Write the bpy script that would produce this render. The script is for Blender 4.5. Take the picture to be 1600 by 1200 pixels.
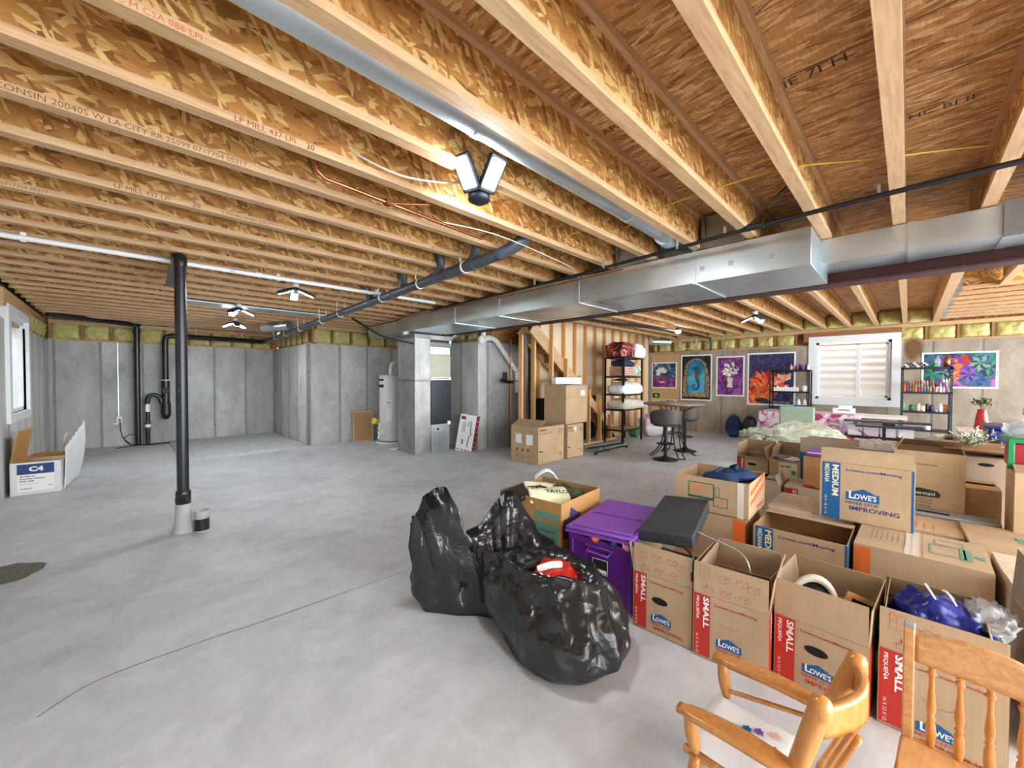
import bpy, bmesh, math, random
from mathutils import Vector, Matrix, noise
for o in list(bpy.data.objects): bpy.data.objects.remove(o)
scene = bpy.context.scene
C = scene.collection
PI = math.pi
R = math.radians

# ---------------- camera, world, exposure ----------------
F_PX, CX, CY, YAW, PITCH, ROLL, EYE = 614.134, 795.324, 604.801, 0.77732679, 0.01984042, 0.00315907, 1.38
cam = bpy.data.cameras.new('camera')
cam.sensor_fit = 'HORIZONTAL'; cam.sensor_width = 36.0
cam.lens = F_PX / 1600 * 36.0
cam.shift_x = (800 - CX) / 1600; cam.shift_y = (CY - 600) / 1600
cam.clip_start = 0.05; cam.clip_end = 200
camo = bpy.data.objects.new('camera', cam); C.objects.link(camo)
fw = Vector((math.cos(PITCH) * math.sin(YAW), math.cos(PITCH) * math.cos(YAW), -math.sin(PITCH)))
rt = Vector((math.cos(YAW), -math.sin(YAW), 0)); up = rt.cross(fw)
rt2 = math.cos(ROLL) * rt + math.sin(ROLL) * up; up2 = -math.sin(ROLL) * rt + math.cos(ROLL) * up
camo.matrix_world = Matrix(((rt2.x, up2.x, -fw.x, 0), (rt2.y, up2.y, -fw.y, 0), (rt2.z, up2.z, -fw.z, EYE), (0, 0, 0, 1)))
scene.camera = camo

world = bpy.data.worlds.new('world'); scene.world = world; world.use_nodes = True
bg = world.node_tree.nodes['Background']
bg.inputs[0].default_value = (0.86, 0.93, 1.0, 1); bg.inputs[1].default_value = 5.0
vs = scene.view_settings
vs.view_transform = 'Standard'; vs.look = 'None'; vs.gamma = 1.0; vs.use_curve_mapping = False
vs.exposure = 1.4
LAMP_POWER = 1.0

# ---------------- materials ----------------
def srgb(r, g, b):
    f = lambda c: (c / 255 / 12.92) if c / 255 <= 0.04045 else ((c / 255 + 0.055) / 1.055) ** 2.4
    return (f(r), f(g), f(b), 1)
class NT:
    def __init__(s, name):
        s.m = bpy.data.materials.new(name); s.m.use_nodes = True
        s.t = s.m.node_tree; s.n = s.t.nodes; s.b = s.n['Principled BSDF']
        s.out = s.n['Material Output']
    def node(s, typ, **k):
        n = s.n.new(typ)
        for a, v in k.items(): setattr(n, a, v)
        return n
    def link(s, a, b): s.t.links.new(a, b)
    def coords(s, scale=(1, 1, 1), rot=(0, 0, 0), kind='Object'):
        tc = s.node('ShaderNodeTexCoord'); mp = s.node('ShaderNodeMapping')
        mp.inputs['Scale'].default_value = scale; mp.inputs['Rotation'].default_value = rot
        s.link(tc.outputs[kind], mp.inputs[0]); return mp.outputs[0]
    def rcoords(s, scale=(1, 1, 1), k=31.0):
        tc = s.node('ShaderNodeTexCoord'); oi = s.node('ShaderNodeObjectInfo'); r = s.math('MULTIPLY', oi.outputs['Random'], k)
        a = s.node('ShaderNodeVectorMath', operation='ADD'); s.link(tc.outputs['Object'], a.inputs[0]); cb = s.node('ShaderNodeCombineXYZ'); s.link(r, cb.inputs[0]); s.link(r, cb.inputs[1]); s.link(a.outputs[0], a.inputs[1]) if False else s.link(cb.outputs[0], a.inputs[1])
        mp = s.node('ShaderNodeMapping'); mp.inputs['Scale'].default_value = scale; s.link(a.outputs[0], mp.inputs[0]); return mp.outputs[0]
    def noise(s, co, scale, detail=4, rough=.6, dist=0):
        n = s.node('ShaderNodeTexNoise'); n.inputs['Scale'].default_value = scale
        n.inputs['Detail'].default_value = detail; n.inputs['Roughness'].default_value = rough
        n.inputs['Distortion'].default_value = dist
        if co is not None: s.link(co, n.inputs['Vector'])
        return n.outputs[0]
    def ramp(s, fac, stops, interp='LINEAR'):
        n = s.node('ShaderNodeValToRGB'); n.color_ramp.interpolation = interp
        e = n.color_ramp.elements
        while len(e) < len(stops): e.new(0.5)
        for i, (p, c) in enumerate(stops):
            e[i].position = p; e[i].color = c if len(c) == 4 else srgb(*c)
        s.link(fac, n.inputs[0]); return n.outputs[0]
    def mix(s, a, b, fac, mode='MIX'):
        n = s.node('ShaderNodeMix', data_type='RGBA', blend_type=mode)
        for sock, v in ((n.inputs[0], fac), (n.inputs[6], a), (n.inputs[7], b)):
            if hasattr(v, 'links') or hasattr(v, 'is_linked'): s.link(v, sock)
            else: sock.default_value = v
        return n.outputs[2]
    def math(s, op, a, b=None):
        n = s.node('ShaderNodeMath', operation=op)
        for i, v in enumerate((a, b)):
            if v is None: continue
            if isinstance(v, (int, float)): n.inputs[i].default_value = v
            else: s.link(v, n.inputs[i])
        return n.outputs[0]
    def bump(s, h, strength, dist=0.01):
        n = s.node('ShaderNodeBump'); n.inputs['Strength'].default_value = strength
        n.inputs['Distance'].default_value = dist
        s.link(h, n.inputs['Height']); s.link(n.outputs[0], s.b.inputs['Normal'])
    def col(s, c): s.link(c, s.b.inputs['Base Color'])
M = {}
def flat(name, rgb, rough=.6, metal=0, var=0.0, scale=8, bump=0, bscale=40, emit=None, alpha=None, spec=None, trans=0, coat=0):
    t = NT(name); c = srgb(*rgb)
    t.b.inputs['Base Color'].default_value = c
    t.b.inputs['Roughness'].default_value = rough; t.b.inputs['Metallic'].default_value = metal
    if spec is not None: t.b.inputs['Specular IOR Level'].default_value = spec
    if trans: t.b.inputs['Transmission Weight'].default_value = trans
    if coat: t.b.inputs['Coat Weight'].default_value = coat
    co = None
    if var:
        co = t.coords(); f = t.noise(co, scale)
        d = tuple(max(0, x * (1 - var)) for x in c[:3]) + (1,); l = tuple(min(1, x * (1 + var * .8)) for x in c[:3]) + (1,)
        t.col(t.ramp(f, [(.3, d), (.7, l)]))
    if bump:
        t.bump(t.noise(co or t.coords(), bscale, 3), bump)
    if emit: t.b.inputs['Emission Color'].default_value = srgb(*rgb); t.b.inputs['Emission Strength'].default_value = emit
    if alpha is not None: t.b.inputs['Alpha'].default_value = alpha
    M[name] = t.m; return t.m

def osb(name, dark, mid, light, sc=1.0, seed=0, angs=(.35, -.5, 1.2), plane='xz'):
    t = NT(name)
    base = t.rcoords((1, 1, 1)); warp = t.node('ShaderNodeTexNoise'); warp.inputs['Scale'].default_value = 6
    t.link(base, warp.inputs['Vector'])
    outs = []
    for k, (ang, s_) in enumerate(((angs[0], 1), (angs[1], .8), (angs[2], 1.2))):
        a = t.node('ShaderNodeVectorMath', operation='SCALE'); t.link(warp.outputs['Color'], a.inputs[0]); a.inputs['Scale'].default_value = .035
        b = t.node('ShaderNodeVectorMath', operation='ADD'); t.link(base, b.inputs[0]); t.link(a.outputs[0], b.inputs[1])
        mp = t.node('ShaderNodeMapping'); t.link(b.outputs[0], mp.inputs[0])
        mp.inputs['Rotation'].default_value = (0, ang, 0) if plane == 'xz' else (0, 0, ang); mp.inputs['Location'].default_value = (seed + k * 3.7,) * 3
        mp.vector_type = 'TEXTURE'; mp.inputs['Scale'].default_value = (1 / (13 * sc * s_), 1 / (58 * sc * s_), 1 / (58 * sc * s_)) if plane == 'xz' else (1 / (9 * sc * s_), 1 / (56 * sc * s_), .05)
        v = t.node('ShaderNodeTexVoronoi'); v.inputs['Scale'].default_value = 1; t.link(mp.outputs[0], v.inputs['Vector'])
        sep = t.node('ShaderNodeSeparateColor'); t.link(v.outputs['Color'], sep.inputs[0]); outs.append((sep.outputs[0], sep.outputs[1]))
    m1 = t.node('ShaderNodeMix', data_type='FLOAT'); t.link(t.math('GREATER_THAN', outs[0][1], .5), m1.inputs[0]); t.link(outs[0][0], m1.inputs[2]); t.link(outs[1][0], m1.inputs[3])
    m2 = t.node('ShaderNodeMix', data_type='FLOAT'); t.link(t.math('GREATER_THAN', outs[2][1], .72), m2.inputs[0]); t.link(m1.outputs[0], m2.inputs[2]); t.link(outs[2][0], m2.inputs[3])
    c = t.ramp(m2.outputs[0], [(0, dark), (.14, tuple(int((a_ + b_) / 2) for a_, b_ in zip(dark, mid))), (.35, mid), (.7, mid), (.8, light), (1, light)])
    n2 = t.noise(t.coords(), 3, 3); c = t.mix(c, t.ramp(n2, [(.3, (.8, .75, .7, 1)), (.7, (1, 1, 1, 1))]), 1.0, 'MULTIPLY')
    n3 = t.noise(t.coords((4, 60, 60)), 3, 4); c = t.mix(c, t.ramp(n3, [(.35, (.6, .55, .5, 1)), (.6, (1, 1, 1, 1))]), .55, 'MULTIPLY')
    t.col(c); t.b.inputs['Roughness'].default_value = .65
    t.bump(m2.outputs[0], .25, .004); M[name] = t.m
osb('osb_web', (140, 90, 40), (200, 144, 74), (240, 198, 128), .8, 0, (.3, -.45, 1.1))
osb('osb_deck', (150, 104, 56), (214, 162, 102), (242, 206, 152), .95, 5, (1.35, 1.85, 1.6), 'xy')
osb('osb_edge', (110, 68, 30), (180, 124, 64), (214, 168, 106), .9, 9, (.25, -.3, .9))

def wood(name, c0, c1, c2, scale=(3, 40, 40), rough=.6, knots=True, coat=0):
    t = NT(name)
    f = t.noise(t.rcoords(scale), 1.5, 5, .6, .6)
    c = t.ramp(f, [(.25, c0), (.5, c1), (.75, c2)])
    if knots:
        v = t.node('ShaderNodeTexVoronoi'); v.inputs['Scale'].default_value = 1
        t.link(t.rcoords((1.6, 11, 11)), v.inputs['Vector'])
        c = t.mix(c, (.33, .2, .1, 1), t.ramp(v.outputs['Distance'], [(.03, (.85, .85, .85, 1)), (.09, (0, 0, 0, 1))]))
    t.col(c); t.b.inputs['Roughness'].default_value = rough
    if coat: t.b.inputs['Coat Weight'].default_value = coat; t.b.inputs['Coat Roughness'].default_value = .15
    t.bump(f, .12, .004); M[name] = t.m
wood('lumber', (172, 132, 92), (194, 156, 114), (208, 174, 134))
wood('lumber_v', (200, 146, 84), (222, 172, 108), (238, 196, 136), (40, 40, 3))
wood('lumber_y', (176, 136, 92), (200, 160, 114), (214, 178, 134), (40, 3, 40))
wood('lumber_brown', (120, 78, 40), (146, 98, 54), (166, 116, 68), (40, 40, 3))
wood('oak', (176, 112, 46), (196, 132, 62), (212, 150, 80), (30, 30, 4), .35, False, .5)
wood('oak_light', (186, 130, 76), (208, 154, 98), (222, 172, 116), (30, 6, 40), .4, False, .3)

# concrete floor
t = NT('concrete_floor')
n1 = t.noise(t.coords((1, 1, 1)), .8, 8, .65, .6); n2 = t.noise(t.coords((1, 1, 1)), 7, 6, .7)
c = t.ramp(n1, [(.3, (176, 177, 178)), (.5, (196, 197, 198)), (.7, (208, 209, 210))])
c = t.mix(c, t.ramp(n2, [(.3, (.78, .78, .77, 1)), (.6, (1, 1, 1, 1))]), .6, 'MULTIPLY')
n4 = t.noise(t.coords((1, 1.5, 1), (0, 0, .5)), 1.6, 8, .75, .8)
c = t.mix(c, t.ramp(n4, [(.40, (.78, .78, .77, 1)), (.55, (1, 1, 1, 1))]), .5, 'MULTIPLY')
t.col(c); t.b.inputs['Roughness'].default_value = .55; t.b.inputs['Specular IOR Level'].default_value = .35
t.bump(n2, .15, .01); M['concrete_floor'] = t.m
# concrete walls with form-board seams every 0.61 m along x or y
def conc_wall(name, axis, warm=0, off=0):
    t = NT(name); co = t.coords(kind='Object')
    sx = t.node('ShaderNodeSeparateXYZ'); t.link(co, sx.inputs[0])
    u = sx.outputs[axis]; z = sx.outputs[2]
    wob = t.math('MULTIPLY', t.math('SUBTRACT', t.noise(t.coords((1, 1, .6)), 9, 3), .5), .02)
    fr = t.math('FRACT', t.math('DIVIDE', t.math('ADD', u, wob), .61))
    d = t.math('ABSOLUTE', t.math('SUBTRACT', fr, .5))
    seam = t.ramp(d, [(0, (1, 1, 1, 1)), (.016, (1, 1, 1, 1)), (.04, (0, 0, 0, 1))])
    pid = t.node('ShaderNodeTexWhiteNoise', noise_dimensions='1D'); t.link(t.math('FLOOR', t.math('ADD', t.math('DIVIDE', t.math('ADD', u, wob), .61), .5)), pid.inputs['W'])
    halo = t.ramp(d, [(0, (1, 1, 1, 1)), (.12, (0, 0, 0, 1))])
    fz = t.math('ABSOLUTE', t.math('SUBTRACT', t.math('FRACT', t.math('DIVIDE', z, .61)), .5))
    tie = t.math('MULTIPLY', t.ramp(fz, [(0, (1, 1, 1, 1)), (.03, (0, 0, 0, 1))]), t.ramp(d, [(0, (1, 1, 1, 1)), (.05, (0, 0, 0, 1))]))
    n1 = t.noise(t.coords((1, 1, .5)), 2.2, 8, .7, .4); n2 = t.noise(t.coords(), 22, 5, .7)
    w = warm + off
    c = t.ramp(n1, [(.28, (152 + w, 152 + w - warm // 2, 147 + off)), (.5, (184 + w, 184 + w - warm // 2, 180 + off)), (.72, (208 + w, 208 + w - warm // 2, 204 + off))])
    c = t.mix(c, t.ramp(n2, [(.3, (.75, .75, .73, 1)), (.55, (1, 1, 1, 1))]), .6, 'MULTIPLY')
    c = t.mix(c, t.ramp(pid.outputs['Value'], [(0, (.78, .78, .77, 1)), (1, (1.08, 1.08, 1.07, 1))]), .9, 'MULTIPLY')
    c = t.mix(c, (.16, .16, .14, 1), t.math('MULTIPLY', t.math('MULTIPLY', seam, n1), 1.3))
    c = t.mix(c, (.26, .27, .24, 1), t.math('MULTIPLY', t.math('MULTIPLY', halo, n1), .35))
    c = t.mix(c, (.1, .1, .095, 1), t.math('MULTIPLY', tie, .8))
    t.col(c); t.b.inputs['Roughness'].default_value = .85
    hh = t.math('SUBTRACT', t.math('MULTIPLY', n2, .4), seam); t.bump(hh, .5, .012); M[name] = t.m
conc_wall('concrete_x', 0); conc_wall('concrete_y', 1, 0, 16); conc_wall('concrete_y_warm', 1, 26, -50)

# insulation
t = NT('insulation'); n1 = t.noise(t.coords(), 7, 6, .7, .5)
t.col(t.ramp(n1, [(.3, (160, 148, 78)), (.5, (200, 190, 120)), (.7, (226, 220, 166))])); t.b.inputs['Roughness'].default_value = .9
t.bump(n1, .9, .03); M['insulation'] = t.m
# galvanised sheet
def galv(name, c0, c1, rough=.3, metal=.95, dirt=0):
    t = NT(name)
    v = t.node('ShaderNodeTexVoronoi'); v.inputs['Scale'].default_value = 26; t.link(t.coords(), v.inputs['Vector'])
    n1 = t.noise(t.coords(), 1.6, 5, .6, .3)
    c = t.ramp(n1, [(.3, c0), (.7, c1)])
    if dirt:
        c = t.mix(c, srgb(122, 104, 84), t.ramp(t.noise(t.coords((1, 1, .5)), 4, 7, .7), [(.45, (0, 0, 0, 1)), (.7, (dirt,) * 3 + (1,))]))
    t.col(c); t.b.inputs['Metallic'].default_value = metal
    r = t.ramp(t.noise(t.coords(), 3, 4), [(.3, (max(.285, rough * .9),) * 3 + (1,)), (.7, (rough * 1.3,) * 3 + (1,))])
    t.link(r, t.b.inputs['Roughness'])
    M[name] = t.m
galv('galvanized', (190, 202, 206), (218, 228, 232), .31, .9)
galv('galvanized_dull', (150, 150, 148), (188, 188, 186), .42, .8, .5)
galv('galvanized_dark', (112, 110, 106), (150, 148, 144), .4, .75)
# cardboard
def card(name, c, dk=.88):
    t = NT(name); f = t.noise(t.coords((120, 120, 2)), 1, 2); g = t.noise(t.coords(), 3, 5)
    cc = srgb(*c); d = tuple(x * dk * .9 for x in cc[:3]) + (1,)
    k = t.ramp(g, [(.3, d), (.65, cc)])
    k = t.mix(k, t.ramp(f, [(.35, (.9, .9, .9, 1)), (.6, (1, 1, 1, 1))]), .6, 'MULTIPLY')
    t.col(k); t.b.inputs['Roughness'].default_value = .75; M[name] = t.m
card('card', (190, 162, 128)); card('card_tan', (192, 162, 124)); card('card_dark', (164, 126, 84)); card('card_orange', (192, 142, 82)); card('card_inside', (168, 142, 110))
card('card_grey', (168, 150, 130)); card('card_pale', (214, 196, 170)); card('card_white', (226, 226, 224), .97)

flat('black_plastic', (22, 22, 23), .38, bump=.05); flat('abs_pipe', (30, 31, 33), .32); flat('pipe_grey', (66, 72, 80), .35)
flat('case_grey', (44, 46, 50), .6, 0, .2, 6); flat('black_metal', (24, 24, 26), .45, .3); flat('steel_dark', (52, 56, 62), .4, .6); flat('white_paint', (226, 228, 228), .45)
flat('pvc_white', (232, 232, 228), .35); flat('copper', (178, 110, 72), .3, .9, .25, 12); flat('orange_pex', (206, 116, 52), .4)
flat('red_primer', (66, 28, 24), .8, 0, .2, 5, .1); flat('column_dark', (74, 62, 64), .5, .2, .25, 4)
flat('yellow_wire', (214, 186, 60), .4); flat('white_wire', (220, 220, 214), .4); flat('black_wire', (26, 26, 28), .4)
flat('ink_red', (186, 44, 32), .6); flat('ink_blue', (16, 88, 142), .6); flat('ink_navy', (40, 62, 110), .6); flat('ink_black', (40, 36, 34), .6)
flat('ink_brown', (120, 78, 44), .6); flat('ink_white', (238, 236, 230), .6); flat('ink_green', (52, 108, 70), .6); flat('ink_mint', (98, 150, 122), .6)
flat('ink_orange', (224, 108, 40), .6); flat('ink_line', (178, 92, 60), .7); flat('ink_cream', (226, 220, 182), .6); flat('ink_purple', (70, 48, 92), .6)
flat('ink_darkred', (148, 30, 40), .6)
flat('tape', (214, 190, 150), .18, 0, coat=.6); flat('tape_clear', (226, 216, 200), .12, 0, coat=1)
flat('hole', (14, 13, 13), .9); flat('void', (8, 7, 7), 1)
flat('led', (240, 247, 255), .5, emit=110)
flat('led_small', (240, 247, 255), .5, emit=60)
flat('tote_purple', (104, 44, 142), .38, 0, .12, 6); flat('tote_purple_lid', (126, 70, 168), .42, 0, .1, 5)
flat('cloth_blue', (28, 52, 92), .8, 0, .3, 14, .4, 30); flat('satin_blue', (26, 40, 136), .3, 0, .35, 9, .7, 8); flat('cloth_white', (226, 226, 226), .85, 0, .06, 8, .4, 16)
flat('cloth_pink', (224, 178, 160), .85, 0, .1, 8, .4, 16); flat('cloth_navy', (32, 52, 88), .85, 0, .25, 10, .4, 20); flat('cloth_cream', (214, 208, 184), .9, 0, .1, 8, .5, 18)
flat('cloth_green', (22, 78, 48), .85, 0, .2, 12, .4); flat('cloth_mint', (206, 216, 200), .8, 0, .08, 8)
flat('fur', (196, 198, 176), .95, 0, .16, 14, 1.0, 60)
flat('rug', (186, 188, 188), .95, 0, .2, 18, 1.0, 60)
flat('sage', (140, 158, 134), .5, 0, .06); flat('leather_brown', (70, 62, 54), .5, 0, .1); flat('table_wood', (128, 108, 86), .4, 0, .2, 20)
flat('red_gloss', (178, 34, 28), .2, coat=.5); flat('green_plastic', (22, 132, 78), .4); flat('blue_plastic', (28, 48, 112), .4); flat('red_plastic', (156, 22, 30), .4)
flat('plant_green', (104, 124, 62), .7, 0, .3, 30); flat('plant_white', (216, 220, 214), .8); flat('leaf_dark', (60, 76, 40), .7, 0, .3, 20)
flat('blind', (236, 232, 226), .6); flat('glass_grey', (214, 222, 224), .1, trans=.0)
flat('drywall', (222, 202, 170), .85, 0, .06, 3); flat('panel_tan', (196, 158, 110), .7, 0, .06, 3)
flat('paper_white', (236, 236, 234), .7); flat('grey_plastic', (150, 154, 156), .4); flat('dark_cabinet', (46, 48, 54), .35, .4); flat('heater_white', (216, 216, 214), .35)
flat('cabinet_cream', (196, 194, 172), .5, 0, .05); flat('outside_well', (190, 184, 176), .6); flat('dirt_patch', (104, 98, 84), .95, 0, .3, 20, .6); flat('concrete_plain', (172, 172, 168), .85, 0, .12, 20, .4)
flat('skin_frame', (206, 200, 180), .4); flat('mirror', (190, 190, 186), .08, .9); flat('brown_frame', (84, 50, 34), .4); flat('pink', (226, 150, 170), .6); flat('tape_silver', (196, 198, 200), .25, .7)
flat('plastic_clear', (216, 220, 222), .12, alpha=.4, coat=1); flat('box_lid_clear', (170, 172, 172), .15, alpha=.75, coat=1)
t = NT('bag_plastic'); t.b.inputs['Base Color'].default_value = srgb(20, 21, 22); t.b.inputs['Roughness'].default_value = .22; t.b.inputs['Specular IOR Level'].default_value = .7
tcb = t.node('ShaderNodeTexCoord'); wn = t.node('ShaderNodeTexNoise'); wn.inputs['Scale'].default_value = 3.5; t.link(tcb.outputs['Object'], wn.inputs['Vector'])
sb = t.node('ShaderNodeVectorMath', operation='SCALE'); t.link(wn.outputs['Color'], sb.inputs[0]); sb.inputs['Scale'].default_value = .45
ab = t.node('ShaderNodeVectorMath', operation='ADD'); t.link(tcb.outputs['Object'], ab.inputs[0]); t.link(sb.outputs[0], ab.inputs[1])
v1 = t.node('ShaderNodeTexVoronoi'); v1.inputs['Scale'].default_value = 4.5; t.link(ab.outputs[0], v1.inputs['Vector'])
v2 = t.node('ShaderNodeTexVoronoi'); v2.inputs['Scale'].default_value = 19; t.link(ab.outputs[0], v2.inputs['Vector'])
hb = t.math('ADD', v1.outputs['Distance'], t.math('MULTIPLY', v2.outputs['Distance'], .14)); t.bump(hb, 1.0, .032)
t.b.inputs['Roughness'].default_value = .26; t.b.inputs['Base Color'].default_value = srgb(30, 31, 32); M['bag_plastic'] = t.m
t = NT('window_glass'); t.b.inputs['Base Color'].default_value = (1, 1, 1, 1); t.b.inputs['Roughness'].default_value = .02; t.b.inputs['Alpha'].default_value = .15; M['window_glass'] = t.m

# ---------------- text cache ----------------
_tx = {}
def textgeo(s, bold=0.0, shear=0.0):
    k = (s, bold, shear)
    if k in _tx: return _tx[k]
    cu = bpy.data.curves.new('t', 'FONT'); cu.body = s; cu.size = 1; cu.offset = bold; cu.shear = shear; cu.resolution_u = 2
    o = bpy.data.objects.new('t', cu); C.objects.link(o)
    dg = bpy.context.evaluated_depsgraph_get(); me = bpy.data.meshes.new_from_object(o.evaluated_get(dg))
    V = [tuple(v.co) for v in me.vertices]; Fc = [tuple(p.vertices) for p in me.polygons]
    bpy.data.objects.remove(o); bpy.data.curves.remove(cu); bpy.data.meshes.remove(me)
    x0 = min(v[0] for v in V); x1 = max(v[0] for v in V); y0 = min(v[1] for v in V); y1 = max(v[1] for v in V)
    V = [((v[0] - x0) / (y1 - y0), (v[1] - y0) / (y1 - y0)) for v in V]
    _tx[k] = (V, Fc, (x1 - x0) / (y1 - y0)); return _tx[k]

# ---------------- mesh builder ----------------
I4 = Matrix.Identity(4)
def Tr(x, y, z): return Matrix.Translation((x, y, z))
def Rx(a): return Matrix.Rotation(a, 4, 'X')
def Ry(a): return Matrix.Rotation(a, 4, 'Y')
def Rz(a): return Matrix.Rotation(a, 4, 'Z')
def Sc(x, y, z): return Matrix.Diagonal((x, y, z, 1))
FRONT = Rx(PI / 2)                       # (u,v,0) -> (u,0,v), facing -y
class MB:
    def __init__(s): s.v = []; s.f = []; s.mi = []; s.sm = []; s.mats = []
    def m(s, mat):
        if mat not in s.mats: s.mats.append(mat)
        return s.mats.index(mat)
    def add(s, vs_, fs, mat, smooth=False, X=None):
        b = len(s.v); i = s.m(mat)
        if X is not None: vs_ = [X @ Vector(v) for v in vs_]
        s.v += [tuple(v) for v in vs_]
        for f in fs: s.f.append(tuple(b + k for k in f)); s.mi.append(i); s.sm.append(smooth)
        return s
    def box(s, a, b, mat, X=None, bev=0):
        x0, y0, z0 = a; x1, y1, z1 = b
        if bev <= 0:
            V = [(x0, y0, z0), (x1, y0, z0), (x1, y1, z0), (x0, y1, z0), (x0, y0, z1), (x1, y0, z1), (x1, y1, z1), (x0, y1, z1)]
            return s.add(V, [(0, 3, 2, 1), (4, 5, 6, 7), (0, 1, 5, 4), (1, 2, 6, 5), (2, 3, 7, 6), (3, 0, 4, 7)], mat, False, X)
        bm = bmesh.new(); bmesh.ops.create_cube(bm, size=1)
        for v in bm.verts: v.co = Vector(((x0 + x1) / 2 + v.co.x * (x1 - x0), (y0 + y1) / 2 + v.co.y * (y1 - y0), (z0 + z1) / 2 + v.co.z * (z1 - z0)))
        bmesh.ops.bevel(bm, geom=bm.edges[:], offset=bev, segments=2, affect='EDGES', profile=.5)
        bm.verts.index_update(); V = [tuple(v.co) for v in bm.verts]; bm.normal_update()
        F1 = [tuple(v.index for v in f.verts) for f in bm.faces if max(abs(c) for c in f.normal) < .999]; F2 = [tuple(v.index for v in f.verts) for f in bm.faces if max(abs(c) for c in f.normal) >= .999]; bm.free()
        s.add(V, F1, mat, True, X); n0 = len(s.v) - len(V); i_ = s.m(mat)
        for f in F2: s.f.append(tuple(n0 + k for k in f)); s.mi.append(i_); s.sm.append(False)
        return s
    def cyl(s, p0, p1, r0, mat, r1=None, n=14, smooth=True, X=None):
        p0 = Vector(p0); p1 = Vector(p1); r1 = r0 if r1 is None else r1
        d = (p1 - p0).normalized(); a = d.orthogonal().normalized(); b = d.cross(a)
        V = []
        for p, r in ((p0, r0), (p1, r1)):
            for k in range(n):
                t_ = 2 * PI * k / n; V.append(p + (a * math.cos(t_) + b * math.sin(t_)) * r)
        s.add(V, [(k, (k + 1) % n, n + (k + 1) % n, n + k) for k in range(n)], mat, smooth, X)
        return s.add(V, [tuple(range(n - 1, -1, -1)), tuple(range(n, 2 * n))], mat, False, X)
    def tube(s, pts, r, mat, n=8, X=None, smooth_pts=0):
        P = [Vector(p) for p in pts]
        if smooth_pts: P = catmull(P, smooth_pts)
        rr = r if isinstance(r, (list, tuple)) else None
        V = []; up_ = None
        for i, p in enumerate(P):
            d = (P[min(i + 1, len(P) - 1)] - P[max(i - 1, 0)]).normalized()
            if up_ is None: up_ = d.orthogonal().normalized()
            else: up_ = (up_ - d * up_.dot(d)); up_ = up_.normalized() if up_.length > 1e-6 else d.orthogonal().normalized()
            b = d.cross(up_); q = (rr[min(len(rr) - 1, int(i * len(rr) / len(P)))] if rr else r)
            for k in range(n):
                t_ = 2 * PI * k / n; V.append(p + (up_ * math.cos(t_) + b * math.sin(t_)) * q)
        Fc = [(i * n + k, i * n + (k + 1) % n, (i + 1) * n + (k + 1) % n, (i + 1) * n + k) for i in range(len(P) - 1) for k in range(n)]
        s.add(V, Fc, mat, True, X); L = (len(P) - 1) * n
        return s.add(V, [tuple(range(n - 1, -1, -1)), tuple(range(L, L + n))], mat, False, X)
    def lathe(s, prof, mat, X=None, n=20, smooth=True, caps=True):
        V = [(r * math.cos(2 * PI * k / n), r * math.sin(2 * PI * k / n), z) for r, z in prof for k in range(n)]
        Fc = [(i * n + k, i * n + (k + 1) % n, (i + 1) * n + (k + 1) % n, (i + 1) * n + k) for i in range(len(prof) - 1) for k in range(n)]
        s.add(V, Fc, mat, smooth, X); L = (len(prof) - 1) * n
        if not caps: return s
        caps = []
        if prof[0][0] > 1e-4: caps.append(tuple(range(n - 1, -1, -1)))
        if prof[-1][0] > 1e-4: caps.append(tuple(range(L, L + n)))
        return s.add(V, caps, mat, False, X) if caps else s
    def grid(s, fn, nu, nv, mat, X=None, wrap=False):
        V = [fn(i / nu, j / nv) for j in range(nv + 1) for i in range(nu + 1)]
        W = nu + 1
        return s.add(V, [(j * W + i, j * W + i + 1, (j + 1) * W + i + 1, (j + 1) * W + i) for j in range(nv) for i in range(nu)], mat, True, X)
    def slab(s, fn, nu, nv, th, mat, X=None):
        """fn(u,v)->(point, unit normal): a sheet with real thickness"""
        A = [fn(i / nu, j / nv) for j in range(nv + 1) for i in range(nu + 1)]; W = nu + 1; N = len(A)
        V = [Vector(p) for p, _ in A] + [Vector(p) - Vector(q) * th for p, q in A]
        Fc = []
        for j in range(nv):
            for i in range(nu):
                a = j * W + i; Fc.append((a, a + 1, a + W + 1, a + W)); Fc.append((N + a + W, N + a + W + 1, N + a + 1, N + a))
        for i in range(nu):
            Fc.append((i + 1, i, N + i, N + i + 1)); a = nv * W + i; Fc.append((a, a + 1, N + a + 1, N + a))
        for j in range(nv):
            a = j * W; Fc.append((a, a + W, N + a + W, N + a)); a = j * W + nu; Fc.append((a + W, a, N + a, N + a + W))
        return s.add(V, Fc, mat, True, X)
    clip = None
    def poly(s, pts, mat, X=None, z=0):
        if s.clip:
            a, b_, c, d = s.clip; pts = [(min(max(p[0], a), c), min(max(p[1], b_), d)) for p in pts]
        return s.add([(p[0], p[1], z) for p in pts], [tuple(range(len(pts)))], mat, False, X)
    def rect(s, x0, y0, x1, y1, mat, X=None, z=0): return s.poly([(x0, y0), (x1, y0), (x1, y1), (x0, y1)], mat, X, z)
    def frame(s, x0, y0, x1, y1, w, mat, X=None, z=0):
        s.rect(x0, y0, x1, y0 + w, mat, X, z); s.rect(x0, y1 - w, x1, y1, mat, X, z)
        s.rect(x0, y0 + w, x0 + w, y1 - w, mat, X, z); return s.rect(x1 - w, y0 + w, x1, y1 - w, mat, X, z)
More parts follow.
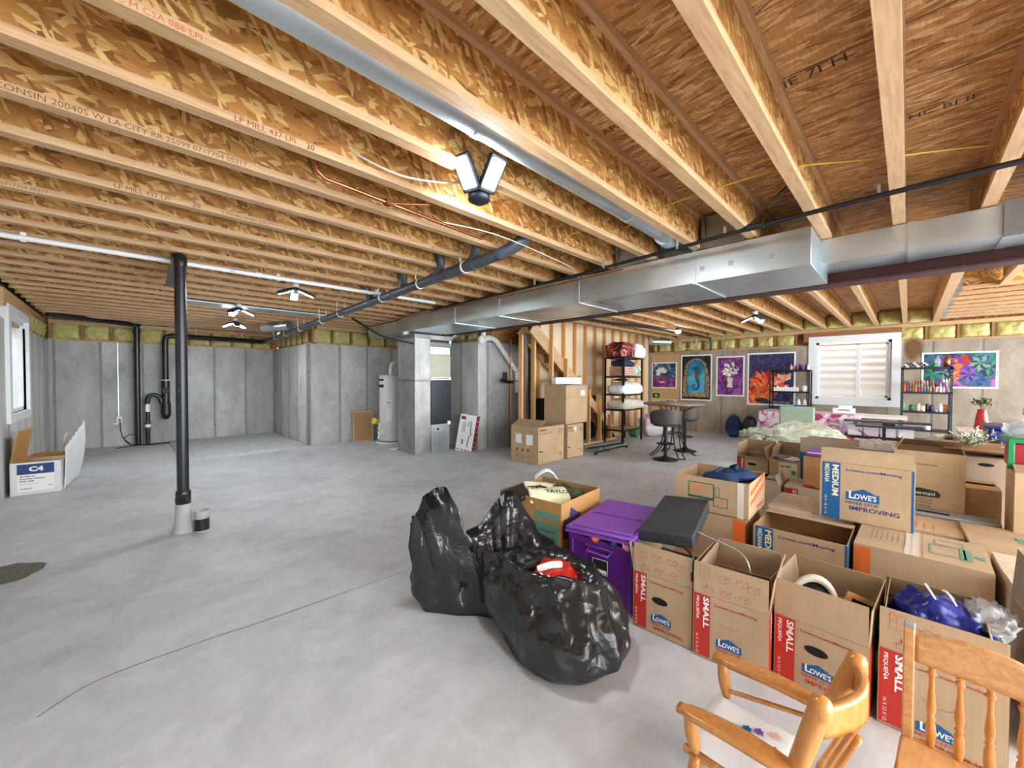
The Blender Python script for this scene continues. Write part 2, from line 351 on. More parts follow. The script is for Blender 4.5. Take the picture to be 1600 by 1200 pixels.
    def line(s, a, b, w, mat, X=None, z=0):
        d = Vector((b[0] - a[0], b[1] - a[1])); L = d.length
        if L < 1e-6: return s
        n_ = Vector((-d.y, d.x)) / L * w / 2
        return s.poly([(a[0] - n_.x, a[1] - n_.y), (b[0] - n_.x, b[1] - n_.y), (b[0] + n_.x, b[1] + n_.y), (a[0] + n_.x, a[1] + n_.y)], mat, X, z)
    def disc(s, cx, cy, rx, ry, mat, X=None, z=0, n=20):
        return s.poly([(cx + rx * math.cos(2 * PI * k / n), cy + ry * math.sin(2 * PI * k / n)) for k in range(n)], mat, X, z)
    def text(s, st, x, y, h, mat, X=None, rot=0, bold=.0, width=None, shear=0, z=0):
        V, Fc, w = textgeo(st, bold, shear)
        sx = (width / w) if width else h
        c, q = math.cos(rot), math.sin(rot)
        return s.add([(x + vx * sx * c - vy * h * q, y + vx * sx * q + vy * h * c, z) for vx, vy in V], Fc, mat, False, X)
    def mesh(s, name):
        me = bpy.data.meshes.new(name); me.from_pydata(s.v, [], s.f)
        for mt in s.mats: me.materials.append(M[mt])
        me.polygons.foreach_set('material_index', s.mi); me.polygons.foreach_set('use_smooth', s.sm)
        me.update(); return me
    def build(s, name, parent=None, loc=None, rot=None):
        o = bpy.data.objects.new(name, s.mesh(name)); C.objects.link(o)
        if parent is not None: o.parent = parent
        if loc: o.location = loc
        if rot: o.rotation_euler = rot
        return o
def catmull(P, k):
    out = []
    for i in range(len(P) - 1):
        p0 = P[max(i - 1, 0)]; p1 = P[i]; p2 = P[i + 1]; p3 = P[min(i + 2, len(P) - 1)]
        for j in range(k):
            t_ = j / k; out.append(0.5 * ((2 * p1) + (p2 - p0) * t_ + (2 * p0 - 5 * p1 + 4 * p2 - p3) * t_ ** 2 + (3 * p1 - p0 - 3 * p2 + p3) * t_ ** 3))
    return out + [P[-1]]
def tag(o, label=None, cat=None, group=None, kind=None):
    if label: o['label'] = label
    if cat: o['category'] = cat
    if group: o['group'] = group
    if kind: o['kind'] = kind
    return o
def thing(name, label, cat, loc=(0, 0, 0), rz=0, group=None):
    o = bpy.data.objects.new(name, None); C.objects.link(o); o.empty_display_size = .1
    o.location = loc; o.rotation_euler = (0, 0, rz); return tag(o, label, cat, group)
def struct(o): o['kind'] = 'structure'; return o
def copy_tree(o, parent=None):
    c = o.copy(); C.objects.link(c)
    if parent is not None: c.parent = parent
    for ch in list(o.children): copy_tree(ch, c)
    return c
def nz(x, y, z, s=1.0): return noise.noise(Vector((x * s, y * s, z * s)))
def soft(w, d, h, seed=0, e=.55, wr=.02, nu=28, nv=14, flatten=.5):
    """a soft cushion-like closed form: superellipsoid with folds; base on z=0"""
    def fn(u, v):
        a = 2 * PI * u; b = PI * (v - .5)
        sp = lambda t_, p: math.copysign(abs(t_) ** p, t_)
        x = sp(math.cos(b), e) * sp(math.cos(a), e); y = sp(math.cos(b), e) * sp(math.sin(a), e); z = math.sin(b)
        z = sp(z, .8)
        edge = max(abs(x), abs(y)); zz = z * (1 - .6 * max(0, edge - .3) ** 1.5)
        n = nz(x * 2 + seed, y * 2, z * 2, 1.3) + .5 * nz(x * 5, y * 5 + seed, z * 5, 1.3)
        k = 1 + n * wr / max(w, d) * 2
        zz = zz * h / 2 + n * wr
        return Vector((x * w / 2 * k, y * d / 2 * k, max(-h * flatten, zz)))
    return fn
# ================= room shell =================
XL, XR, YB, YN = -0.98, 10.92, 11.28, -4.0
JB, DECK = 2.49, 2.79
def bm1(name, boxes, mat, kind='structure', **k):
    b = MB()
    for a, c in boxes: b.box(a, c, mat)
    o = b.build(name, **k); o['kind'] = kind; return o
struct(MB().box((XL - .25, YN, -.12), (XR + .25, YB + .25, 0), 'concrete_floor').build('floor'))
struct(MB().box((XL - .25, YN, DECK), (XR + .25, YB + .25, DECK + .02), 'osb_deck').build('ceiling'))
WL = (7.56, 8.84, .93, 2.16)   # left window opening y0,y1,z0,z1
bm1('wall_left', [((XL - .22, YN, 0), (XL, WL[0], 2.075)), ((XL - .22, WL[1], 0), (XL, YB + .2, 2.075)), ((XL - .22, WL[0], 0), (XL, WL[1], WL[2]))], 'concrete_y')
bm1('wall_back', [((XL, YB, 0), (2.86, YB + .2, 2.09))], 'concrete_x')
bm1('wall_step', [((2.75, 8.82, 0), (2.95, YB, 2.10))], 'concrete_y')
bm1('wall_furnace', [((2.75, 8.62, 0), (4.95, 8.82, 2.10))], 'concrete_x')
bm1('wall_return', [((4.93, 5.87, 0), (5.13, 8.62, 2.12))], 'concrete_y')
bm1('wall_stairs', [((5.13, 5.87, 0), (XR, 6.07, 2.12))], 'concrete_x')
WR = (.24, 1.44, .98, 2.2)
bm1('wall_right', [((XR, YN, 0), (XR + .22, WR[0], 2.128)), ((XR, WR[1], 0), (XR + .22, 6.07, 2.128)), ((XR, WR[0], 0), (XR + .22, WR[1], WR[2]))], 'concrete_y_warm')
# rim and sheathing behind the insulation
bm1('wall_upper', [((XL - .24, YN, 2.075), (XL - .2, WL[0], DECK)), ((XL - .24, WL[1], 2.075), (XL - .2, YB + .2, DECK)), ((XL - .24, WL[0], 2.2), (XL - .2, WL[1], DECK)),
    ((XL - .2, YB + .16, 2.09), (2.86, YB + .2, DECK)), ((2.91, 8.8, 2.1), (2.95, YB + .2, DECK)), ((2.95, 8.76, 2.1), (4.95, 8.8, DECK)),
    ((5.09, 5.87, 2.12), (5.13, 8.8, DECK)), ((5.13, 6.02, 2.12), (XR, 6.06, DECK)),
    ((XR + .18, YN, 2.128), (XR + .22, WR[0] - .1, DECK)), ((XR + .18, WR[1] + .1, 2.128), (XR + .22, 6.07, DECK)), ((XR + .18, WR[0] - .1, 2.3), (XR + .22, WR[1] + .1, DECK))], 'osb_edge')
# sill plates and top plates
def plates(name, a, b, zb, zt, mat='lumber_y'):
    bm1(name, [((a[0], a[1], zb), (b[0], b[1], zb + .035)), ((a[0], a[1], zt - .07), (b[0], b[1], zt))], mat)
plates('trim_left', (XL - .18, YN), (XL - .04, YB), 2.075, JB)
plates('trim_back', (XL, YB + .03), (2.86, YB + .15), 2.09, JB, 'lumber')
plates('trim_step', (2.79, 8.82), (2.9, YB), 2.10, JB)
plates('trim_furnace', (2.9, 8.66), (4.95, 8.76), 2.10, JB, 'lumber')
plates('trim_return', (4.97, 5.9), (5.08, 8.62), 2.12, JB)
plates('trim_right', (XR + .03, YN), (XR + .15, 6.0), 2.128, JB)
# short cripple studs and insulation batts between them
def batt_mesh(w, h, seed):
    b = MB()
    def fn(u, v):
        e = min(u, 1 - u, v, 1 - v); puff = .075 * min(1, e * 5) ** .6
        return Vector(((u - .5) * w, -puff - .02 * nz(u * 3 + seed, v * 3, seed, 1.6) - .012 * nz(u * 9 + seed, v * 9, 0, 1.3), v * h))
    b.grid(fn, 14, 8, 'insulation'); return b
def cripple_wall(p0, p1, nrm, z0, z1, where, stud_mat='lumber_brown', sp=.4064, skip=(), phase=0.0):
    """p0->p1 line of the wall face; nrm (unit 2-vector) points into the room"""
    d = Vector((p1[0] - p0[0], p1[1] - p0[1])); L = d.length; d /= L; ang = math.atan2(d.y, d.x)
    protos = [None, None, None]; stud0 = None; s = phase; i = 0
    flip = 0 if Vector((-d.y, d.x)).dot(Vector(nrm)) < 0 else PI
    while s < L:
        c = Vector(p0) + d * s
        if not any(a < c.y < b_ for a, b_ in skip):
            if stud0 is None:
                stud0 = MB().box((-.019, 0, z0 + .035), (.019, .085, z1 - .07), stud_mat).build('cripple_stud')
                tag(stud0, 'short wood stud between yellow batts ' + where, 'stud', 'short studs ' + where); o = stud0
            else: o = stud0.copy(); C.objects.link(o)
            o.location = (c.x - nrm[0] * .035, c.y - nrm[1] * .035, 0); o.rotation_euler = (0, 0, ang + flip)
        w = min(sp, L - s) - .038
        if w > .1:
            m = Vector(p0) + d * (s + .019 + w / 2)
            if not any(a < m.y < b_ for a, b_ in skip):
                k = i % 3
                if abs(w - (sp - .038)) < .01:
                    if protos[k] is None: protos[k] = batt_mesh(sp - .038, z1 - z0 - .1, k * 7.3 + z0 * 10).mesh('insulation_batt')
                    me = protos[k]
                else: me = batt_mesh(w, z1 - z0 - .1, k).mesh('insulation_batt')
                o = bpy.data.objects.new('insulation_batt', me); C.objects.link(o)
                o.location = (m.x - nrm[0] * .09, m.y - nrm[1] * .09, z0 + .032); o.rotation_euler = (0, 0, ang + flip)
                tag(o, 'yellow fiberglass batt ' + where, 'insulation', 'yellow batts ' + where)
        s += sp; i += 1
cripple_wall((XL, 5.2), (XL, YB - .03), (1, 0), 2.075, JB, 'on top of the left concrete wall', skip=((7.2, 9.1),))
cripple_wall((XL + .02, YB), (2.78, YB), (0, -1), 2.09, JB, 'on top of the far left concrete wall')
cripple_wall((2.75, 8.84), (2.75, YB - .03), (-1, 0), 2.10, JB, 'on top of the short side wall by the rug')
cripple_wall((2.82, 8.62), (4.9, 8.62), (0, -1), 2.10, JB, 'above the concrete wall behind the water heater')
cripple_wall((4.93, 5.9), (4.93, 8.6), (-1, 0), 2.12, JB, 'on top of the wall beside the furnace')
cripple_wall((XR, -3.9), (XR, 5.2), (-1, 0), 2.128, JB, 'on top of the poster wall', skip=((.02, 1.72),), phase=.02)
# rim insulation between joists above the poster wall and the left wall
me = [batt_mesh(.36, .27, 31).mesh('insulation_batt'), batt_mesh(.36, .27, 44).mesh('insulation_batt')]
for k in range(-3, 11):
    o = bpy.data.objects.new('insulation_batt', me[k % 2]); C.objects.link(o)
    o.location = (XR - .02, .878 + .4064 * k + .2032, JB + .005); o.rotation_euler = (0, 0, -PI / 2)
    tag(o, 'yellow batt stuffed between joist ends above the poster wall', 'insulation', 'yellow batts between joist ends above the poster wall')
for k in range(11, 26):
    o = bpy.data.objects.new('insulation_batt', me[k % 2]); C.objects.link(o)
    o.location = (XL + .03, .878 + .4064 * k + .2032, JB + .005); o.rotation_euler = (0, 0, PI / 2)
    tag(o, 'yellow batt stuffed between joist ends above the left wall', 'insulation', 'yellow batts between joist ends above the left wall')
# header above the right window
o = MB().box((XR - .02, .1, 2.215), (XR + .12, 1.66, 2.42), 'lumber_brown').build('window_header'); tag(o, 'dark brown wooden header beam above the right window', 'header')
o = MB().box((XL - .14, 7.3, 2.22), (XL + .02, 9.0, 2.42), 'lumber_y').build('window_header'); tag(o, 'tan wooden header above the left window', 'header')

# ================= joists =================
def joist_meshes(L, y_edge_mat='lumber'):
    hw = .032
    bf = MB().box((0, -hw, 0), (L, hw, .038), 'lumber').mesh('bottom_flange')
    tf = MB().box((0, -hw, .262), (L, hw, .3), 'lumber').mesh('top_flange')
    wb = MB().box((0, -.005, .038), (L, .005, .262), 'osb_web').mesh('web')
    return bf, tf, wb
def joist(x0, x1, y, ms, label, group, prints=None, holes=False):
    o = thing('floor_joist', label, 'joist', (x0, y, JB), 0, group)
    for nm, me_ in zip(('bottom_flange', 'top_flange', 'web'), ms):
        c = bpy.data.objects.new(nm, me_); C.objects.link(c); c.parent = o
    if prints:
        for st, x, h, mt in prints: MB().text(st, x - x0, .006, h, mt, Tr(0, -.0328, 0) @ FRONT).build('printed_marking', o)
    return o
PR = {3: [('LP MILL 437 LPI', 0.36, .026, 'ink_brown'), ('20', .65, .027, 'ink_black')], 4: [('51305 WISCONSIN 20040S W LA CITY RR 25099 0717704 05217', -.50, .025, 'ink_brown')],
      6: [('LP MILL 437 LPI', -.02, .027, 'ink_brown'), ('20', .34, .03, 'ink_black'), ('L P C BO AF 857 CONTROLLED WEB STOCK', .5, .02, 'ink_brown')],
      7: [('20040S W LA CITY RR 25099 0717704 05217', -.85, .02, 'ink_brown')], 1: [('20', 2.5, .02, 'ink_black')], 5: [('20', 1.9, .018, 'ink_black')], 2: [('R Y C M CSA 086 LPI', -.05, .02, 'ink_line')]}
msL = joist_meshes(4.42 - XL); msM = joist_meshes(5.0 - XL); msS = joist_meshes(2.78 - XL); msR = joist_meshes(XR + .05 - 4.44)
for k in range(-6, 26):
    y = .878 + .4064 * k
    if y > 8.75: ms_, x1 = msS, 2.78
    elif y > 4.6: ms_, x1 = msM, 5.0
    else: ms_, x1 = msL, 4.42
    if y > 8.75: lab, g = 'tan I-joist over the far left corner with the rug', 'I-joists over the far left corner'
    elif y > 4.6: lab, g = 'tan I-joist over the middle of the left side, past the pole', 'I-joists over the middle of the left side'
    else: lab, g = 'large tan I-joist overhead on the near side of the steel beam', 'near I-joists ending at the steel beam'
    if k in PR and k not in (1, 5): lab, g = {3: 'tan I-joist printed MILL 437 and a bold 20, one beyond the near work light', 4: 'tan I-joist with long printed line 20040S, overhead at left', 6: 'tan I-joist printed MILL 437, nearer of two beside the orange pipe', 7: 'tan I-joist printed 20040S, just past the orange pipe', 2: 'tan I-joist carrying the near overhead work light'}[k], None
    joist(XL, x1, y, ms_, lab, g, PR.get(k))
for k in range(-2, 10):
    joist(4.44, XR + .05, .878 + .4064 * k, msR, 'tan I-joist over the craft area, from steel beam to poster wall', 'I-joists over the craft area')
# heavy header and the joists hung from it
hd = thing('header_beam', 'thick wooden header with metal hangers, right of the craft area joists', 'beam', (4.5, -.34, JB))
b = MB(); b.box((0, -.045, 0), (XR - 4.5, .045, .3), 'lumber'); b.build('timber', hd)
b = MB()
for x in (7.3, 7.75, 8.2, 8.65, 9.1, 9.55, 10.0, 10.45): b.box((x - 4.5 - .045, -.1, -.004), (x - 4.5 + .045, -.045, .27), 'galvanized_dull')
b.build('joist_hanger', hd)
mh = joist_meshes(3.5)
for x in (7.3, 7.75, 8.2, 8.65, 9.1, 9.55, 10.0, 10.45):
    o = joist(x, 0, -.41, mh, 'tan I-joist hung crosswise from the thick header at far right', 'crosswise I-joists right of the header'); o.rotation_euler = (0, 0, -PI / 2)
joist(4.44, 7.26, -.75, joist_meshes(2.82), 'short I-joist above the duct end, right of the thick header', None)
o = MB().box((3.2, -.52, JB + .02), (3.3, -.40, DECK), 'lumber_brown').box((3.3, -.52, JB + .02), (3.62, -.48, DECK), 'red_primer').build('blocking'); tag(o, 'dark brown blocking between joists above the far right duct', 'blocking')
# deck markings printed on the underside
b = MB(); DX = Tr(0, 0, DECK - .001) @ Matrix(((0, 1, 0, 0), (-1, 0, 0, 0), (0, 0, -1, 0), (0, 0, 0, 1))).inverted()
def deckprint(st, x, y, h, rot=0):
    X = Tr(x, y, DECK - .0015) @ Rz(rot) @ Rx(PI)
    b.text(st, 0, 0, h, 'ink_black', X, bold=0)
deckprint('HI HE HE HHIHI', 2.06, -.06, .10, R(-92)); deckprint('IE 7I H', 2.3, .44, .06, R(-92)); deckprint('HC BI IE', 3.05, .02, .05, R(-90)); deckprint('APA 24', 2.0, 1.25, .05, R(-92))
for x in (2.22, 2.7): b.box((x, -.7, DECK - .0015), (x + .004, 4.5, DECK - .0005), 'ink_black')
o = b.build('deck_printing'); tag(o, None, None, None, 'structure'); o.name = 'ceiling_printing'

# ================= steel beam, column =================
b = MB(); b.box((4.33, YN, 2.197), (4.51, 5.9, 2.212), 'red_primer'); b.box((4.33, YN, 2.475), (4.51, 5.9, 2.49), 'red_primer'); b.box((4.415, YN, 2.21), (4.427, 5.9, 2.476), 'red_primer')
o = b.build('steel_beam'); tag(o, 'long dark red steel I-beam beside the metal duct', 'beam')
b = MB(); b.cyl((5.36, 5.04, 0.006), (5.36, 5.04, 2.19), .05, 'column_dark', n=20); o = thing('steel_column', 'dark round steel column between the stair studs', 'column', (0, 0, 0)); b.build('shaft', o)
MB().box((5.27, 4.96, 2.19), (5.45, 5.12, 2.205), 'column_dark').build('cap_plate', o); MB().box((5.27, 4.95, 0), (5.45, 5.13, .006), 'column_dark').build('base_plate', o)

# ================= windows =================
def window(name, plane, y0, y1, z0, z1, inward, casing=.13, sash_split=True):
    """plane x; inward = +1 when the room lies at greater x"""
    s = inward; w = MB(); cw = casing
    def bb(ya, yb, za, zb, d0, d1, mat): xa, xb = plane + s * d0, plane + s * d1; w.box((min(xa, xb), ya, za), (max(xa, xb), yb, zb), mat)
    for (ya, yb, za, zb) in ((y0 - cw, y0, z0 - cw, z1 + cw), (y1, y1 + cw, z0 - cw, z1 + cw), (y0, y1, z1, z1 + cw), (y0, y1, z0 - cw, z0)): bb(ya, yb, za, zb, -.16, .035, 'white_paint')
    for (ya, yb, za, zb) in ((y0, y0 + .05, z0, z1), (y1 - .05, y1, z0, z1), (y0, y1, z1 - .05, z1), (y0, y1, z0, z0 + .05)): bb(ya, yb, za, zb, -.12, -.02, 'white_paint')
    o = w.build(name); o['kind'] = 'structure'
    ym = y0 + (y1 - y0) * .42
    f = MB()
    def ff(ya, yb, za, zb, d0, d1, mat): xa, xb = plane + s * d0, plane + s * d1; f.box((min(xa, xb), ya, za), (max(xa, xb), yb, zb), mat)
    ff(ym - .03, ym + .03, z0 + .05, z1 - .05, -.1, -.03, 'white_paint')
    ff(y0 + .05, y0 + .09, z0 + .05, z1 - .05, -.09, -.04, 'white_paint'); ff(y0 + .05, ym, z1 - .09, z1 - .05, -.09, -.04, 'white_paint'); ff(y0 + .05, ym, z0 + .05, z0 + .09, -.09, -.04, 'white_paint')
    f.build('sash', o)
    g = MB(); xa, xb = plane - s * .072, plane - s * .068; g.box((min(xa, xb), y0 + .05, z0 + .05), (max(xa, xb), y1 - .05, z1 - .05), 'window_glass'); g.build('pane', o)
    return o
window('window_1', XL, WL[0], WL[1], WL[2], WL[3], 1, .10)
window('window_2', XR, WR[0], WR[1], WR[2], WR[3], -1, .13)
for nm, px, y0, y1, lab in (('window_well', XL - .85, 6.6, 9.9, 'white corrugated window well outside the left window'), ('window_well', XR + .85, -.9, 2.6, 'white corrugated window well outside the right window')):
    s = 1 if px < 0 else -1; b = MB()
    def wf(u, v, px=px, y0=y0, y1=y1, s=s):
        a = PI * (u - .5); yc = (y0 + y1) / 2; return Vector((px + s * (.6 - .6 * math.cos(a)) - s * 0.012 * math.sin(v * 2 * PI * 13), yc + (y1 - y0) / 2 * math.sin(a), .5 + v * 2.15))
    b.grid(wf, 24, 104, 'outside_well'); b.box((px - .2, y0, .42), (px + s * .6 + .2, y1, .5), 'concrete_plain')
    tag(b.build(nm), lab, 'window well')
# rug area, floor patch, control joints
b = MB()
def rugf(u, v):
    x = .70 + u * 2.02; y = 8.5 + v * 2.75; e = min(u, 1 - u, v, 1 - v)
    return (Vector((x + .03 * nz(v * 3, 1, 2, 2) * (1 if .05 > u or u > .95 else 0), y, .016 + (.018 * nz(x * 6, y * 6, 0) if e > .02 else 0) + .01 * nz(x * 20, y * 20, 1))), Vector((0, 0, 1)))
b.slab(rugf, 60, 70, .02, 'rug'); tag(b.build('shag_rug'), 'pale grey shaggy rug lying in the far left corner', 'rug')
b = MB(); pts = []
for k in range(28):
    a = 2 * PI * k / 28; r_ = 1 + .18 * nz(math.cos(a) * 2, math.sin(a) * 2, 3); pts.append((-.62 + .20 * r_ * math.cos(a) - .0, 4.42 + .2 * r_ * math.sin(a)))
b.poly(pts, 'dirt_patch', None, .002); o = b.build('floor_patch'); o['kind'] = 'structure'
b = MB()
def crack(p, w=.006, mat='dirt_patch', sd=0):
    P = catmull([Vector((x, y, 0)) for x, y in p], 10)
    P = [q + Vector((.012 * nz(q.x * 3, q.y * 3, sd), .012 * nz(q.x * 3, q.y * 3, sd + 5), 0)) for q in P]
    for a, c in zip(P, P[1:]): b.line((a.x, a.y), (c.x, c.y), w, mat, None, .0015)
crack([(5.32, 2.32), (3.94, 2.38), (1.51, 2.5), (0.75, 2.54), (0.19, 2.58), (-0.1, 2.57), (-0.26, 2.46)], .004, sd=4)
crack([(2.8, 2.6), (2.85, 4), (2.9, 8)], .004, 'dirt_patch', 8)
o = b.build('floor_cracks'); o['kind'] = 'structure'
# ================= ducts =================
dt = thing('supply_duct', 'long shiny galvanized trunk duct hung beside the red steel beam', 'duct', (0, 0, 0))
b = MB(); b.box((3.50, .50, 2.205), (4.32, 5.9, 2.478), 'galvanized', bev=.004)
for y in (1.30, 2.5, 3.75, 4.7):
    b.box((3.492, y - .012, 2.2), (3.5, y + .012, 2.48), 'galvanized'); b.box((3.5, y - .012, 2.197), (4.3, y + .012, 2.205), 'galvanized')
b.build('wide_section', dt)
b = MB(); b.box((3.94, -3.9, 2.292), (4.32, .5, 2.484), 'galvanized', bev=.003)
for y in (.0, -.42, -1.7):
    b.box((3.932, y - .02, 2.286), (3.94, y + .02, 2.488), 'galvanized'); b.box((3.94, y - .02, 2.284), (4.3, y + .02, 2.292), 'galvanized')
for y in (-.45,): b.box((3.925, y - .03, 2.28), (3.94, y + .05, 2.50), 'galvanized_dark')
b.build('narrow_section', dt)
b = MB()   # tapered tail toward the far wall
V = [(3.50, 5.9, 2.205), (4.32, 5.9, 2.205), (4.32, 5.9, 2.478), (3.50, 5.9, 2.478), (3.75, 6.9, 2.26), (4.25, 6.9, 2.26), (4.25, 6.9, 2.478), (3.75, 6.9, 2.478)]
b.add(V, [(0, 1, 2, 3), (4, 7, 6, 5), (0, 4, 5, 1), (1, 5, 6, 2), (2, 6, 7, 3), (3, 7, 4, 0)], 'galvanized'); b.box((3.75, 6.9, 2.26), (4.25, 8.1, 2.478), 'galvanized', bev=.004); b.build('tail_section', dt)
b = MB(); X = Tr(0, 0, 2.2035) @ Rx(PI)
for y in (3.2, 2.0): b.frame(3.62, -y - .35, 4.2, -y + .35, .03, 'tape_silver', X)
b.build('access_panel', dt)
b = MB()
for y in (.72, 1.0, 1.22): b.box((3.496, y, 2.30), (3.499, y + .035, 2.34), 'tape_silver')
b.build('foil_tape', dt)
def boot(y0, y1, x0, x1, lab):
    o = thing('duct_boot', lab, 'duct', (x0, y0, JB - .008)); w, d = x1 - x0, y1 - y0; b = MB()
    V = [(0, 0, 0), (w, 0, 0), (w, d, 0), (0, d, 0), (.06, 0, .29), (w, 0, .29), (w, d, .29), (.06, d, .29)]
    b.add(V, [(3, 2, 1, 0), (4, 5, 6, 7), (0, 1, 5, 4), (1, 2, 6, 5), (2, 3, 7, 6), (3, 0, 4, 7)], 'galvanized'); b.build('sheet_metal_body', o)
    MB().box((-.012, 0, .0), (0.02, .02, .285), 'galvanized_dark').build('flange', o); MB().box((-.012, d - .02, 0), (.02, d, .285), 'galvanized_dark').build('flange', o)
boot(.92, 1.245, 3.5, 3.92, 'metal duct boot between joists, just right of the round duct'); boot(1.325, 1.65, 3.62, 3.95, 'metal duct boot where the round duct ends'); boot(1.73, 2.05, 3.5, 3.92, 'metal duct boot between joists, left of the round duct')
rd = thing('round_duct', 'long round galvanized duct running between two overhead joists', 'duct', (0, 0, 0))
b = MB(); b.cyl((-.9, 1.405, 2.575), (3.2, 1.405, 2.575), .077, 'galvanized', n=28); b.build('straight_pipe', rd)
for xa in (1.16, 2.55): MB().cyl((xa, 1.405, 2.575), (xa + .04, 1.405, 2.575), .081, 'galvanized', n=28).build('joint_collar', rd)
b = MB()
for i, (a, c) in enumerate((((3.18, 2.575), (3.32, 2.585)), ((3.3, 2.583), (3.44, 2.61)), ((3.42, 2.605), (3.6, 2.66)))): b.cyl((a[0], 1.43 + i * .02, a[1]), (c[0], 1.45 + i * .02, c[1]), .081, 'galvanized', n=24)
b.build('elbow', rd)
o = MB().box((.6, 7.1, 2.47), (2.7, 7.42, 2.489), 'galvanized', bev=.004).build('panned_joist_duct'); tag(o, 'flat silver sheet metal pan across the far left joists', 'duct')
fd = thing('round_duct', 'short silver duct hanging beside the black main drain, far left', 'duct', (0, 0, 0))
MB().cyl((2.08, 8.95, 2.40), (2.33, 8.45, 2.42), .085, 'galvanized', n=20).build('pipe', fd); MB().cyl((2.03, 9.05, 2.40), (2.09, 8.93, 2.40), .09, 'galvanized', n=20).build('collar', fd)

# ================= furnace group =================
pl = thing('return_air_duct', 'tall square sheet metal return duct standing on the floor', 'duct', (3.76, 6.24, 0))
b = MB(); b.box((0, 0, 0), (.33, .62, 1.33), 'galvanized_dull', bev=.003); b.build('lower_section', pl)
b = MB(); b.box((0, 0, 1.37), (.33, .62, 2.13), 'galvanized_dull', bev=.003); b.build('upper_section', pl)
b = MB(); b.box((-.006, -.006, 1.33), (.336, .626, 1.37), 'galvanized_dark'); b.build('joint_band', pl)
b = MB(); b.box((-.012, -.012, 2.13), (.34, .63, 2.2), 'galvanized_dark', bev=.004); b.build('collar', pl)
fn = thing('furnace', 'tall furnace with black lower door, cream upper cabinet and metal base', 'furnace', (4.115, 6.26, 0))
MB().box((0, 0, 0), (.42, .6, .52), 'galvanized', bev=.003).build('base_plenum', fn)
b = MB(); b.box((0, .0, .52), (.46, .6, 1.36), 'dark_cabinet', bev=.004); o = b.build('blower_cabinet', fn)
b = MB(); b.box((.37, -.01, .5), (.44, 0, .57), 'ink_white'); b.build('wiring_box', fn)
MB().box((0, 0, 1.36), (.46, .6, 1.42), 'galvanized', bev=.003).box((.02, -.004, 1.38), (.4, 0, 1.40), 'copper').build('trim_strip', fn)
MB().box((0, .02, 1.42), (.46, .6, 1.84), 'cabinet_cream', bev=.004).build('coil_cabinet', fn)
b = MB(); b.box((.0, .03, 1.84), (.46, .58, 2.0), 'galvanized', bev=.01); b.build('supply_plenum', fn)
b = MB(); b.box((-.01, .0, 2.0), (.47, .6, 2.07), 'galvanized_dark'); b.box((.02, .03, 2.07), (.44, .57, 2.12), 'black_plastic'); b.box((0, 0, 2.12), (.46, .6, 2.2), 'galvanized_dull'); b.build('canvas_connector', fn)
b = MB(); b.rect(.1, .40, .2, .46, 'ink_white', Tr(0, -.002, 0) @ FRONT); b.rect(.12, .41, .18, .45, 'ink_black', Tr(0, -.0028, 0) @ FRONT); b.build('rating_label', fn)
wh = thing('water_heater', 'white cylindrical water heater behind the metal return duct', 'water heater', (4.14, 7.85, 0))
b = MB(); b.lathe([(.0, .06), (.235, .06), (.24, .08), (.24, 1.42), (.225, 1.46), (0, 1.475)], 'heater_white', n=32); b.build('tank', wh)
b = MB(); b.lathe([(.0, 0), (.30, 0), (.32, .05), (.31, .05), (.29, .012), (0, .012)], 'ink_white', n=32); b.build('drain_pan', wh)
b = MB()
for k, (z0, z1, c) in enumerate(((.72, .95, 'paper_white'), (.5, .70, 'paper_white'))):
    b.grid(lambda u, v, z0=z0, z1=z1: Vector((.243 * math.cos(-2.45 + u * .5), .243 * math.sin(-2.45 + u * .5), z0 + (z1 - z0) * v)), 8, 1, c)
b.grid(lambda u, v: Vector((.245 * math.cos(-2.42 + u * .4), .245 * math.sin(-2.42 + u * .4), .76 + .16 * v)), 8, 1, 'ink_cream')
for a in (-2.32, -2.16): b.cyl((.24 * math.cos(a), .24 * math.sin(a), .88), (.25 * math.cos(a), .25 * math.sin(a), .88), .012, 'ink_black')
b.build('warning_label', wh)
b = MB(); b.box((-.27, -.1, 1.2), (-.2, .02, 1.26), 'black_plastic', bev=.01); b.box((-.27, -.1, 1.34), (-.2, .02, 1.38), 'black_plastic', bev=.01); b.build('vent_control', wh)
b = MB(); b.box((-.29, -.12, .2), (-.2, .04, .36), 'ink_white', bev=.01); b.cyl((-.28, -.05, .3), (-.31, -.06, .3), .02, 'black_plastic'); b.build('gas_valve', wh)
b = MB(); b.tube([(0, 0, 1.46), (0, 0, 1.62), (.05, 0, 1.72), (.2, .02, 1.74)], .04, 'pvc_white', 12, smooth_pts=4); b.build('vent_pipe', wh)
b = MB(); b.tube([(.1, -.1, 1.46), (.1, -.1, 2.25)], .012, 'copper'); b.build('water_line', wh)
fl = thing('flashlight', 'yellow handheld light hanging beside the water heater', 'lamp', (3.78, 7.72, .43))
MB().cyl((0, 0, .06), (-.10, -.03, .09), .045, 'yellow_wire', .07, 16).build('head', fl); MB().tube([(0, 0, .06), (.03, 0, -.02), (.04, 0, -.16), (.0, 0, -.3)], .02, 'ink_white', smooth_pts=4).build('handle', fl)
tp = MB().box((3.72, 6.98, 0), (3.98, 7.12, .012), 'paper_white').build('paper_sheet'); tag(tp, 'small white sheet on the floor by the water heater pan', 'paper')
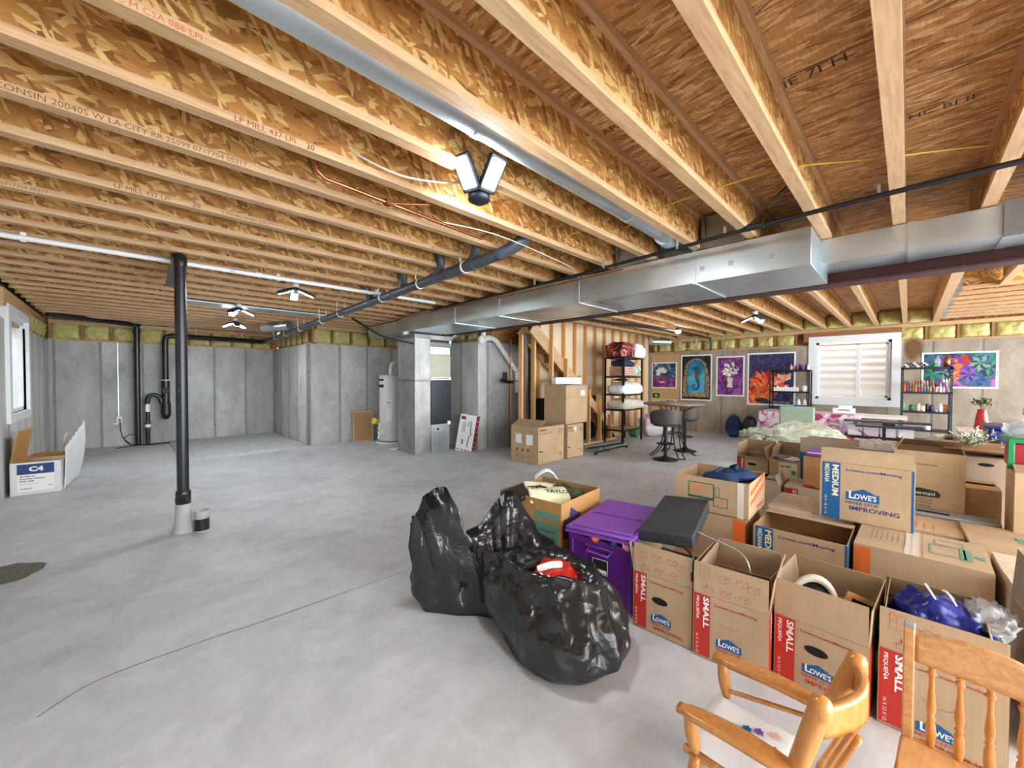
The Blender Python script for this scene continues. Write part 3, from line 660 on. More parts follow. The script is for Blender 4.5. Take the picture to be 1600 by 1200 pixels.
# flue and pvc
f1 = thing('flue_pipe', 'silver corrugated flue pipe curving from the furnace to the beam', 'pipe', (0, 0, 0))
pts = catmull([Vector(p) for p in ((4.62, 6.4, 2.04), (4.63, 6.38, 2.16), (4.70, 6.30, 2.25), (4.82, 6.2, 2.30), (4.98, 6.08, 2.33))], 8)
MB().tube(pts, .055, 'galvanized', 16).build('flex_pipe', f1)
b = MB()
for i in range(3, len(pts) - 2, 1): b.cyl(pts[i], pts[i] + (pts[i + 1] - pts[i]).normalized() * .012, .062, 'galvanized', n=16)
b.build('rib', f1)
pv = thing('vent_pipe', 'white PVC vent pipe bending down behind the stair stud', 'pipe', (0, 0, 0))
def plane_pts(L, y): return [Vector(q) for q in L]
P = [(5.02, 5.80, 2.47), (5.0, 5.80, 2.24), (4.93, 5.80, 2.17), (4.96, 5.80, 2.11), (5.12, 5.80, 2.19), (5.3, 5.80, 2.17), (5.42, 5.80, 2.07), (5.86, 5.80, 1.60), (5.93, 5.80, 1.52), (5.94, 5.80, 1.1)]
b = MB(); b.tube(P, .05, 'pvc_white', 14, smooth_pts=5); b.build('pipe', pv)
b = MB()
for i in (1, 4, 6, 8):
    p, q = Vector(P[i]), Vector(P[i + 1]); d = (q - p).normalized(); b.cyl(p, p + d * .05, .058, 'pvc_white', n=16); b.cyl(p + d * .05, p + d * .055, .0585, 'black_wire', n=16)
b.build('coupling', pv)
cw = thing('water_pipe', 'thin copper water pipe rising along the concrete by the stairs', 'pipe', (5.62, 5.66, 0))
MB().tube([(-.02, 0, 0), (0, 0, .1), (0, 0, 2.18)], .014, 'copper', 10).build('riser', cw)
b = MB()
for z in (.3, .55, 1.05, 1.3, 1.6, 1.9): b.cyl((0, 0, z), (0, 0, z + .04), .019, 'copper')
b.build('fitting', cw)
b = MB(); b.box((-.24, -.07, 1.36), (-.16, 0, 1.52), 'black_plastic', bev=.015); b.cyl((-.3, -.03, 1.36), (-.06, -.03, 1.32), .035, 'black_plastic'); b.cyl((-.12, -.06, 1.31), (-.02, -.06, 1.33), .03, 'steel_dark'); b.cyl((0, -.01, 1.34), (.22, -.03, 1.35), .009, 'black_wire'); b.build('pressure_regulator', cw)
b = MB(); b.tube([(.0, 0, .1), (.08, .0, .4), (.2, 0, .5), (.35, .02, .45)], .01, 'black_wire', smooth_pts=4); b.build('hose', cw)

# ================= drains and pipes =================
def pipe_thing(name, lab, cat, parts, group=None, loc=(0, 0, 0)):
    o = thing(name, lab, cat, loc, 0, group)
    for nm, bb in parts: bb.build(nm, o)
    return o
b = MB(); b.cyl((.38, 4.57, .30), (.38, 4.57, 2.40), .044, 'abs_pipe', n=20)
e = MB(); e.tube([(.38, 4.57, 2.38), (.38, 4.57, 2.43), (.378, 4.60, 2.46), (.37, 4.66, 2.465)], .05, 'abs_pipe', 16, smooth_pts=4)
st = MB(); st.cyl((.37, 4.66, 2.463), (.40, 5.75, 2.44), .045, 'pipe_grey', n=16); st.cyl((.40, 5.7, 2.44), (.401, 5.78, 2.44), .05, 'pipe_grey', n=16)
co = MB(); co.lathe([(.05, .25), (.056, .25), (.056, .36), (.05, .37)], 'abs_pipe', Tr(.38, 4.57, 0)); co.cyl((.38, 4.57, .30), (.36, 4.50, .30), .045, 'abs_pipe', n=18); co.cyl((.36, 4.50, .30), (.357, 4.49, .30), .03, 'hole', n=6)
pr = MB()
for k in range(24):
    z = .5 + k * .075
    if k % 5 != 4: pr.box((.355, 4.5335, z), (.3585, 4.536, z + .045), 'pipe_grey')
sk = MB(); sk.lathe([(.085, 0), (.062, .1), (.058, .25), (.05, .26)], 'concrete_plain', Tr(.38, 4.57, 0))
pipe_thing('drain_stack', 'tall black drain pipe standing in the middle of the open floor', 'pipe', [('pipe', b), ('elbow', e), ('horizontal_run', st), ('cleanout_cap', co), ('printed_line', pr), ('concrete_collar', sk)])
b = MB(); X = Tr(.50, 4.48, 0); b.lathe([(.056, 0), (.056, .12), (.06, .13), (.06, .185), (.05, .185), (.05, .1), (.0, .1)], 'concrete_plain', X); b2 = MB(); b2.lathe([(.0575, .01), (.0575, .115)], 'abs_pipe', X)
pipe_thing('floor_drain_stub', 'short concrete-smeared pipe stub beside the foot of the drain stack', 'pipe', [('cup', b), ('sleeve', b2)])
# main drain under the joists
A, Bp = Vector((2.27, 2.40, 2.43)), Vector((2.46, 10.75, 2.27)); d = (Bp - A).normalized()
b = MB(); b.cyl(A, Bp, .05, 'pipe_grey', n=18)
h = MB(); br = MB()
for t_ in (.35, .75, 1.0, 1.9, 2.5, 3.4, 4.6, 6.2, 7.6): h.cyl(A + d * t_, A + d * (t_ + .05), .058, 'pipe_grey', n=18)
st = MB()
for t_ in (.5, 1.3, 2.2, 3.6, 4.4, 5.6, 6.6, 7.4):
    p = A + d * t_; st.cyl(p, p + d * .02, .056, 'ink_white', n=18); st.box((p.x - .06, p.y, p.z + .04), (p.x - .052, p.y + .018, 2.56), 'ink_white'); st.box((p.x + .052, p.y, p.z + .04), (p.x + .06, p.y + .018, 2.56), 'ink_white')
brs = []
for t_, dx in ((.45, -.03), (1.0, -.05), (1.75, -.05), (2.6, -.12)):
    br = MB(); brs.append(('branch_pipe', br)); p = A + d * t_; br.tube([p, p + Vector((dx * .4, -.1, .07)), p + Vector((dx, -.14, .18)), p + Vector((dx * 2, -.14, .3))], .045, 'pipe_grey', 14, smooth_pts=4)
en = MB(); en.tube([A + d * .02, A, A + Vector((.05, -.12, .05)), A + Vector((.1, -.2, .12))], .052, 'pipe_grey', 14, smooth_pts=4)
pipe_thing('main_drain', 'long dark grey drain pipe sloping under the joists to the far wall', 'pipe', [('pipe', b), ('coupling', h), ('hanger_strap', st), ('end_elbow', en)] + brs)
# far wall pipes
b = MB(); b.cyl((.22, 11.12, 0), (.22, 11.12, 2.40), .05, 'abs_pipe', n=18); e = MB(); e.tube([(.22, 11.12, 2.38), (.22, 11.11, 2.44), (.16, 11.05, 2.465), (-.9, 10.3, 2.467)], .042, 'abs_pipe', 14, smooth_pts=5)
c_ = MB(); c_.cyl((.22, 11.12, 1.9), (.22, 11.12, 2.0), .056, 'abs_pipe', n=18); c_.cyl((.22, 11.12, 2.28), (.22, 11.12, 2.40), .058, 'abs_pipe', n=18)
pipe_thing('vent_stack', 'straight black vertical pipe against the far left concrete wall', 'pipe', [('pipe', b), ('upper_run', e), ('coupling', c_)])
b = MB(); b.tube([(.66, 11.12, .82), (.66, 11.12, 2.15), (.68, 11.11, 2.26), (.78, 11.1, 2.29), (2.42, 11.05, 2.27), (2.47, 10.8, 2.27)], .055, 'abs_pipe', 16)
e = MB(); e.cyl((.66, 11.12, .60), (.66, 11.12, .86), .085, 'abs_pipe', n=20); e.cyl((.66, 11.12, .86), (.66, 11.12, 1.35), .07, 'abs_pipe', n=20); e.lathe([(0.0, .5), (.05, .52), (.085, .6)], 'abs_pipe', Tr(.66, 11.12, 0)); e.cyl((.66, 11.05, 1.12), (.65, 10.99, 1.12), .06, 'abs_pipe', n=18)
s_ = MB(); s_.cyl((.66, 11.12, 1.33), (.66, 11.12, 1.345), .074, 'ink_white', n=20); s_.cyl((.66, 11.12, .95), (.66, 11.12, .96), .074, 'pipe_grey', n=20)
f_ = MB(); f_.tube([(.59, 11.1, .86), (.56, 11.1, .97), (.48, 11.1, 1.03), (.40, 11.1, 1.0), (.37, 11.1, .9), (.37, 11.1, .72)], .04, 'abs_pipe', 14, smooth_pts=4); f_.cyl((.37, 11.1, 0), (.37, 11.1, .8), .036, 'abs_pipe', n=16)
for z in (.30, .42): f_.cyl((.37, 11.1, z), (.37, 11.1, z + .05), .048, 'pipe_grey', n=16)
lb = MB(); lb.cyl((.37, 11.1, .68), (.37, 11.1, .84), .0415, 'paper_white', n=16); lb.cyl((.37, 11.1, .71), (.37, 11.1, .81), .0422, 'ink_orange', n=6); lb.cyl((.37, 11.1, .36), (.37, 11.1, .42), .049, 'paper_white', n=16)
ho = MB()
for x in (1.15, 2.0): ho.tube([(x - .02, 11.09, 2.33), (x, 11.09, 2.18), (x + .03, 11.09, 2.33), (x + .03, 11.09, 2.5)], .006, 'ink_white')
pipe_thing('sewer_trap', 'black looped drain with cleanout and orange-white tag on the far wall', 'pipe', [('main_pipe', b), ('trap_body', e), ('clamp_band', s_), ('floor_riser', f_), ('warning_tag', lb), ('hanger_strap', ho)])
# white pvc overhead, orange pex, copper, gas line
b = MB(); b.cyl((-.95, 4.86, 2.467), (3.15, 4.70, 2.455), .022, 'pvc_white', n=12); s_ = MB()
for x in (-.55, .38, 1.2, 2.3): s_.box((x, 4.82 - x * .03, 2.435), (x + .03, 4.83 - x * .03, JB + .02), 'ink_white')
l_ = MB(); l_.box((.78, 4.772, 2.45), (.84, 4.774, 2.475), 'ink_navy'); l_.cyl((1.0, 4.785, 2.465), (1.06, 4.783, 2.464), .027, 'pvc_white')
pipe_thing('supply_pipe', 'slim white plastic pipe strapped under the left joists', 'pipe', [('pipe', b), ('strap', s_), ('printed_label', l_)])
b = MB(); b.tube([(-.55, 3.95, 2.60), (-.2, 3.99, 2.60), (.8, 3.98, 2.585), (2.0, 4.0, 2.585)], .011, 'orange_pex', 8, smooth_pts=6); tag(b.build('heating_tube'), 'bright orange flexible tube running along a left joist bay', 'pipe')
b = MB(); b.tube([(.75, 2.25, 2.62), (.76, 2.25, 2.50), (.80, 2.26, 2.475), (1.2, 2.28, 2.47), (2.0, 2.34, 2.47), (2.1, 2.34, 2.55)], .011, 'copper', 8); c_ = MB(); c_.box((1.17, 2.26, 2.455), (1.2, 2.30, 2.49), 'copper'); c_.tube([(1.2, 2.28, 2.47), (1.42, 2.18, 2.50)], .008, 'copper')
pipe_thing('gas_line', 'thin copper pipe clipped under a joist left of the near work light', 'pipe', [('pipe', b), ('clip', c_)])
b = MB(); b.tube([(3.05, -3.9, 2.425), (3.06, -.4, 2.425), (3.10, .6, 2.43), (3.2, 1.6, 2.43), (3.33, 3.0, 2.435), (3.42, 5.2, 2.44)], .015, 'black_plastic', 10, smooth_pts=4)
c_ = MB(); c_.cyl((3.09, .70, 2.43), (3.095, .80, 2.43), .024, 'steel_dark', n=12)
for y in (.13, .95, 1.3, 2.0, 2.9): c_.box((3.08 + y * .055, y, 2.42), (3.10 + y * .055, y + .014, 2.495), 'tape_silver')
pipe_thing('black_conduit', 'black pipe running just below the joists beside the trunk duct', 'pipe', [('pipe', b), ('clip', c_)])
b = MB(); b.tube([(3.36, 1.9, 2.415), (3.42, 3, 2.42), (3.46, 4.5, 2.43), (3.48, 6.5, 2.45)], .008, 'copper', 8); tag(b.build('copper_line'), 'thin copper line running along the top edge of the trunk duct', 'pipe')
b = MB(); b.tube([(2.9, 6.9, 2.45), (3.05, 6.7, 2.30), (3.3, 6.5, 2.12), (3.7, 6.3, 2.03), (3.76, 6.3, 2.02)], .018, 'black_wire', 8, smooth_pts=6); tag(b.build('black_hose'), 'black flexible hose drooping from the joists to the metal return duct', 'hose')
b = MB()
b.tube([(2.74, 1.31, 2.605), (2.735, 1.26, 2.60), (2.71, .95, 2.60), (2.74, .66, 2.61), (2.79, .46, 2.61), (2.88, .28, 2.6), (3.0, .1, 2.6), (3.12, -.12, 2.6), (3.27, -.35, 2.6)], .0045, 'yellow_wire', 6, smooth_pts=5)
tag(b.build('yellow_cable'), 'long yellow cable threaded through the joists at upper right', 'cable')
b = MB(); b.tube([(2.95, 1.69, 2.62), (2.9, 1.55, 2.61)], .0045, 'yellow_wire', 6); tag(b.build('yellow_cable'), 'short yellow cable end beside the round duct, between it and the next joist', 'cable')
b = MB(); b.tube([(2.72, 2.08, 2.60), (2.70, 1.92, 2.6)], .0045, 'yellow_wire', 6); tag(b.build('yellow_cable'), 'short yellow cable end two joists left of the round duct', 'cable')
b = MB(); b.tube([(.9, 2.09, 2.58), (1.1, 1.98, 2.5), (1.3, 1.82, 2.47), (1.4, 1.76, 2.5)], .006, 'white_wire', 6, smooth_pts=5); tag(b.build('white_cable'), 'white cable feeding the near overhead work light', 'cable')
b = MB(); b.tube([(1.5, 2.4, 2.5), (2.0, 2.2, 2.47), (2.8, 2.25, 2.46), (3.3, 2.4, 2.5)], .0035, 'white_wire', 6, smooth_pts=5); tag(b.build('white_cable'), 'thin white cable sagging across joists right of the near work light', 'cable')
b = MB(); b.tube([(3.0, .56, 2.6), (2.98, .62, 2.54), (3.08, .78, 2.45), (3.12, .9, 2.43)], .005, 'black_wire', 6, smooth_pts=5); tag(b.build('black_cable'), 'short black cable dropping from a joist to the black conduit', 'cable')
# thick black cables over the craft area
b = MB()
for dy in (0, .05): b.tube([(4.6, 4.0 + dy, 2.46), (6.5, 3.95 + dy, 2.45), (8.5, 3.6 + dy, 2.455), (10.6, 3.62, 2.46), (10.82, 3.6, 2.40), (10.84, 3.6, 2.14)], .022, 'black_wire', 8, smooth_pts=5)
tag(b.build('black_cable'), 'thick black cables strapped under the craft area joists', 'cable')
b = MB(); b.tube([(10.6, 3.85, 2.48), (10.6, 3.9, 2.28), (10.6, 4.1, 2.2), (10.6, 4.3, 2.3), (10.6, 4.2, 2.45), (10.6, 4.0, 2.4), (10.6, 3.95, 2.2)], .007, 'white_wire', 6, smooth_pts=6); tag(b.build('white_cable'), 'coiled white cable hanging near the posters by the yellow batts', 'cable')
sd = thing('dryer_duct', 'silver dryer duct with open round end above the small posters', 'duct', (0, 0, 0))
MB().cyl((9.7, 4.65, 2.36), (10.1, 4.4, 2.36), .085, 'galvanized', n=20).build('duct_pipe', sd); MB().cyl((10.1, 4.4, 2.36), (10.14, 4.37, 2.36), .1, 'galvanized', n=20).build('collar', sd)
b = MB()
for (x, y, sx) in ((7.6, 2.45, .55), (8.3, 2.1, .4)): b.tube([(x, y, 2.62), (x + sx, y, 2.62), (x + sx, y, 2.52), (x + sx * .6, y, 2.52)], .01, 'copper', 8)
tag(b.build('copper_line'), 'dark copper pipe bends tucked between joists over the craft area', 'pipe')

# ================= lights =================
def worklight(x, y, rz, lab, n=3, led='led', tilt=35, sc=1.0, angs=None):
    o = thing('work_light', lab, 'light', (x, y, JB + .0), rz); o.scale = (sc, sc, sc)
    b = MB(); b.cyl((0, 0, 0), (0, 0, -.05), .035, 'white_paint', n=18); b.lathe([(.03, -.05), (.055, -.07), (.055, -.11), (.03, -.125), (0, -.125)], 'steel_dark', n=18); b.build('socket_body', o)
    for k in range(n):
        a = (angs[k] if angs else 2 * PI * k / n + PI / 2); X = Rz(a) @ Tr(.05, 0, -.085) @ Ry(R(tilt))
        w = MB(); w.box((0, -.05, -.012), (.17, .05, .012), 'steel_dark', X, bev=.006)
        for q in range(5): w.box((.02 + q * .03, -.045, .012), (.026 + q * .03, .045, .024), 'steel_dark', X)
        p = w.build('wing', o); g = MB(); g.box((.022, -.035, -.016), (.155, .035, -.012), led, X); g.build('led_panel', p)
    return o
worklight(1.42, 1.685, 0, 'near overhead work light with two glowing white panels', 3, tilt=-50, sc=1.1, angs=[R(-129 - 36), R(-129 + 36), R(51)])
worklight(1.45, 5.02, R(-10), 'middle overhead work light glowing over the open floor by the white pipe', 3, tilt=24)
worklight(1.25, 7.02, R(20), 'work light glowing against the flat silver sheet near the far left wall', 3, tilt=24)
worklight(1.5, 8.75, R(60), 'farthest left work light, nearest the far concrete wall', 3, tilt=24)
worklight(7.32, 1.76, R(15), 'bright work light over the craft area near the window', 3, tilt=26)
b = MB(); b.cyl((0, 0, 0), (0, 0, -.05), .05, 'black_plastic', n=18); o = thing('ceiling_lamp', 'small round white lamp near the silver dryer duct', 'light', (8.55, 3.5, JB)); b.build('lamp_holder', o)
MB().lathe([(.05, -.05), (.06, -.075), (.045, -.1), (0, -.105)], 'led_small', n=18).build('bulb', o)
# unseen fill lamp added behind the camera, built like the work lights
worklight(1.6, -1.9, 0, 'added fill light behind the camera, over the unseen near end of the basement', 3)
# outlet and conduit on far wall, cord
o = thing('wall_outlet', 'white outlet on the far left wall with a plug and thin conduit', 'outlet', (-.06, YB - .02, .53))
b = MB(); b.box((-.035, -.02, -.055), (.05, .02, .065), 'ink_white', bev=.004); b.build('cover_plate', o)
b = MB(); b.box((-.006, -.008, .06), (.006, .012, 1.56), 'tape_silver'); b.build('conduit', o)
b = MB(); b.box((-.0, -.04, -.02), (.03, -.018, .015), 'black_plastic', bev=.005); b.box((-.08, -.06, -.09), (.0, -.02, -.06), 'ink_white', bev=.006); b.build('plug', o)
b = MB(); b.tube([(-.04, 11.22, .5), (-.03, 11.2, .3), (.02, 11.18, .12), (.1, 11.12, .03), (.25, 11.0, .012), (.5, 10.9, .012), (.9, 11.0, .012), (.6, 11.1, .012), (.1, 10.95, .012), (-.1, 10.8, .012)], .008, 'black_wire', 6, smooth_pts=6)
b.tube([(.1, 11.12, .05), (.02, 11.2, .14), (.1, 11.2, .22), (.17, 11.18, .2)], .008, 'black_wire', 6, smooth_pts=6)
tag(b.build('power_cord'), 'black power cord trailing from the outlet along the far wall floor', 'cord')
# ================= cartons =================
TH = .004
def carton(label, x, y, w, d, h, z=0, rz=-90, mat='card', flaps=None, front=None, right=None, left=None, top=None, flapprint=None, closed=False, group=None, fl=None, inside='card_inside', floor_in=None, name='cardboard_box', tapes=None):
    """flaps: dict side -> opening angle in degrees (0 closed over the box, 90 upright, 180 out flat, >180 hanging)"""
    o = thing(name, label, 'box', (x, y, z), R(rz), group)
    b = MB()
    b.box((0, 0, 0), (w, d, .006), mat)
    b.box((0, 0, 0), (w, TH, h), mat); b.box((0, d - TH, 0), (w, d, h), mat); b.box((0, TH, 0), (TH, d - TH, h), mat); b.box((w - TH, TH, 0), (w, d - TH, h), mat)
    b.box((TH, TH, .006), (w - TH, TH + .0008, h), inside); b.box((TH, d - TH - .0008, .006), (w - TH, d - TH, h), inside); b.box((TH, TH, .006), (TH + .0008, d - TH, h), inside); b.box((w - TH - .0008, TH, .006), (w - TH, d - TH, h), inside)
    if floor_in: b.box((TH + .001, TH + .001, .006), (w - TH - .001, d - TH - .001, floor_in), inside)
    if front: front(b, Tr(0, -.0012, 0) @ FRONT, w, h)
    if right: right(b, Tr(w + .0012, 0, 0) @ Rz(PI / 2) @ FRONT, d, h)
    if left: left(b, Tr(-.0012, d, 0) @ Rz(-PI / 2) @ FRONT, d, h)
    b.build('body', o)
    L = fl or min(w, d) / 2
    fd = flaps or {}
    if closed: fd = {'left': 1, 'right': 1, 'front': 0, 'back': 0}
    # each flap is built in a frame: hinge on local x axis, length along +y when closed, outside = +z
    hinge = {'front': (Tr(0, 0, h), w), 'back': (Tr(w, d, h) @ Rz(PI), w), 'left': (Tr(0, d, h) @ Rz(-PI / 2), d), 'right': (Tr(w, 0, h) @ Rz(PI / 2), d)}
    for s_, a in fd.items():
        X, hw = hinge[s_]; ln = L
        if isinstance(a, tuple): a, ln = a
        if closed: ln = min(d / 2 - .001, L) if s_ in ('front', 'back') else min(L, w / 2 - .01)
        f = MB(); zz = .0035 if (closed and s_ in ('front', 'back')) else 0
        Xf = X @ Tr(0, 0, zz) @ Rx(R(a))
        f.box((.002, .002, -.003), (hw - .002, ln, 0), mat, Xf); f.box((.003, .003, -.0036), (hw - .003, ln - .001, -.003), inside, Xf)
        if flapprint and s_ in flapprint: flapprint[s_](f, Xf @ Tr(0, 0, .0008), hw, ln)
        f.build('flap', o)
    if top or tapes:
        t_ = MB()
        if tapes: t_.rect(w * tapes[0] - .03 if tapes[2] == 'y' else 0, 0 if tapes[2] == 'y' else d * .5 - .028, w * tapes[0] + .03 if tapes[2] == 'y' else w, d if tapes[2] == 'y' else d * .5 + .028, tapes[1], Tr(0, 0, h + .0045))
        if tapes: t_.build('packing_tape', o)
        if top: t2 = MB(); top(t2, Tr(0, 0, h + .0055), w, d); t2.build('printed_top', o)
    return o
def arcs(b, X, cx, cy, s, mat='ink_line', kind=0, w=.0016):
    """small line drawing of a carton"""
    a = s; P = [(0, 0), (a, -.15 * a), (a * 1.6, .2 * a), (a * .6, .35 * a)]
    for i in range(4):
        p, q = P[i], P[(i + 1) % 4]; b.line((cx + p[0], cy + p[1] + a * .7), (cx + q[0], cy + q[1] + a * .7), w, mat, X)
    for i in (0, 1, 2): p = P[i]; b.line((cx + p[0], cy + p[1]), (cx + p[0], cy + p[1] + a * .7), w, mat, X)
    for i in (0, 1): p, q = P[i], P[i + 1]; b.line((cx + p[0], cy + p[1]), (cx + q[0], cy + q[1]), w, mat, X)
    if kind == 1:
        b.line((cx + a * .5, cy + a * 1.5), (cx + a * .5, cy + a * 1.05), w * 2, 'ink_red', X); b.poly([(cx + a * .35, cy + a * 1.15), (cx + a * .5, cy + a * .95), (cx + a * .65, cy + a * 1.15)], 'ink_red', X)
    if kind == 2:
        for p in P: b.line((cx + p[0], cy + p[1] + a * .7), (cx + p[0] + (.3 * a if p[0] > a * .7 else -.3 * a), cy + p[1] + a * 1.0), w, mat, X)
def dia_flap(b, X, w, ln):
    # printed on the outside of a flap; hinge at v=0
    X = X @ Tr(0, .0, 0)
    s = w / .32
    b.frame(.03 * s, ln * .52, .075 * s, ln * .9, .0015, 'ink_line', X); b.line((.03 * s, ln * .72), (.075 * s, ln * .72), .0012, 'ink_line', X); b.line((.05 * s, ln * .52), (.05 * s, ln * .9), .0012, 'ink_line', X)
    arcs(b, X, .11 * s, ln * .55, .03 * s, kind=2); arcs(b, X, .19 * s, ln * .58, .03 * s); arcs(b, X, .235 * s, ln * .5, .03 * s)
    arcs(b, X, .05 * s, ln * .1, .026 * s, kind=1); arcs(b, X, .125 * s, ln * .12, .026 * s, kind=2); arcs(b, X, .2 * s, ln * .12, .028 * s)
    for x, y in ((.10, .62), (.18, .6), (.045, .2), (.185, .2)): b.disc(x * s, ln * y, .0022, .0022, 'ink_red', X, n=8)
def lowes_logo(b, X, x, y, w, blue='ink_blue', t1='ink_red', wide=True):
    h = w * .32
    b.poly([(x, y), (x + w, y), (x + w, y + h), (x + w * .82, y + h * 1.05), (x + w * .82, y + h * 1.18), (x + w * .52, y + h * 1.55), (x + w * .2, y + h * 1.1), (x + w * .2, y + h), (x, y + h)], blue, X)
    b.text('L', x + w * .1, y + h * .22, h * .95, 'ink_white', X, bold=.02, z=.0006); b.text("OWE'S", x + w * .26, y + h * .22, h * .68, 'ink_white', X, bold=.02, width=w * .66, z=.0006)
    b.text('NEVER STOP', x + 0.0 * w, y - h * .5, h * .36, t1, X, bold=.015, width=w * .98); b.text('IMPROVING', x + w * .12, y - h * 1.25, h * .55, t1, X, bold=.02, width=w * 1.45)
def small_front(hole=None, logo_y=.27, hole_y=.62):
    def f(b, X, w, h):
        sw = w * .245
        b.rect(0.004, .012, sw, h - .002, 'ink_red', X)
        b.text('SMALL', sw * .60, h * .965, sw * .34, 'ink_white', X, rot=-PI / 2, bold=.03, width=h * .48, z=.0006)
        b.text('PEQUE\u00d1A', sw * .18, h * .95, sw * .22, 'ink_white', X, rot=-PI / 2, bold=.02, width=h * .36, z=.0006)
        b.text('16 X 12 X 12', sw * .2, h * .36, sw * .14, 'ink_white', X, rot=-PI / 2, width=h * .30, z=.0006)
        b.text('Lowes.com/Moving', w * .31, h * .86, h * .05, 'ink_red', X, bold=.015, width=w * .55)
        lowes_logo(b, X, w * .33, h * logo_y, w * .34)
        if hole == 'open': b.disc(w * .48, h * hole_y, .042, .02, 'hole', X)
        elif hole == 'cut':
            for k in range(10):
                a, c = PI * k / 10 + PI, PI * (k + 1) / 10 + PI; b.line((w * .5 + .042 * math.cos(a), h * hole_y + .02 * math.sin(a)), (w * .5 + .042 * math.cos(c), h * hole_y + .02 * math.sin(c)), .0015, 'ink_brown', X)
    return f
def small_side(b, X, w, h):
    b.rect(.006, .012, w * .2, h - .004, 'ink_red', X); b.text('SMALL', w * .13, h * .95, .02, 'ink_white', X, rot=-PI / 2, bold=.03, width=h * .4, z=.0006)
def medium_front(show_logo=True):
    def f(b, X, w, h):
        sw = w * .21
        b.rect(.012, .002, .012 + sw, h - .002, 'ink_blue', X)
        b.text('MEDIUM', .012 + sw * .55, h * .96, sw * .36, 'ink_cream', X, rot=-PI / 2, bold=.03, width=h * .55, z=.0006)
        b.text('MEDIANA', .012 + sw * .14, h * .96, sw * .26, 'ink_cream', X, rot=-PI / 2, bold=.02, width=h * .33, z=.0006)
        b.text('18 X 18 X 16', .012 + sw * .16, h * .40, sw * .12, 'ink_cream', X, rot=-PI / 2, width=h * .34, z=.0006)
        b.text('Lowes.com/Moving', w * .30, h * .86, h * .06, 'ink_navy', X, bold=.012, width=w * .58)
        if show_logo: lowes_logo(b, X, w * .3, h * .38, w * .36, t1='ink_navy')
        b.rect(w - .012, .002, w - .001, h - .002, 'ink_blue', X)
    return f
def blue_side(b, X, w, h): b.rect(.002, .002, w * .18, h - .002, 'ink_blue', X)

# ---- front row, left to right ----
xl_ang = -85.0
def xl_front(b, X, w, h):
    b.rect(w * .60, h * .36, w - .02, h * .86, 'ink_mint', X); b.text('x-large', w * .635, h * .70, h * .085, 'ink_orange', X, bold=.03, width=w * .30, z=.0006)
    b.text('extra grande', w * .66, h * .605, h * .04, 'ink_black', X, bold=.015, width=w * .25, z=.0006); b.text('22 x 22 x 21\u00bd', w * .66, h * .52, h * .045, 'ink_black', X, bold=.015, width=w * .27, z=.0006)
    b.text('U', w * .86, h * .16, h * .07, 'ink_black', X, bold=.02); b.text('S.A.', w * .9, h * .16, h * .05, 'ink_black', X, bold=.02)
def xl_right(b, X, w, h):
    b.poly([(.02, h * .55), (w * .46, h * .55), (w * .46, h * .80), (w * .38, h * .82), (w * .22, h * .92), (.10, h * .80), (.02, h * .79)], 'ink_purple', X)
    b.text("LOWE'S", .04, h * .63, h * .10, 'card_orange', X, bold=.03, width=w * .36, z=.0006)
xlb = carton('extra large orange-tan box with green x-large label behind the trash bag', 2.02, 2.14, .54, .54, .55, rz=xl_ang, mat='card_orange', front=xl_front, right=xl_right, inside='card_dark', floor_in=.38)
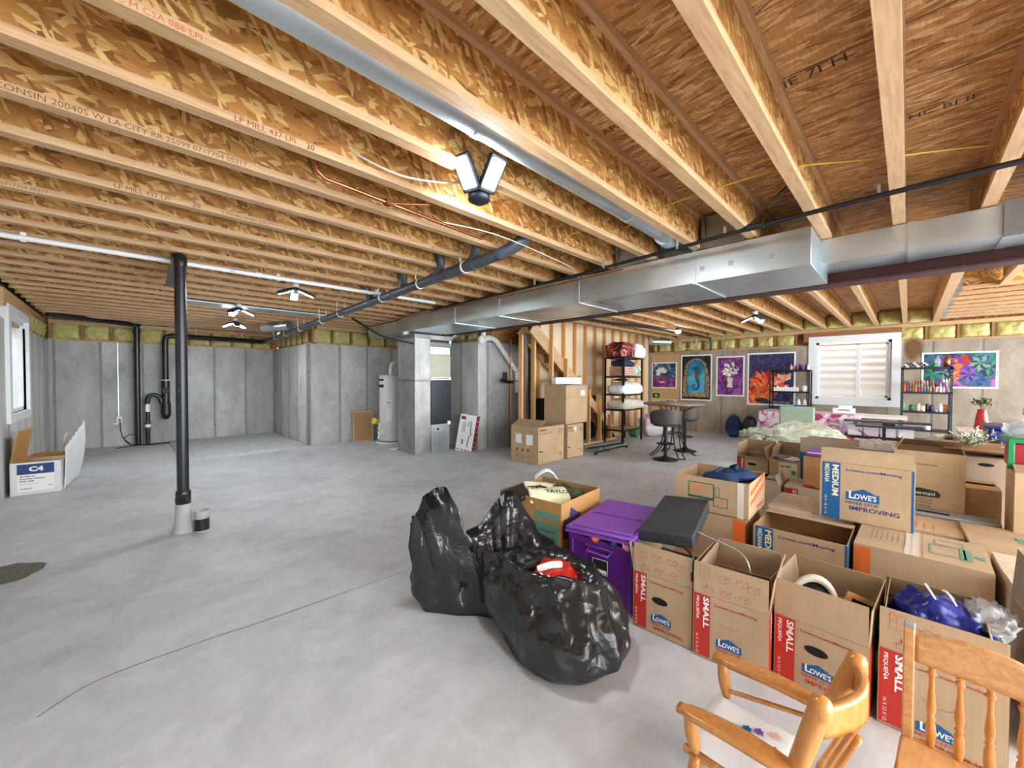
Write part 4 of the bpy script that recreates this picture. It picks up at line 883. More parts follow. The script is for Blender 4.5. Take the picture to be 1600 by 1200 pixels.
def purple_tote():
    o = thing('storage_tote', 'purple plastic storage tote with a lighter lid ajar', 'tote', (2.04, 1.495, 0), math.atan2(1.10 - 1.47, 2.075 - 2.03))
    w, d, h = .385, .56, .40; b = MB()
    V = []
    for z, e in ((0, .018), (h - .03, 0), (h - .03, -.012), (h, -.014)): V += [(e, e, z), (w - e, e, z), (w - e, d - e, z), (e, d - e, z)]
    Fc = [(3, 2, 1, 0)] + [(4 * k + i, 4 * k + (i + 1) % 4, 4 * k + 4 + (i + 1) % 4, 4 * k + 4 + i) for k in range(3) for i in range(4)]
    b.add(V, Fc, 'tote_purple'); e = .012; b.add([(e, e, h), (w - e, e, h), (w - e, d - e, h), (e, d - e, h), (.03, .03, .02), (w - .03, .03, .02), (w - .03, d - .03, .02), (.03, d - .03, .02)], [(0, 1, 5, 4), (1, 2, 6, 5), (2, 3, 7, 6), (3, 0, 4, 7), (4, 5, 6, 7)], 'tote_purple')
    for x in (.0, w): b.box((x - .012, -.006, .02), (x + .012, .02, h - .03), 'tote_purple', None, .005)
    for k in range(4): b.add(*[[(V[8 + k][0], V[8 + k][1], h), (V[8 + (k + 1) % 4][0], V[8 + (k + 1) % 4][1], h), ([(e, e), (w - e, e), (w - e, d - e), (e, d - e)][(k + 1) % 4]) + (h,), ([(e, e), (w - e, e), (w - e, d - e), (e, d - e)][k]) + (h,)], [(0, 1, 2, 3)]], 'tote_purple')
    b.build('bin', o)
    b = MB(); b.tube([(.12, -.004, h - .06), (.12, -.03, h - .075), (.26, -.03, h - .075), (.26, -.004, h - .06)], .008, 'tote_purple', 8); b.box((.10, -.02, h - .05), (.28, .0, h - .035), 'tote_purple', None, .004); b.build('handle', o)
    b = MB(); b.rect(.15, .20, .25, .29, 'ink_black', Tr(0, -.0105, 0) @ FRONT); b.frame(.15, .20, .25, .29, .004, 'ink_white', Tr(0, -.0115, 0) @ FRONT); b.rect(.158, .208, .242, .228, 'ink_white', Tr(0, -.012, 0) @ FRONT); b.build('contents_label', o)
    b = MB(); X = Tr(-.03, -.03, h + .03) @ Rx(R(1.5)) @ Ry(R(-2.5))
    b.box((0, 0, 0), (w + .06, d + .07, .022), 'tote_purple_lid', X, .01); b.box((.03, .03, .022), (w + .03, d * .5, .030), 'tote_purple_lid', X, .006); b.box((.03, d * .5 + .02, .022), (w + .03, d + .03, .030), 'tote_purple_lid', X, .006)
    b.box((0, 0, -.018), (w + .06, .01, .0), 'tote_purple_lid', X); b.box((w + .05, 0, -.018), (w + .06, d + .06, .0), 'tote_purple_lid', X); b.build('lid', o)
purple_tote()
for i, (x, y, sx, sy, m_, lb) in enumerate(((2.03, 1.33, .06, .05, 'ink_orange', 'small orange cloth bulging under the purple lid'), (2.06, 1.22, .10, .06, 'cloth_navy', 'navy cloth poking out under the purple lid'), (2.065, 1.13, .09, .05, 'pink', 'pink and white cloth poking out under the purple lid'))):
    o = MB().grid(soft(sx, sy, .05, i * 3.3, .8), 16, 10, m_).build('cloth'); o.location = (x + .03, y, .408); tag(o, lb, 'cloth')
carton('small red-printed moving box holding a black case, leftmost of the small front boxes', 2.035, 1.068, .315, .41, .315, rz=-87, front=small_front('open', .22, .60), right=small_side, flaps={'front': (88, .155), 'left': (100, .15), 'right': (96, .15)}, flapprint={'front': dia_flap}, floor_in=.2)
carton('small red-printed moving box with a dark frame and wires inside, second in front row', 2.035, .742, .32, .41, .32, rz=-85.5, front=small_front('cut', .27, .66), right=small_side, flaps={'front': (89, .155), 'left': (80, .15), 'right': (97, .15), 'back': (86, .155)}, flapprint={'front': dia_flap}, floor_in=.15)
carton('small red-printed moving box with picture frames inside, third in front row', 2.142, .418, .325, .41, .305, rz=-94, front=small_front('open', .30, .66), right=small_side, flaps={'front': (90, .165), 'left': (98, .15), 'right': (93, .15), 'back': (84, .155)}, floor_in=.12)
carton('small red-printed moving box stuffed with blue satin cloth and hangers', 2.165, .068, .33, .42, .31, rz=-91, front=small_front('cut', .12, .55), right=small_side, flaps={'front': (91, .165), 'left': (84, .15), 'right': (75, .15), 'back': (80, .155)}, flapprint={'front': dia_flap}, floor_in=.24)
carton('open box with a dark red item at the right edge of the picture', 2.35, -.36, .40, .42, .45, rz=-86, mat='card_grey', flaps={'front': (94, .2), 'left': (86, .2)}, floor_in=.3)
o = MB().grid(soft(.22, .2, .2, 5, .8), 20, 12, 'ink_darkred').build('cloth'); o.location = (2.62, -.58, .40); tag(o, 'dark red cloth in the box at the right picture edge', 'cloth')
# black case on first small box, wires
o = thing('black_case', 'flat dusty black hard case lying on the leftmost small box', 'case', (2.135, 1.085, .445), R(-83)); o.rotation_euler = (R(2), R(-3), R(-78))
b = MB(); b.box((0, 0, 0), (.29, .70, .07), 'case_grey', None, .006); b.build('shell', o); b = MB(); b.box((.302, .02, .03), (.304, .6, .034), 'steel_dark'); b.build('seam', o)
b = MB(); b.tube([(2.6, 1.20, .50), (2.45, 1.05, .515), (2.35, .88, .515), (2.33, .78, .50), (2.32, .60, .46), (2.28, .55, .34), (2.26, .62, .26)], .005, 'tape_silver', 6, smooth_pts=6); tag(b.build('metal_cable'), 'thin silver cable arching from the black case into the second box', 'cable')
b = MB(); b.cyl((2.10, .86, .50), (2.12, .80, .505), .012, 'black_plastic'); b.tube([(2.11, .82, .50), (2.09, .77, .47), (2.07, .755, .41), (2.05, .745, .38)], .008, 'black_wire', 8, smooth_pts=4); b.cyl((2.06, .75, .40), (2.05, .745, .36), .014, 'black_plastic'); tag(b.build('headset'), 'black headset mic clipped between first and second small boxes', 'headset')
# contents of second box
o = thing('framed_picture', 'dark brown framed picture inside the second small box', 'frame', (2.20, .60, .14)); o.rotation_euler = (R(-12), 0, R(-80))
MB().box((0, 0, 0), (.20, .012, .26), 'brown_frame', None, .003).build('frame', o); MB().box((.02, -.002, .02), (.18, 0, .24), 'ink_darkred').build('picture', o)
b = MB(); b.tube([(2.17, .58, .2), (2.2, .57, .33), (2.22, .5, .37), (2.23, .44, .3), (2.22, .42, .2)], .006, 'black_wire', 8, smooth_pts=5); tag(b.build('coiled_cord'), 'black looped cord inside the second small box', 'cord')
# contents of third box
o = thing('oval_mirror', 'silver-edged oval mirror standing in the third small box', 'mirror', (2.27, .30, .30)); o.rotation_euler = (R(-14), R(10), R(-75))
b = MB(); b.lathe([(.0, 0), (.10, 0), (.12, .004), (.125, .012), (.11, .02), (.0, .02)], 'skin_frame', Sc(1, 1.5, 1) @ Rx(PI / 2), n=36); 
o2 = MB(); o2.v = []; X = Rx(PI / 2) @ Sc(.8, 1.35, 1)
o2.lathe([(.105, 0), (.125, 0), (.13, .01), (.125, .02), (.105, .022), (.105, 0)], 'skin_frame', X, n=40, caps=False); o2.build('rim', o)
MB().lathe([(0, .006), (.105, .006), (.105, .014), (0, .014)], 'black_plastic', X, n=40).build('glass', o)
for i, (x, y, rz_, tl, m_, lb) in enumerate(((2.24, .25, -70, 18, 'oak_light', 'thin light wood frame leaning in the third small box'), (2.36, .16, -80, 24, 'grey_plastic', 'pale grey frame corner sticking out of the third small box'))):
    o = thing('framed_picture', lb, 'frame', (x, y, .13)); o.rotation_euler = (R(-8), R(tl), R(rz_)); b = MB()
    for a, c in (((0, 0, 0), (.02, .012, .32)), ((.16, 0, 0), (.18, .012, .32)), ((.02, 0, .30), (.16, .012, .32)), ((.02, 0, 0), (.16, .012, .02))): b.box(a, c, m_)
    b.build('frame', o)
    MB().box((.02, .004, .02), (.16, .008, .30), 'black_plastic' if i == 0 else 'grey_plastic').build('backing', o)
# contents of fourth box
def crumple(w, d, h, seed, mat, name, label, cat, loc, rz=0, wr=.05, e=.6, nu=48, nv=28):
    o = MB().grid(soft(w, d, h, seed, e, wr), nu, nv, mat).build(name); o.location = loc; o.rotation_euler = (0, 0, rz); return tag(o, label, cat)
crumple(.30, .26, .22, 2.2, 'satin_blue', 'satin_cloth', 'shiny royal blue satin cloth heaped in the fourth small box', 'cloth', (2.38, -.10, .37), .3, .035)
crumple(.12, .10, .08, 4.1, 'green_plastic', 'cloth', 'bright green cloth beside the blue satin', 'cloth', (2.27, .03, .36), 0, .01)
for i, (x, y) in enumerate(((2.33, -.08), (2.36, -.13))):
    b = MB(); b.tube([(x, y + .02, .55 - i * .02), (x - .01, y, .52), (x, y - .05, .42), (x + .02, y - .1, .37)], .004, 'ink_white', 8, smooth_pts=5); b.tube([(x, y - .04, .44), (x + .02, y - .12, .42)], .003, 'ink_white', 6); tag(b.build('clothes_hanger'), ('white plastic hanger on the blue satin, left one', 'white plastic hanger on the blue satin, right one')[i], 'hanger')
crumple(.14, .12, .13, 7.7, 'plastic_clear', 'plastic_bag', 'crumpled clear plastic bag at the right end of the satin box', 'bag', (2.40, -.24, .44), 0, .03)
# xl contents
o = MB(); 
def totef(u, v):
    x = (u - .5) * .30; y = (v - .5) * .36; return Vector((x, y, .03 * math.sin(v * 5) + .015 * nz(x * 8, y * 8, 2))), Vector((0, 0, 1))
t_ = thing('tote_bag', 'cream fabric tote bag printed TAYLO lying in the extra large box', 'bag', (2.26, 1.89, .545)); t_.rotation_euler = (R(14), R(4), R(-38))
o.slab(totef, 20, 20, .012, 'ink_cream'); o.build('fabric_body', t_)
b = MB(); b.text('TAYLO', -.03, -.10, .045, 'ink_black', Tr(0, 0, .043), rot=0, bold=.03, width=.17); b.tube([(-.12, -.03, .03), (-.1, 0, .033), (-.08, -.02, .033), (-.05, .02, .035)], .004, 'ink_black', 6, smooth_pts=5); b.build('printed_text', t_)
b = MB(); b.slab(lambda u, v: (Vector((.02 + .18 * (u - .5), .12 + .05 * v, .03 + .07 * math.sin(PI * u))), Vector((0, 0, 1))), 16, 3, .003, 'paper_white'); b.build('strap', t_)
o = MB().box((-.18, -.1, 0), (.16, .1, .04), 'black_plastic', None, .01).build('black_folder'); o.location = (2.16, 2.02, .515); o.rotation_euler = (0, 0, R(8)); tag(o, 'flat black folder along the left rim of the extra large box', 'folder')
crumple(.22, .34, .10, 9.1, 'leaf_dark', 'camouflage_cloth', 'dark camouflage cloth in the back of the extra large box', 'cloth', (2.46, 1.87, .49), -.3, .03)

# ---- second row ----
def orange_edge(b, X, w, h): b.rect(w * .84, .004, w - .001, h - .004, 'ink_orange', X); b.rect(w * .08, h * .2, w * .3, h * .8, 'ink_orange', X)
def orange_side(b, X, w, h): b.rect(.002, .004, w * .12, h - .004, 'ink_orange', X)
carton('orange-cornered closed box under the open box with the monitor drawing', 3.04, 1.255, .48, .5, .405, rz=-88, closed=True, front=orange_edge, right=orange_side)
def monitor(b, X, w, h):
    b.frame(w * .20, h * .36, w * .56, h * .84, .008, 'ink_green', X); b.rect(w * .20, h * .36, w * .56, h * .43, 'ink_green', X); b.poly([(w * .32, h * .22), (w * .42, h * .22), (w * .40, h * .29), (w * .34, h * .29)], 'ink_green', X)
    b.frame(w * .55, h * .20, w * .74, h * .48, .005, 'ink_green', X); b.frame(w * .57, h * .50, w * .63, h * .76, .003, 'ink_green', X)
    for k in range(4): b.rect(w * .23, h * (.74 - k * .06), w * (.5 - .04 * (k % 2)), h * (.755 - k * .06), 'ink_orange', X)
    for k in range(3): b.rect(w * .58, h * (.40 - k * .05), w * .7, h * (.41 - k * .05), 'ink_orange', X)
    b.rect(w * .86, 0, w * .94, h, 'tape_clear', X)
def zig(b, X, w, h):
    for k in (0, .28): b.poly([(w * .08, h * (.35 + k)), (w * .95, h * (.62 + k)), (w * .95, h * (.74 + k)), (w * .08, h * (.47 + k))], 'ink_orange', X)
    b.rect(w * .5, h * .1, w * .9, h * .2, 'ink_line', X)
carton('open brown box with green monitor drawing, blue shoes inside', 3.04, 1.255, .50, .5, .25, z=.412, rz=-88, front=monitor, right=zig, floor_in=.15)
for i, (x, y, rz_) in enumerate(((3.2, .98, -.2), (3.3, .90, .5))):
    b = MB(); b.grid(soft(.15, .26, .10, 3 + i, .75, .012), 28, 16, 'cloth_blue'); b.tube([(-.04, .02, .05), (0, .0, .075), (.05, .03, .05)], .012, 'cloth_navy', 8, smooth_pts=4); o = b.build('slipper'); o.location = (x, y, .64 + i * .02); o.rotation_euler = (0, 0, rz_); tag(o, ('blue slipper in the monitor-drawing box, left one', 'blue slipper in the monitor-drawing box, right one')[i], 'slipper')
carton('open medium blue-printed moving box behind the second and third small boxes', 3.03, .72, .485, .46, .405, rz=-90, front=medium_front(False), right=blue_side, flaps={'back': (10, .20)}, flapprint={}, floor_in=.02, inside='card_dark')
def extra_front(b, X, w, h):
    b.rect(.002, .004, w * .14, h - .01, 'ink_orange', X); b.text('EXTRA STRENGTH', w * .42, h * .55, h * .07, 'ink_black', X, bold=.02, width=w * .42)
    for k in range(5): b.rect(w * .36, h * (.60 - k * .09), w * .385, h * (.65 - k * .09), 'ink_green', X)
def extra_top(b, X, w, d):
    b.frame(w * .58, d * .26, w * .84, d * .62, .008, 'ink_mint', X); b.rect(w * .80, d * .22, w * .88, d * .62, 'ink_mint', X); b.frame(w * .62, d * .66, w * .84, d * .84, .006, 'ink_mint', X); b.poly([(w * .9, d * .4), (w * .97, d * .36), (w * .97, d * .48), (w * .9, d * .46)], 'ink_mint', X)
    for k in range(5): b.line((w * (.16 + .045 * k), d * .35), (w * (.16 + .045 * k), d * .72), .002, 'ink_black', X)
    b.frame(w * .12, d * .3, w * .40, d * .78, .002, 'ink_black', X)
carton('large taped box printed EXTRA STRENGTH with one orange corner', 3.10, .215, .535, .5, .41, rz=-91, closed=True, front=extra_front, top=extra_top, tapes=(.45, 'tape_clear', 'y'))
carton('pale box with blue edge between the extra strength box and picture edge', 3.0, -.36, .30, .5, .41, rz=-88, mat='card_pale', front=lambda b, X, w, h: b.rect(w * .3, .01, w * .62, h * .93, 'ink_blue', X), closed=True)
# ---- third row ----
carton('closed box sealed with shiny clear tape behind the open medium box', 3.60, .755, .50, .48, .405, rz=-90, closed=True, mat='card_pale', tapes=(.45, 'tape_clear', 'y'))
carton('closed box printed with red lines behind the extra strength box', 3.68, .24, .50, .42, .405, rz=-91, closed=True, mat='card', top=lambda b, X, w, d: [b.poly([(w * .06, d * .1), (w * .42, d * .1), (w * .1, d * .5)], 'ink_line', X)] + [b.line((w * (.5 + .08 * k), d * .1), (w * (.5 + .08 * k), d * .5), .003, 'ink_line', X) for k in range(4)])
carton('closed box with a green mark on top by the right picture edge', 3.60, -.27, .42, .45, .42, rz=-88, closed=True, mat='card', top=lambda b, X, w, d: b.poly([(w * .5, d * .3), (w * .8, d * .3), (w * .8, d * .5), (w * .65, d * .6), (w * .5, d * .5)], 'ink_mint', X))
carton('upright open medium blue-printed moving box, the tallest printed MEDIUM', 3.55, .432, .47, .46, .395, z=.412, rz=-91, front=medium_front(True), right=blue_side, flaps={'front': (78, .10), 'back': (20, .2), 'left': (10, .15), 'right': (10, .15)}, floor_in=.3)
# ---- fourth row ----
carton('closed flat-topped box with red SMALL print, behind the clear-taped box', 4.36, .79, .34, .39, .41, rz=-90, closed=True, mat='card_pale', front=lambda b, X, w, h: [b.rect(0.005, .02, w * .3, h - .02, 'ink_red', X), b.text('SMALL', w * .18, h * .93, w * .09, 'ink_white', X, rot=-PI / 2, bold=.03, width=h * .5, z=.0006)], tapes=(.62, 'tape_clear', 'y'))
carton('open pale box with one side flap raised, right behind the monitor box', 4.28, 1.12, .30, .46, .41, rz=-90, closed=False, mat='card_pale', flaps={'front': (0, .2), 'back': (0, .2), 'left': (0, .14), 'right': (70, .09)}, floor_in=.35)
def rub(b, X, w, h):
    b.text('CHI-2351-DH', w * .30, h * .76, h * .03, 'ink_black', X, bold=.02, width=w * .32); b.poly([(w * .12, h * .20), (w * .66, h * .22), (w * .68, h * .27), (w * .64, h * .33), (w * .4, h * .36), (w * .14, h * .33)], 'ink_black', X)
    b.text('Rubbermaid', w * .16, h * .245, h * .06, 'ink_cream', X, bold=.01, width=w * .44, z=.0006)
    for k, s_ in enumerate(('MADE IN THE U.S.A.', 'PRODUCTO HECHO E.', 'HECHO EN E.U.A.')): b.text(s_, w * (.15 + .03 * k), h * (.15 - .055 * k), h * .03, 'ink_black', X, bold=.02, width=w * (.42 - .04 * k))
carton('tall brown box with a black oval logo behind the medium box', 4.32, .07, .37, .42, .43, z=.412, rz=-91, mat='card_tan', front=rub, flaps={'left': (60, .08), 'back': (30, .12)}, floor_in=.1)
carton('brown base box beneath the printed tall brown box', 4.32, .20, .49, .42, .405, rz=-90, closed=True, mat='card_dark')
carton('brown closed box with a raised lid edge under the box with a hand hole', 4.36, -.305, .165, .38, .605, rz=-90, mat='card_dark', flaps={'front': (8, .1), 'back': (0, .1)}, floor_in=.5)
carton('box with a dark oval hand hole at upper right', 4.80, -.325, .22, .34, .785, rz=-90, mat='card_grey', front=lambda b, X, w, h: b.disc(w * .5, h * .92, .042, .014, 'hole', X), flaps={'front': (182, .08), 'back': (0, .1)}, floor_in=.5)
carton('tall brown box at the right picture edge behind the front rows', 4.0, -.48, .36, .33, .80, rz=-90, mat='card_tan', flaps={'front': (20, .12), 'left': (14, .14)}, floor_in=.6)
lid = thing('storage_bin', 'low clear plastic bin with a cloudy lid before the brown boxes', 'bin', (4.13, -.02, 0), R(-90)); b = MB(); b.box((0, 0, 0), (.42, .15, .40), 'box_lid_clear', None, .01); b.build('bin_body', lid); b = MB(); b.box((-.01, -.01, .40), (.43, .16, .425), 'grey_plastic', None, .008); b.build('lid', lid); b = MB(); b.box((.04, .02, .426), (.2, .05, .43), 'hole'); b.build('lid_slot', lid)
# ---- fifth row ----
carton('small red-printed moving box with a raised back wall, farthest left of the boxes', 5.02, 1.365, .30, .4, .515, rz=-90, front=lambda b, X, w, h: [b.rect(0, .3, w * .25, h, 'ink_red', X), b.text('SMALL', w * .14, h * .97, w * .07, 'ink_white', X, rot=-PI / 2, bold=.03, width=h * .3, z=.0006), b.disc(w * .5, h * .85, .045, .014, 'hole', X)], flaps={'front': (176, .04), 'left': (88, .15), 'back': (92, .15), 'right': (72, .13)}, floor_in=.4)
carton('tan box with a cream 16141 label and papers inside', 4.77, 1.00, .25, .30, .565, rz=-90, mat='card_tan', front=lambda b, X, w, h: [b.rect(w * .34, h * .68, w * .95, h * .965, 'ink_cream', X), b.text('16141', w * .39, h * .87, h * .055, 'ink_black', X, bold=.02, width=w * .34, z=.0006), b.text('20 W', w * .39, h * .80, h * .03, 'ink_black', X, bold=.02, width=w * .18, z=.0006), b.rect(w * .76, h * .76, w * .92, h * .84, 'ink_mint', X, .0008)], floor_in=.50)
for i in range(3):
    o = MB().box((0, 0, 0), (.16, .11, .006), ('paper_white', 'paper_white', 'ink_purple')[i]).build('papers'); o.location = (4.80 + .02 * i, .82 + .03 * i - .02, .566 + .007 * i); o.rotation_euler = (0, 0, .2 * i - .5); tag(o, ('white paper sheet lying in the 16141 box, lowest', 'white paper sheet lying in the 16141 box, middle', 'purple-edged leaflet lying in the 16141 box')[i], 'paper')
carton('open brown box with a folded brown paper flap behind the 16141 box', 5.09, 1.055, .30, .36, .50, rz=-90, mat='card_tan', flaps={'back': (92, .17), 'left': (80, .16)}, floor_in=.3)
carton('big dark open box with a blue corner stripe, under the fur throw', 4.86, .755, .42, .42, .66, rz=-90, mat='card_grey', front=lambda b, X, w, h: [b.rect(0, .01, w * .16, h - .002, 'ink_blue', X)], flaps={'front': (93, .15), 'back': (90, .12), 'left': (86, .12)}, floor_in=.4)
mg = carton('narrow tan box topped with purple magazines', 4.38, .655, .175, .25, .28, z=.418, rz=-90, mat='card_orange', front=lambda b, X, w, h: [b.rect(w * .05, .002, w * .5, h * .08, 'ink_red', X)] + [arcs(b, X, w * .2, h * (.3 + .28 * k), .03) for k in range(2)], floor_in=.27)
for i, m_ in enumerate(('ink_blue', 'ink_darkred', 'tote_purple_lid', 'ink_white', 'tote_purple_lid')):
    o = MB().box((0, 0, 0), (.24, .155, .008), m_).build('magazine'); o.location = (4.37 + .012 * i, .475 + .006 * (i % 2), .70 + i * .0085); o.rotation_euler = (0, 0, .06 * (i % 3)); tag(o, ('blue magazine at the bottom of the purple stack', 'red magazine second from the bottom of the purple stack', 'purple magazine in the middle of the stack', 'white magazine second from the top of the purple stack', 'purple magazine on top of the stack')[i], 'magazine')
bn = thing('storage_bin', 'grey-brown bin covered with silvery plastic wrap', 'bin', (5.30, .385, 0), R(-90)); b = MB(); b.box((0, 0, 0), (.39, .4, .72), 'card_grey', None, .02); b.build('bin_body', bn)
def wrapf(u, v):
    x = -.01 + u * .42; y = -.03 + v * .44; return Vector((x, y, .755 - .06 * max(0, .12 - v) / .12 + .02 * nz(x * 9, y * 9, 3) + .012 * nz(x * 30, y * 20, 1))), Vector((0, 0, 1))
b = MB(); b.slab(wrapf, 36, 30, .004, 'plastic_clear'); b.build('plastic_wrap', bn)
# board with flocked branches
bd = MB().box((0, 0, 0), (.52, .5, .022), 'card_dark', None, .002).build('cardboard_sheet'); bd.location = (4.70, -.205, .835); bd.rotation_euler = (0, 0, R(-90)); tag(bd, 'flat brown cardboard sheet under the flocked white branches', 'cardboard')
rnd = random.Random(4)
def flock(x, y, z, n, lean, lab, m1, m2, L):
    o = thing('flocked_branch', lab, 'branch', (x, y, z)); st = MB(); lf = MB()
    for i in range(n):
        a = lean + rnd.uniform(-.7, .7); el = rnd.uniform(.15, .75); ln = L * rnd.uniform(.6, 1.1); d = Vector((rnd.uniform(-.4, .6), math.cos(a) * math.cos(el) * -1, math.sin(el))).normalized()
        p1 = d * ln; st.tube([(0, 0, 0.01), p1 * .5 + Vector((0, 0, .01)), p1], .003, m1, 5)
        for k in range(14):
            p = p1 * (.25 + .75 * k / 14); q = Vector((rnd.uniform(-1, 1), rnd.uniform(-1, 1), rnd.uniform(-.3, 1))).normalized() * L * .13 + d * L * .08
            lf.cyl(p, p + q, .005, m2 if k % 3 else m1, .001, 5)
    st.build('stem', o); lf.build('needles', o)
flock(4.78, -.32, .862, 9, 1.2, 'green-white flocked pine sprig, left one on the cardboard sheet', 'plant_green', 'plant_white', .13)
flock(4.88, -.40, .862, 10, 1.9, 'taller green-white flocked sprig in the middle of the cardboard sheet', 'plant_green', 'plant_white', .17)
flock(4.76, -.50, .862, 16, .2, 'silvery frosted twig bundle, right one on the cardboard sheet', 'plant_white', 'tape_silver', .24)
gt = thing('storage_tote', 'red plastic tote with a bright green rim and handles', 'tote', (4.12, -.462, .804), R(-90)); b = MB(); b.box((.02, .02, 0), (.3, .32, .17), 'red_plastic', None, .01); b.build('bin', gt); b = MB(); b.box((0, 0, .17), (.32, .34, .20), 'green_plastic', None, .006); b.box((0, 0, .0), (.03, .02, .18), 'green_plastic', None, .005); b.build('rim', gt)
crumple(.26, .3, .12, 5.5, 'plastic_clear', 'plastic_wrap', 'clear plastic heaped on the red and green tote', 'plastic', (4.28, -.60, 1.05), 0, .02)
# ================= stair framing =================
yw = 5.22   # face of the stud wall behind the stairs
sg = 'studs of the drywall-backed stair wall'
w0 = None
for k in range(14):
    x = 5.62 + .4064 * k
    if x > 10.9: break
    if w0 is None:
        w0 = MB().box((-.019, 0, .038), (.019, .089, 2.64), 'lumber_v').build('wall_stud'); o = w0
    else: o = w0.copy(); C.objects.link(o)
    o.location = (x, yw, 0); tag(o, 'tall tan stud in front of cream drywall behind the stairs', 'stud', sg)
b = MB(); b.box((5.5, yw, 2.64), (10.9, yw + .089, 2.70), 'lumber'); tag(b.build('top_plate'), 'long horizontal top plate of the stair stud wall', 'plate')
b = MB(); b.box((5.5, yw, 0), (10.9, yw + .089, .038), 'lumber'); tag(b.build('bottom_plate'), 'long bottom plate under the rear stair studs', 'plate')
b = MB(); b.box((5.9, yw + .09, 0.0), (10.9, yw + .102, 2.70), 'drywall'); o = b.build('wall_drywall'); o['kind'] = 'structure'
yf = 4.80
for x, z0, z1, lab in ((5.19, .02, 2.19, 'tall stud just left of the dark steel column'), (5.53, .02, 2.30, 'tall stud just right of the dark steel column')):
    tag(MB().box((x - .019, yf + .12, z0), (x + .019, yf + .21, z1), 'lumber_v').build('wall_stud'), lab, 'stud')
# stringers: top edge from (5.6,2.32) down to (8.55,0)
def stringer(y, lab, drop=0):
    b = MB(); x0, z0, x1, z1 = 5.45, 2.44 - drop, 8.55, .04
    d = Vector((x1 - x0, 0, z1 - z0)).normalized(); n_ = Vector((-d.z, 0, d.x))
    if n_.z > 0: n_ = -n_
    P0 = Vector((x0, y, z0)); P1 = Vector((x1, y, z1)); W = .24
    Q = [P0, P1, P1 + Vector((-.22, 0, .0)), P0 + n_ * W]
    V = [tuple(q) for q in Q] + [(q.x, q.y + .038, q.z) for q in Q]
    b.add(V, [(0, 1, 2, 3), (7, 6, 5, 4), (0, 4, 5, 1), (1, 5, 6, 2), (2, 6, 7, 3), (3, 7, 4, 0)], 'lumber'); return b, lab
st = thing('staircase', 'open wooden staircase with slanted stringers descending toward the shelf', 'stairs', (0, 0, 0))
for y in (yf + .05, yf + .34): stringer(y, '')[0].build('stringer', st)
for i in range(12):
    t_ = (i + .6) / 12.6; x = 5.65 + 2.85 * t_; z = 2.28 - 2.23 * t_
    MB().box((x - .2, yf + .088, z - .11), (x + .06, yf + .34, z - .085), 'lumber_brown').build('tread', st)
    MB().box((x + .03, yf + .088, z - .27), (x + .055, yf + .34, z - .11), 'lumber_brown').build('riser', st)
for x, z0, z1, lab in ((5.86, 1.36, 2.13, 'short stud nailed to the stringer, leftmost above the styrofoam'), (6.32, 1.36, 1.80, 'short stud nailed to the stringer, middle above the styrofoam'), (6.78, 1.36, 1.46, 'stubby stud end on the stringer, rightmost above the styrofoam'), (7.12, .04, 1.17, 'stud under the stairs just right of the stacked boxes'), (7.55, .04, .95, 'stud under the stairs, second right of the stacked boxes'), (7.98, .04, .58, 'short stud under the stairs next to the black shelf')):
    tag(MB().box((x - .019, yf - .04, z0), (x + .019, yf + .045, z1), 'lumber_v').build('wall_stud'), lab, 'stud')
tag(MB().box((6.7, yf - .04, 0), (8.2, yf + .045, .038), 'lumber').build('bottom_plate'), 'short bottom plate under the lower stairs', 'plate')
tag(MB().box((5.7, 5.19, .0), (8.0, 5.205, 1.0), 'void').build('under_stair_shade'), 'black sheet standing in for the shade between studs under the stairs', 'panel')  # near-black sheet paints the shade under the stairs
tag(MB().box((5.80, yf - .16, 1.29), (6.62, yf - .05, 1.42), 'paper_white', None, .008).build('styrofoam_block'), 'white styrofoam block on top of the tall box stack', 'styrofoam')

# ================= stacked brown boxes near the stairs =================
def kfront(b, X, w, h):
    b.rect(w * .30, h * .86, w * .5, h * .90, 'ink_black', X) if False else None
    b.rect(w * .04, h * .89, w * .30, h * .94, 'ink_brown', X); b.text('Storage Box', w * .04, h * .80, h * .055, 'ink_brown', X, bold=.02, width=w * .5); b.disc(w * .86, h * .84, w * .07, h * .08, 'ink_navy', X) if False else b.frame(w * .79, h * .78, w * .92, h * .9, .012, 'ink_brown', X)
    b.line((w * .03, h * .35), (w * .18, h * .32), .02, 'ink_black', X); b.rect(w * .62, h * .22, w * .92, h * .235, 'ink_brown', X); b.rect(w * .82, h * .14, w * .9, h * .19, 'ink_brown', X)
def kleft(b, X, w, h):
    b.rect(w * .18, h * .52, w * .40, h * .78, 'paper_white', X); b.rect(w * .56, h * .50, w * .80, h * .78, 'paper_white', X); b.rect(w * .58, h * .42, w * .70, h * .50, 'yellow_wire', X)
    for k in range(3):
        b.rect(w * (.2 + .2 * k), h * .30, w * (.27 + .2 * k), h * .38, 'ink_brown', X); b.frame(w * (.2 + .2 * k), h * .13, w * (.3 + .2 * k), h * .2, .006, 'ink_brown', X)
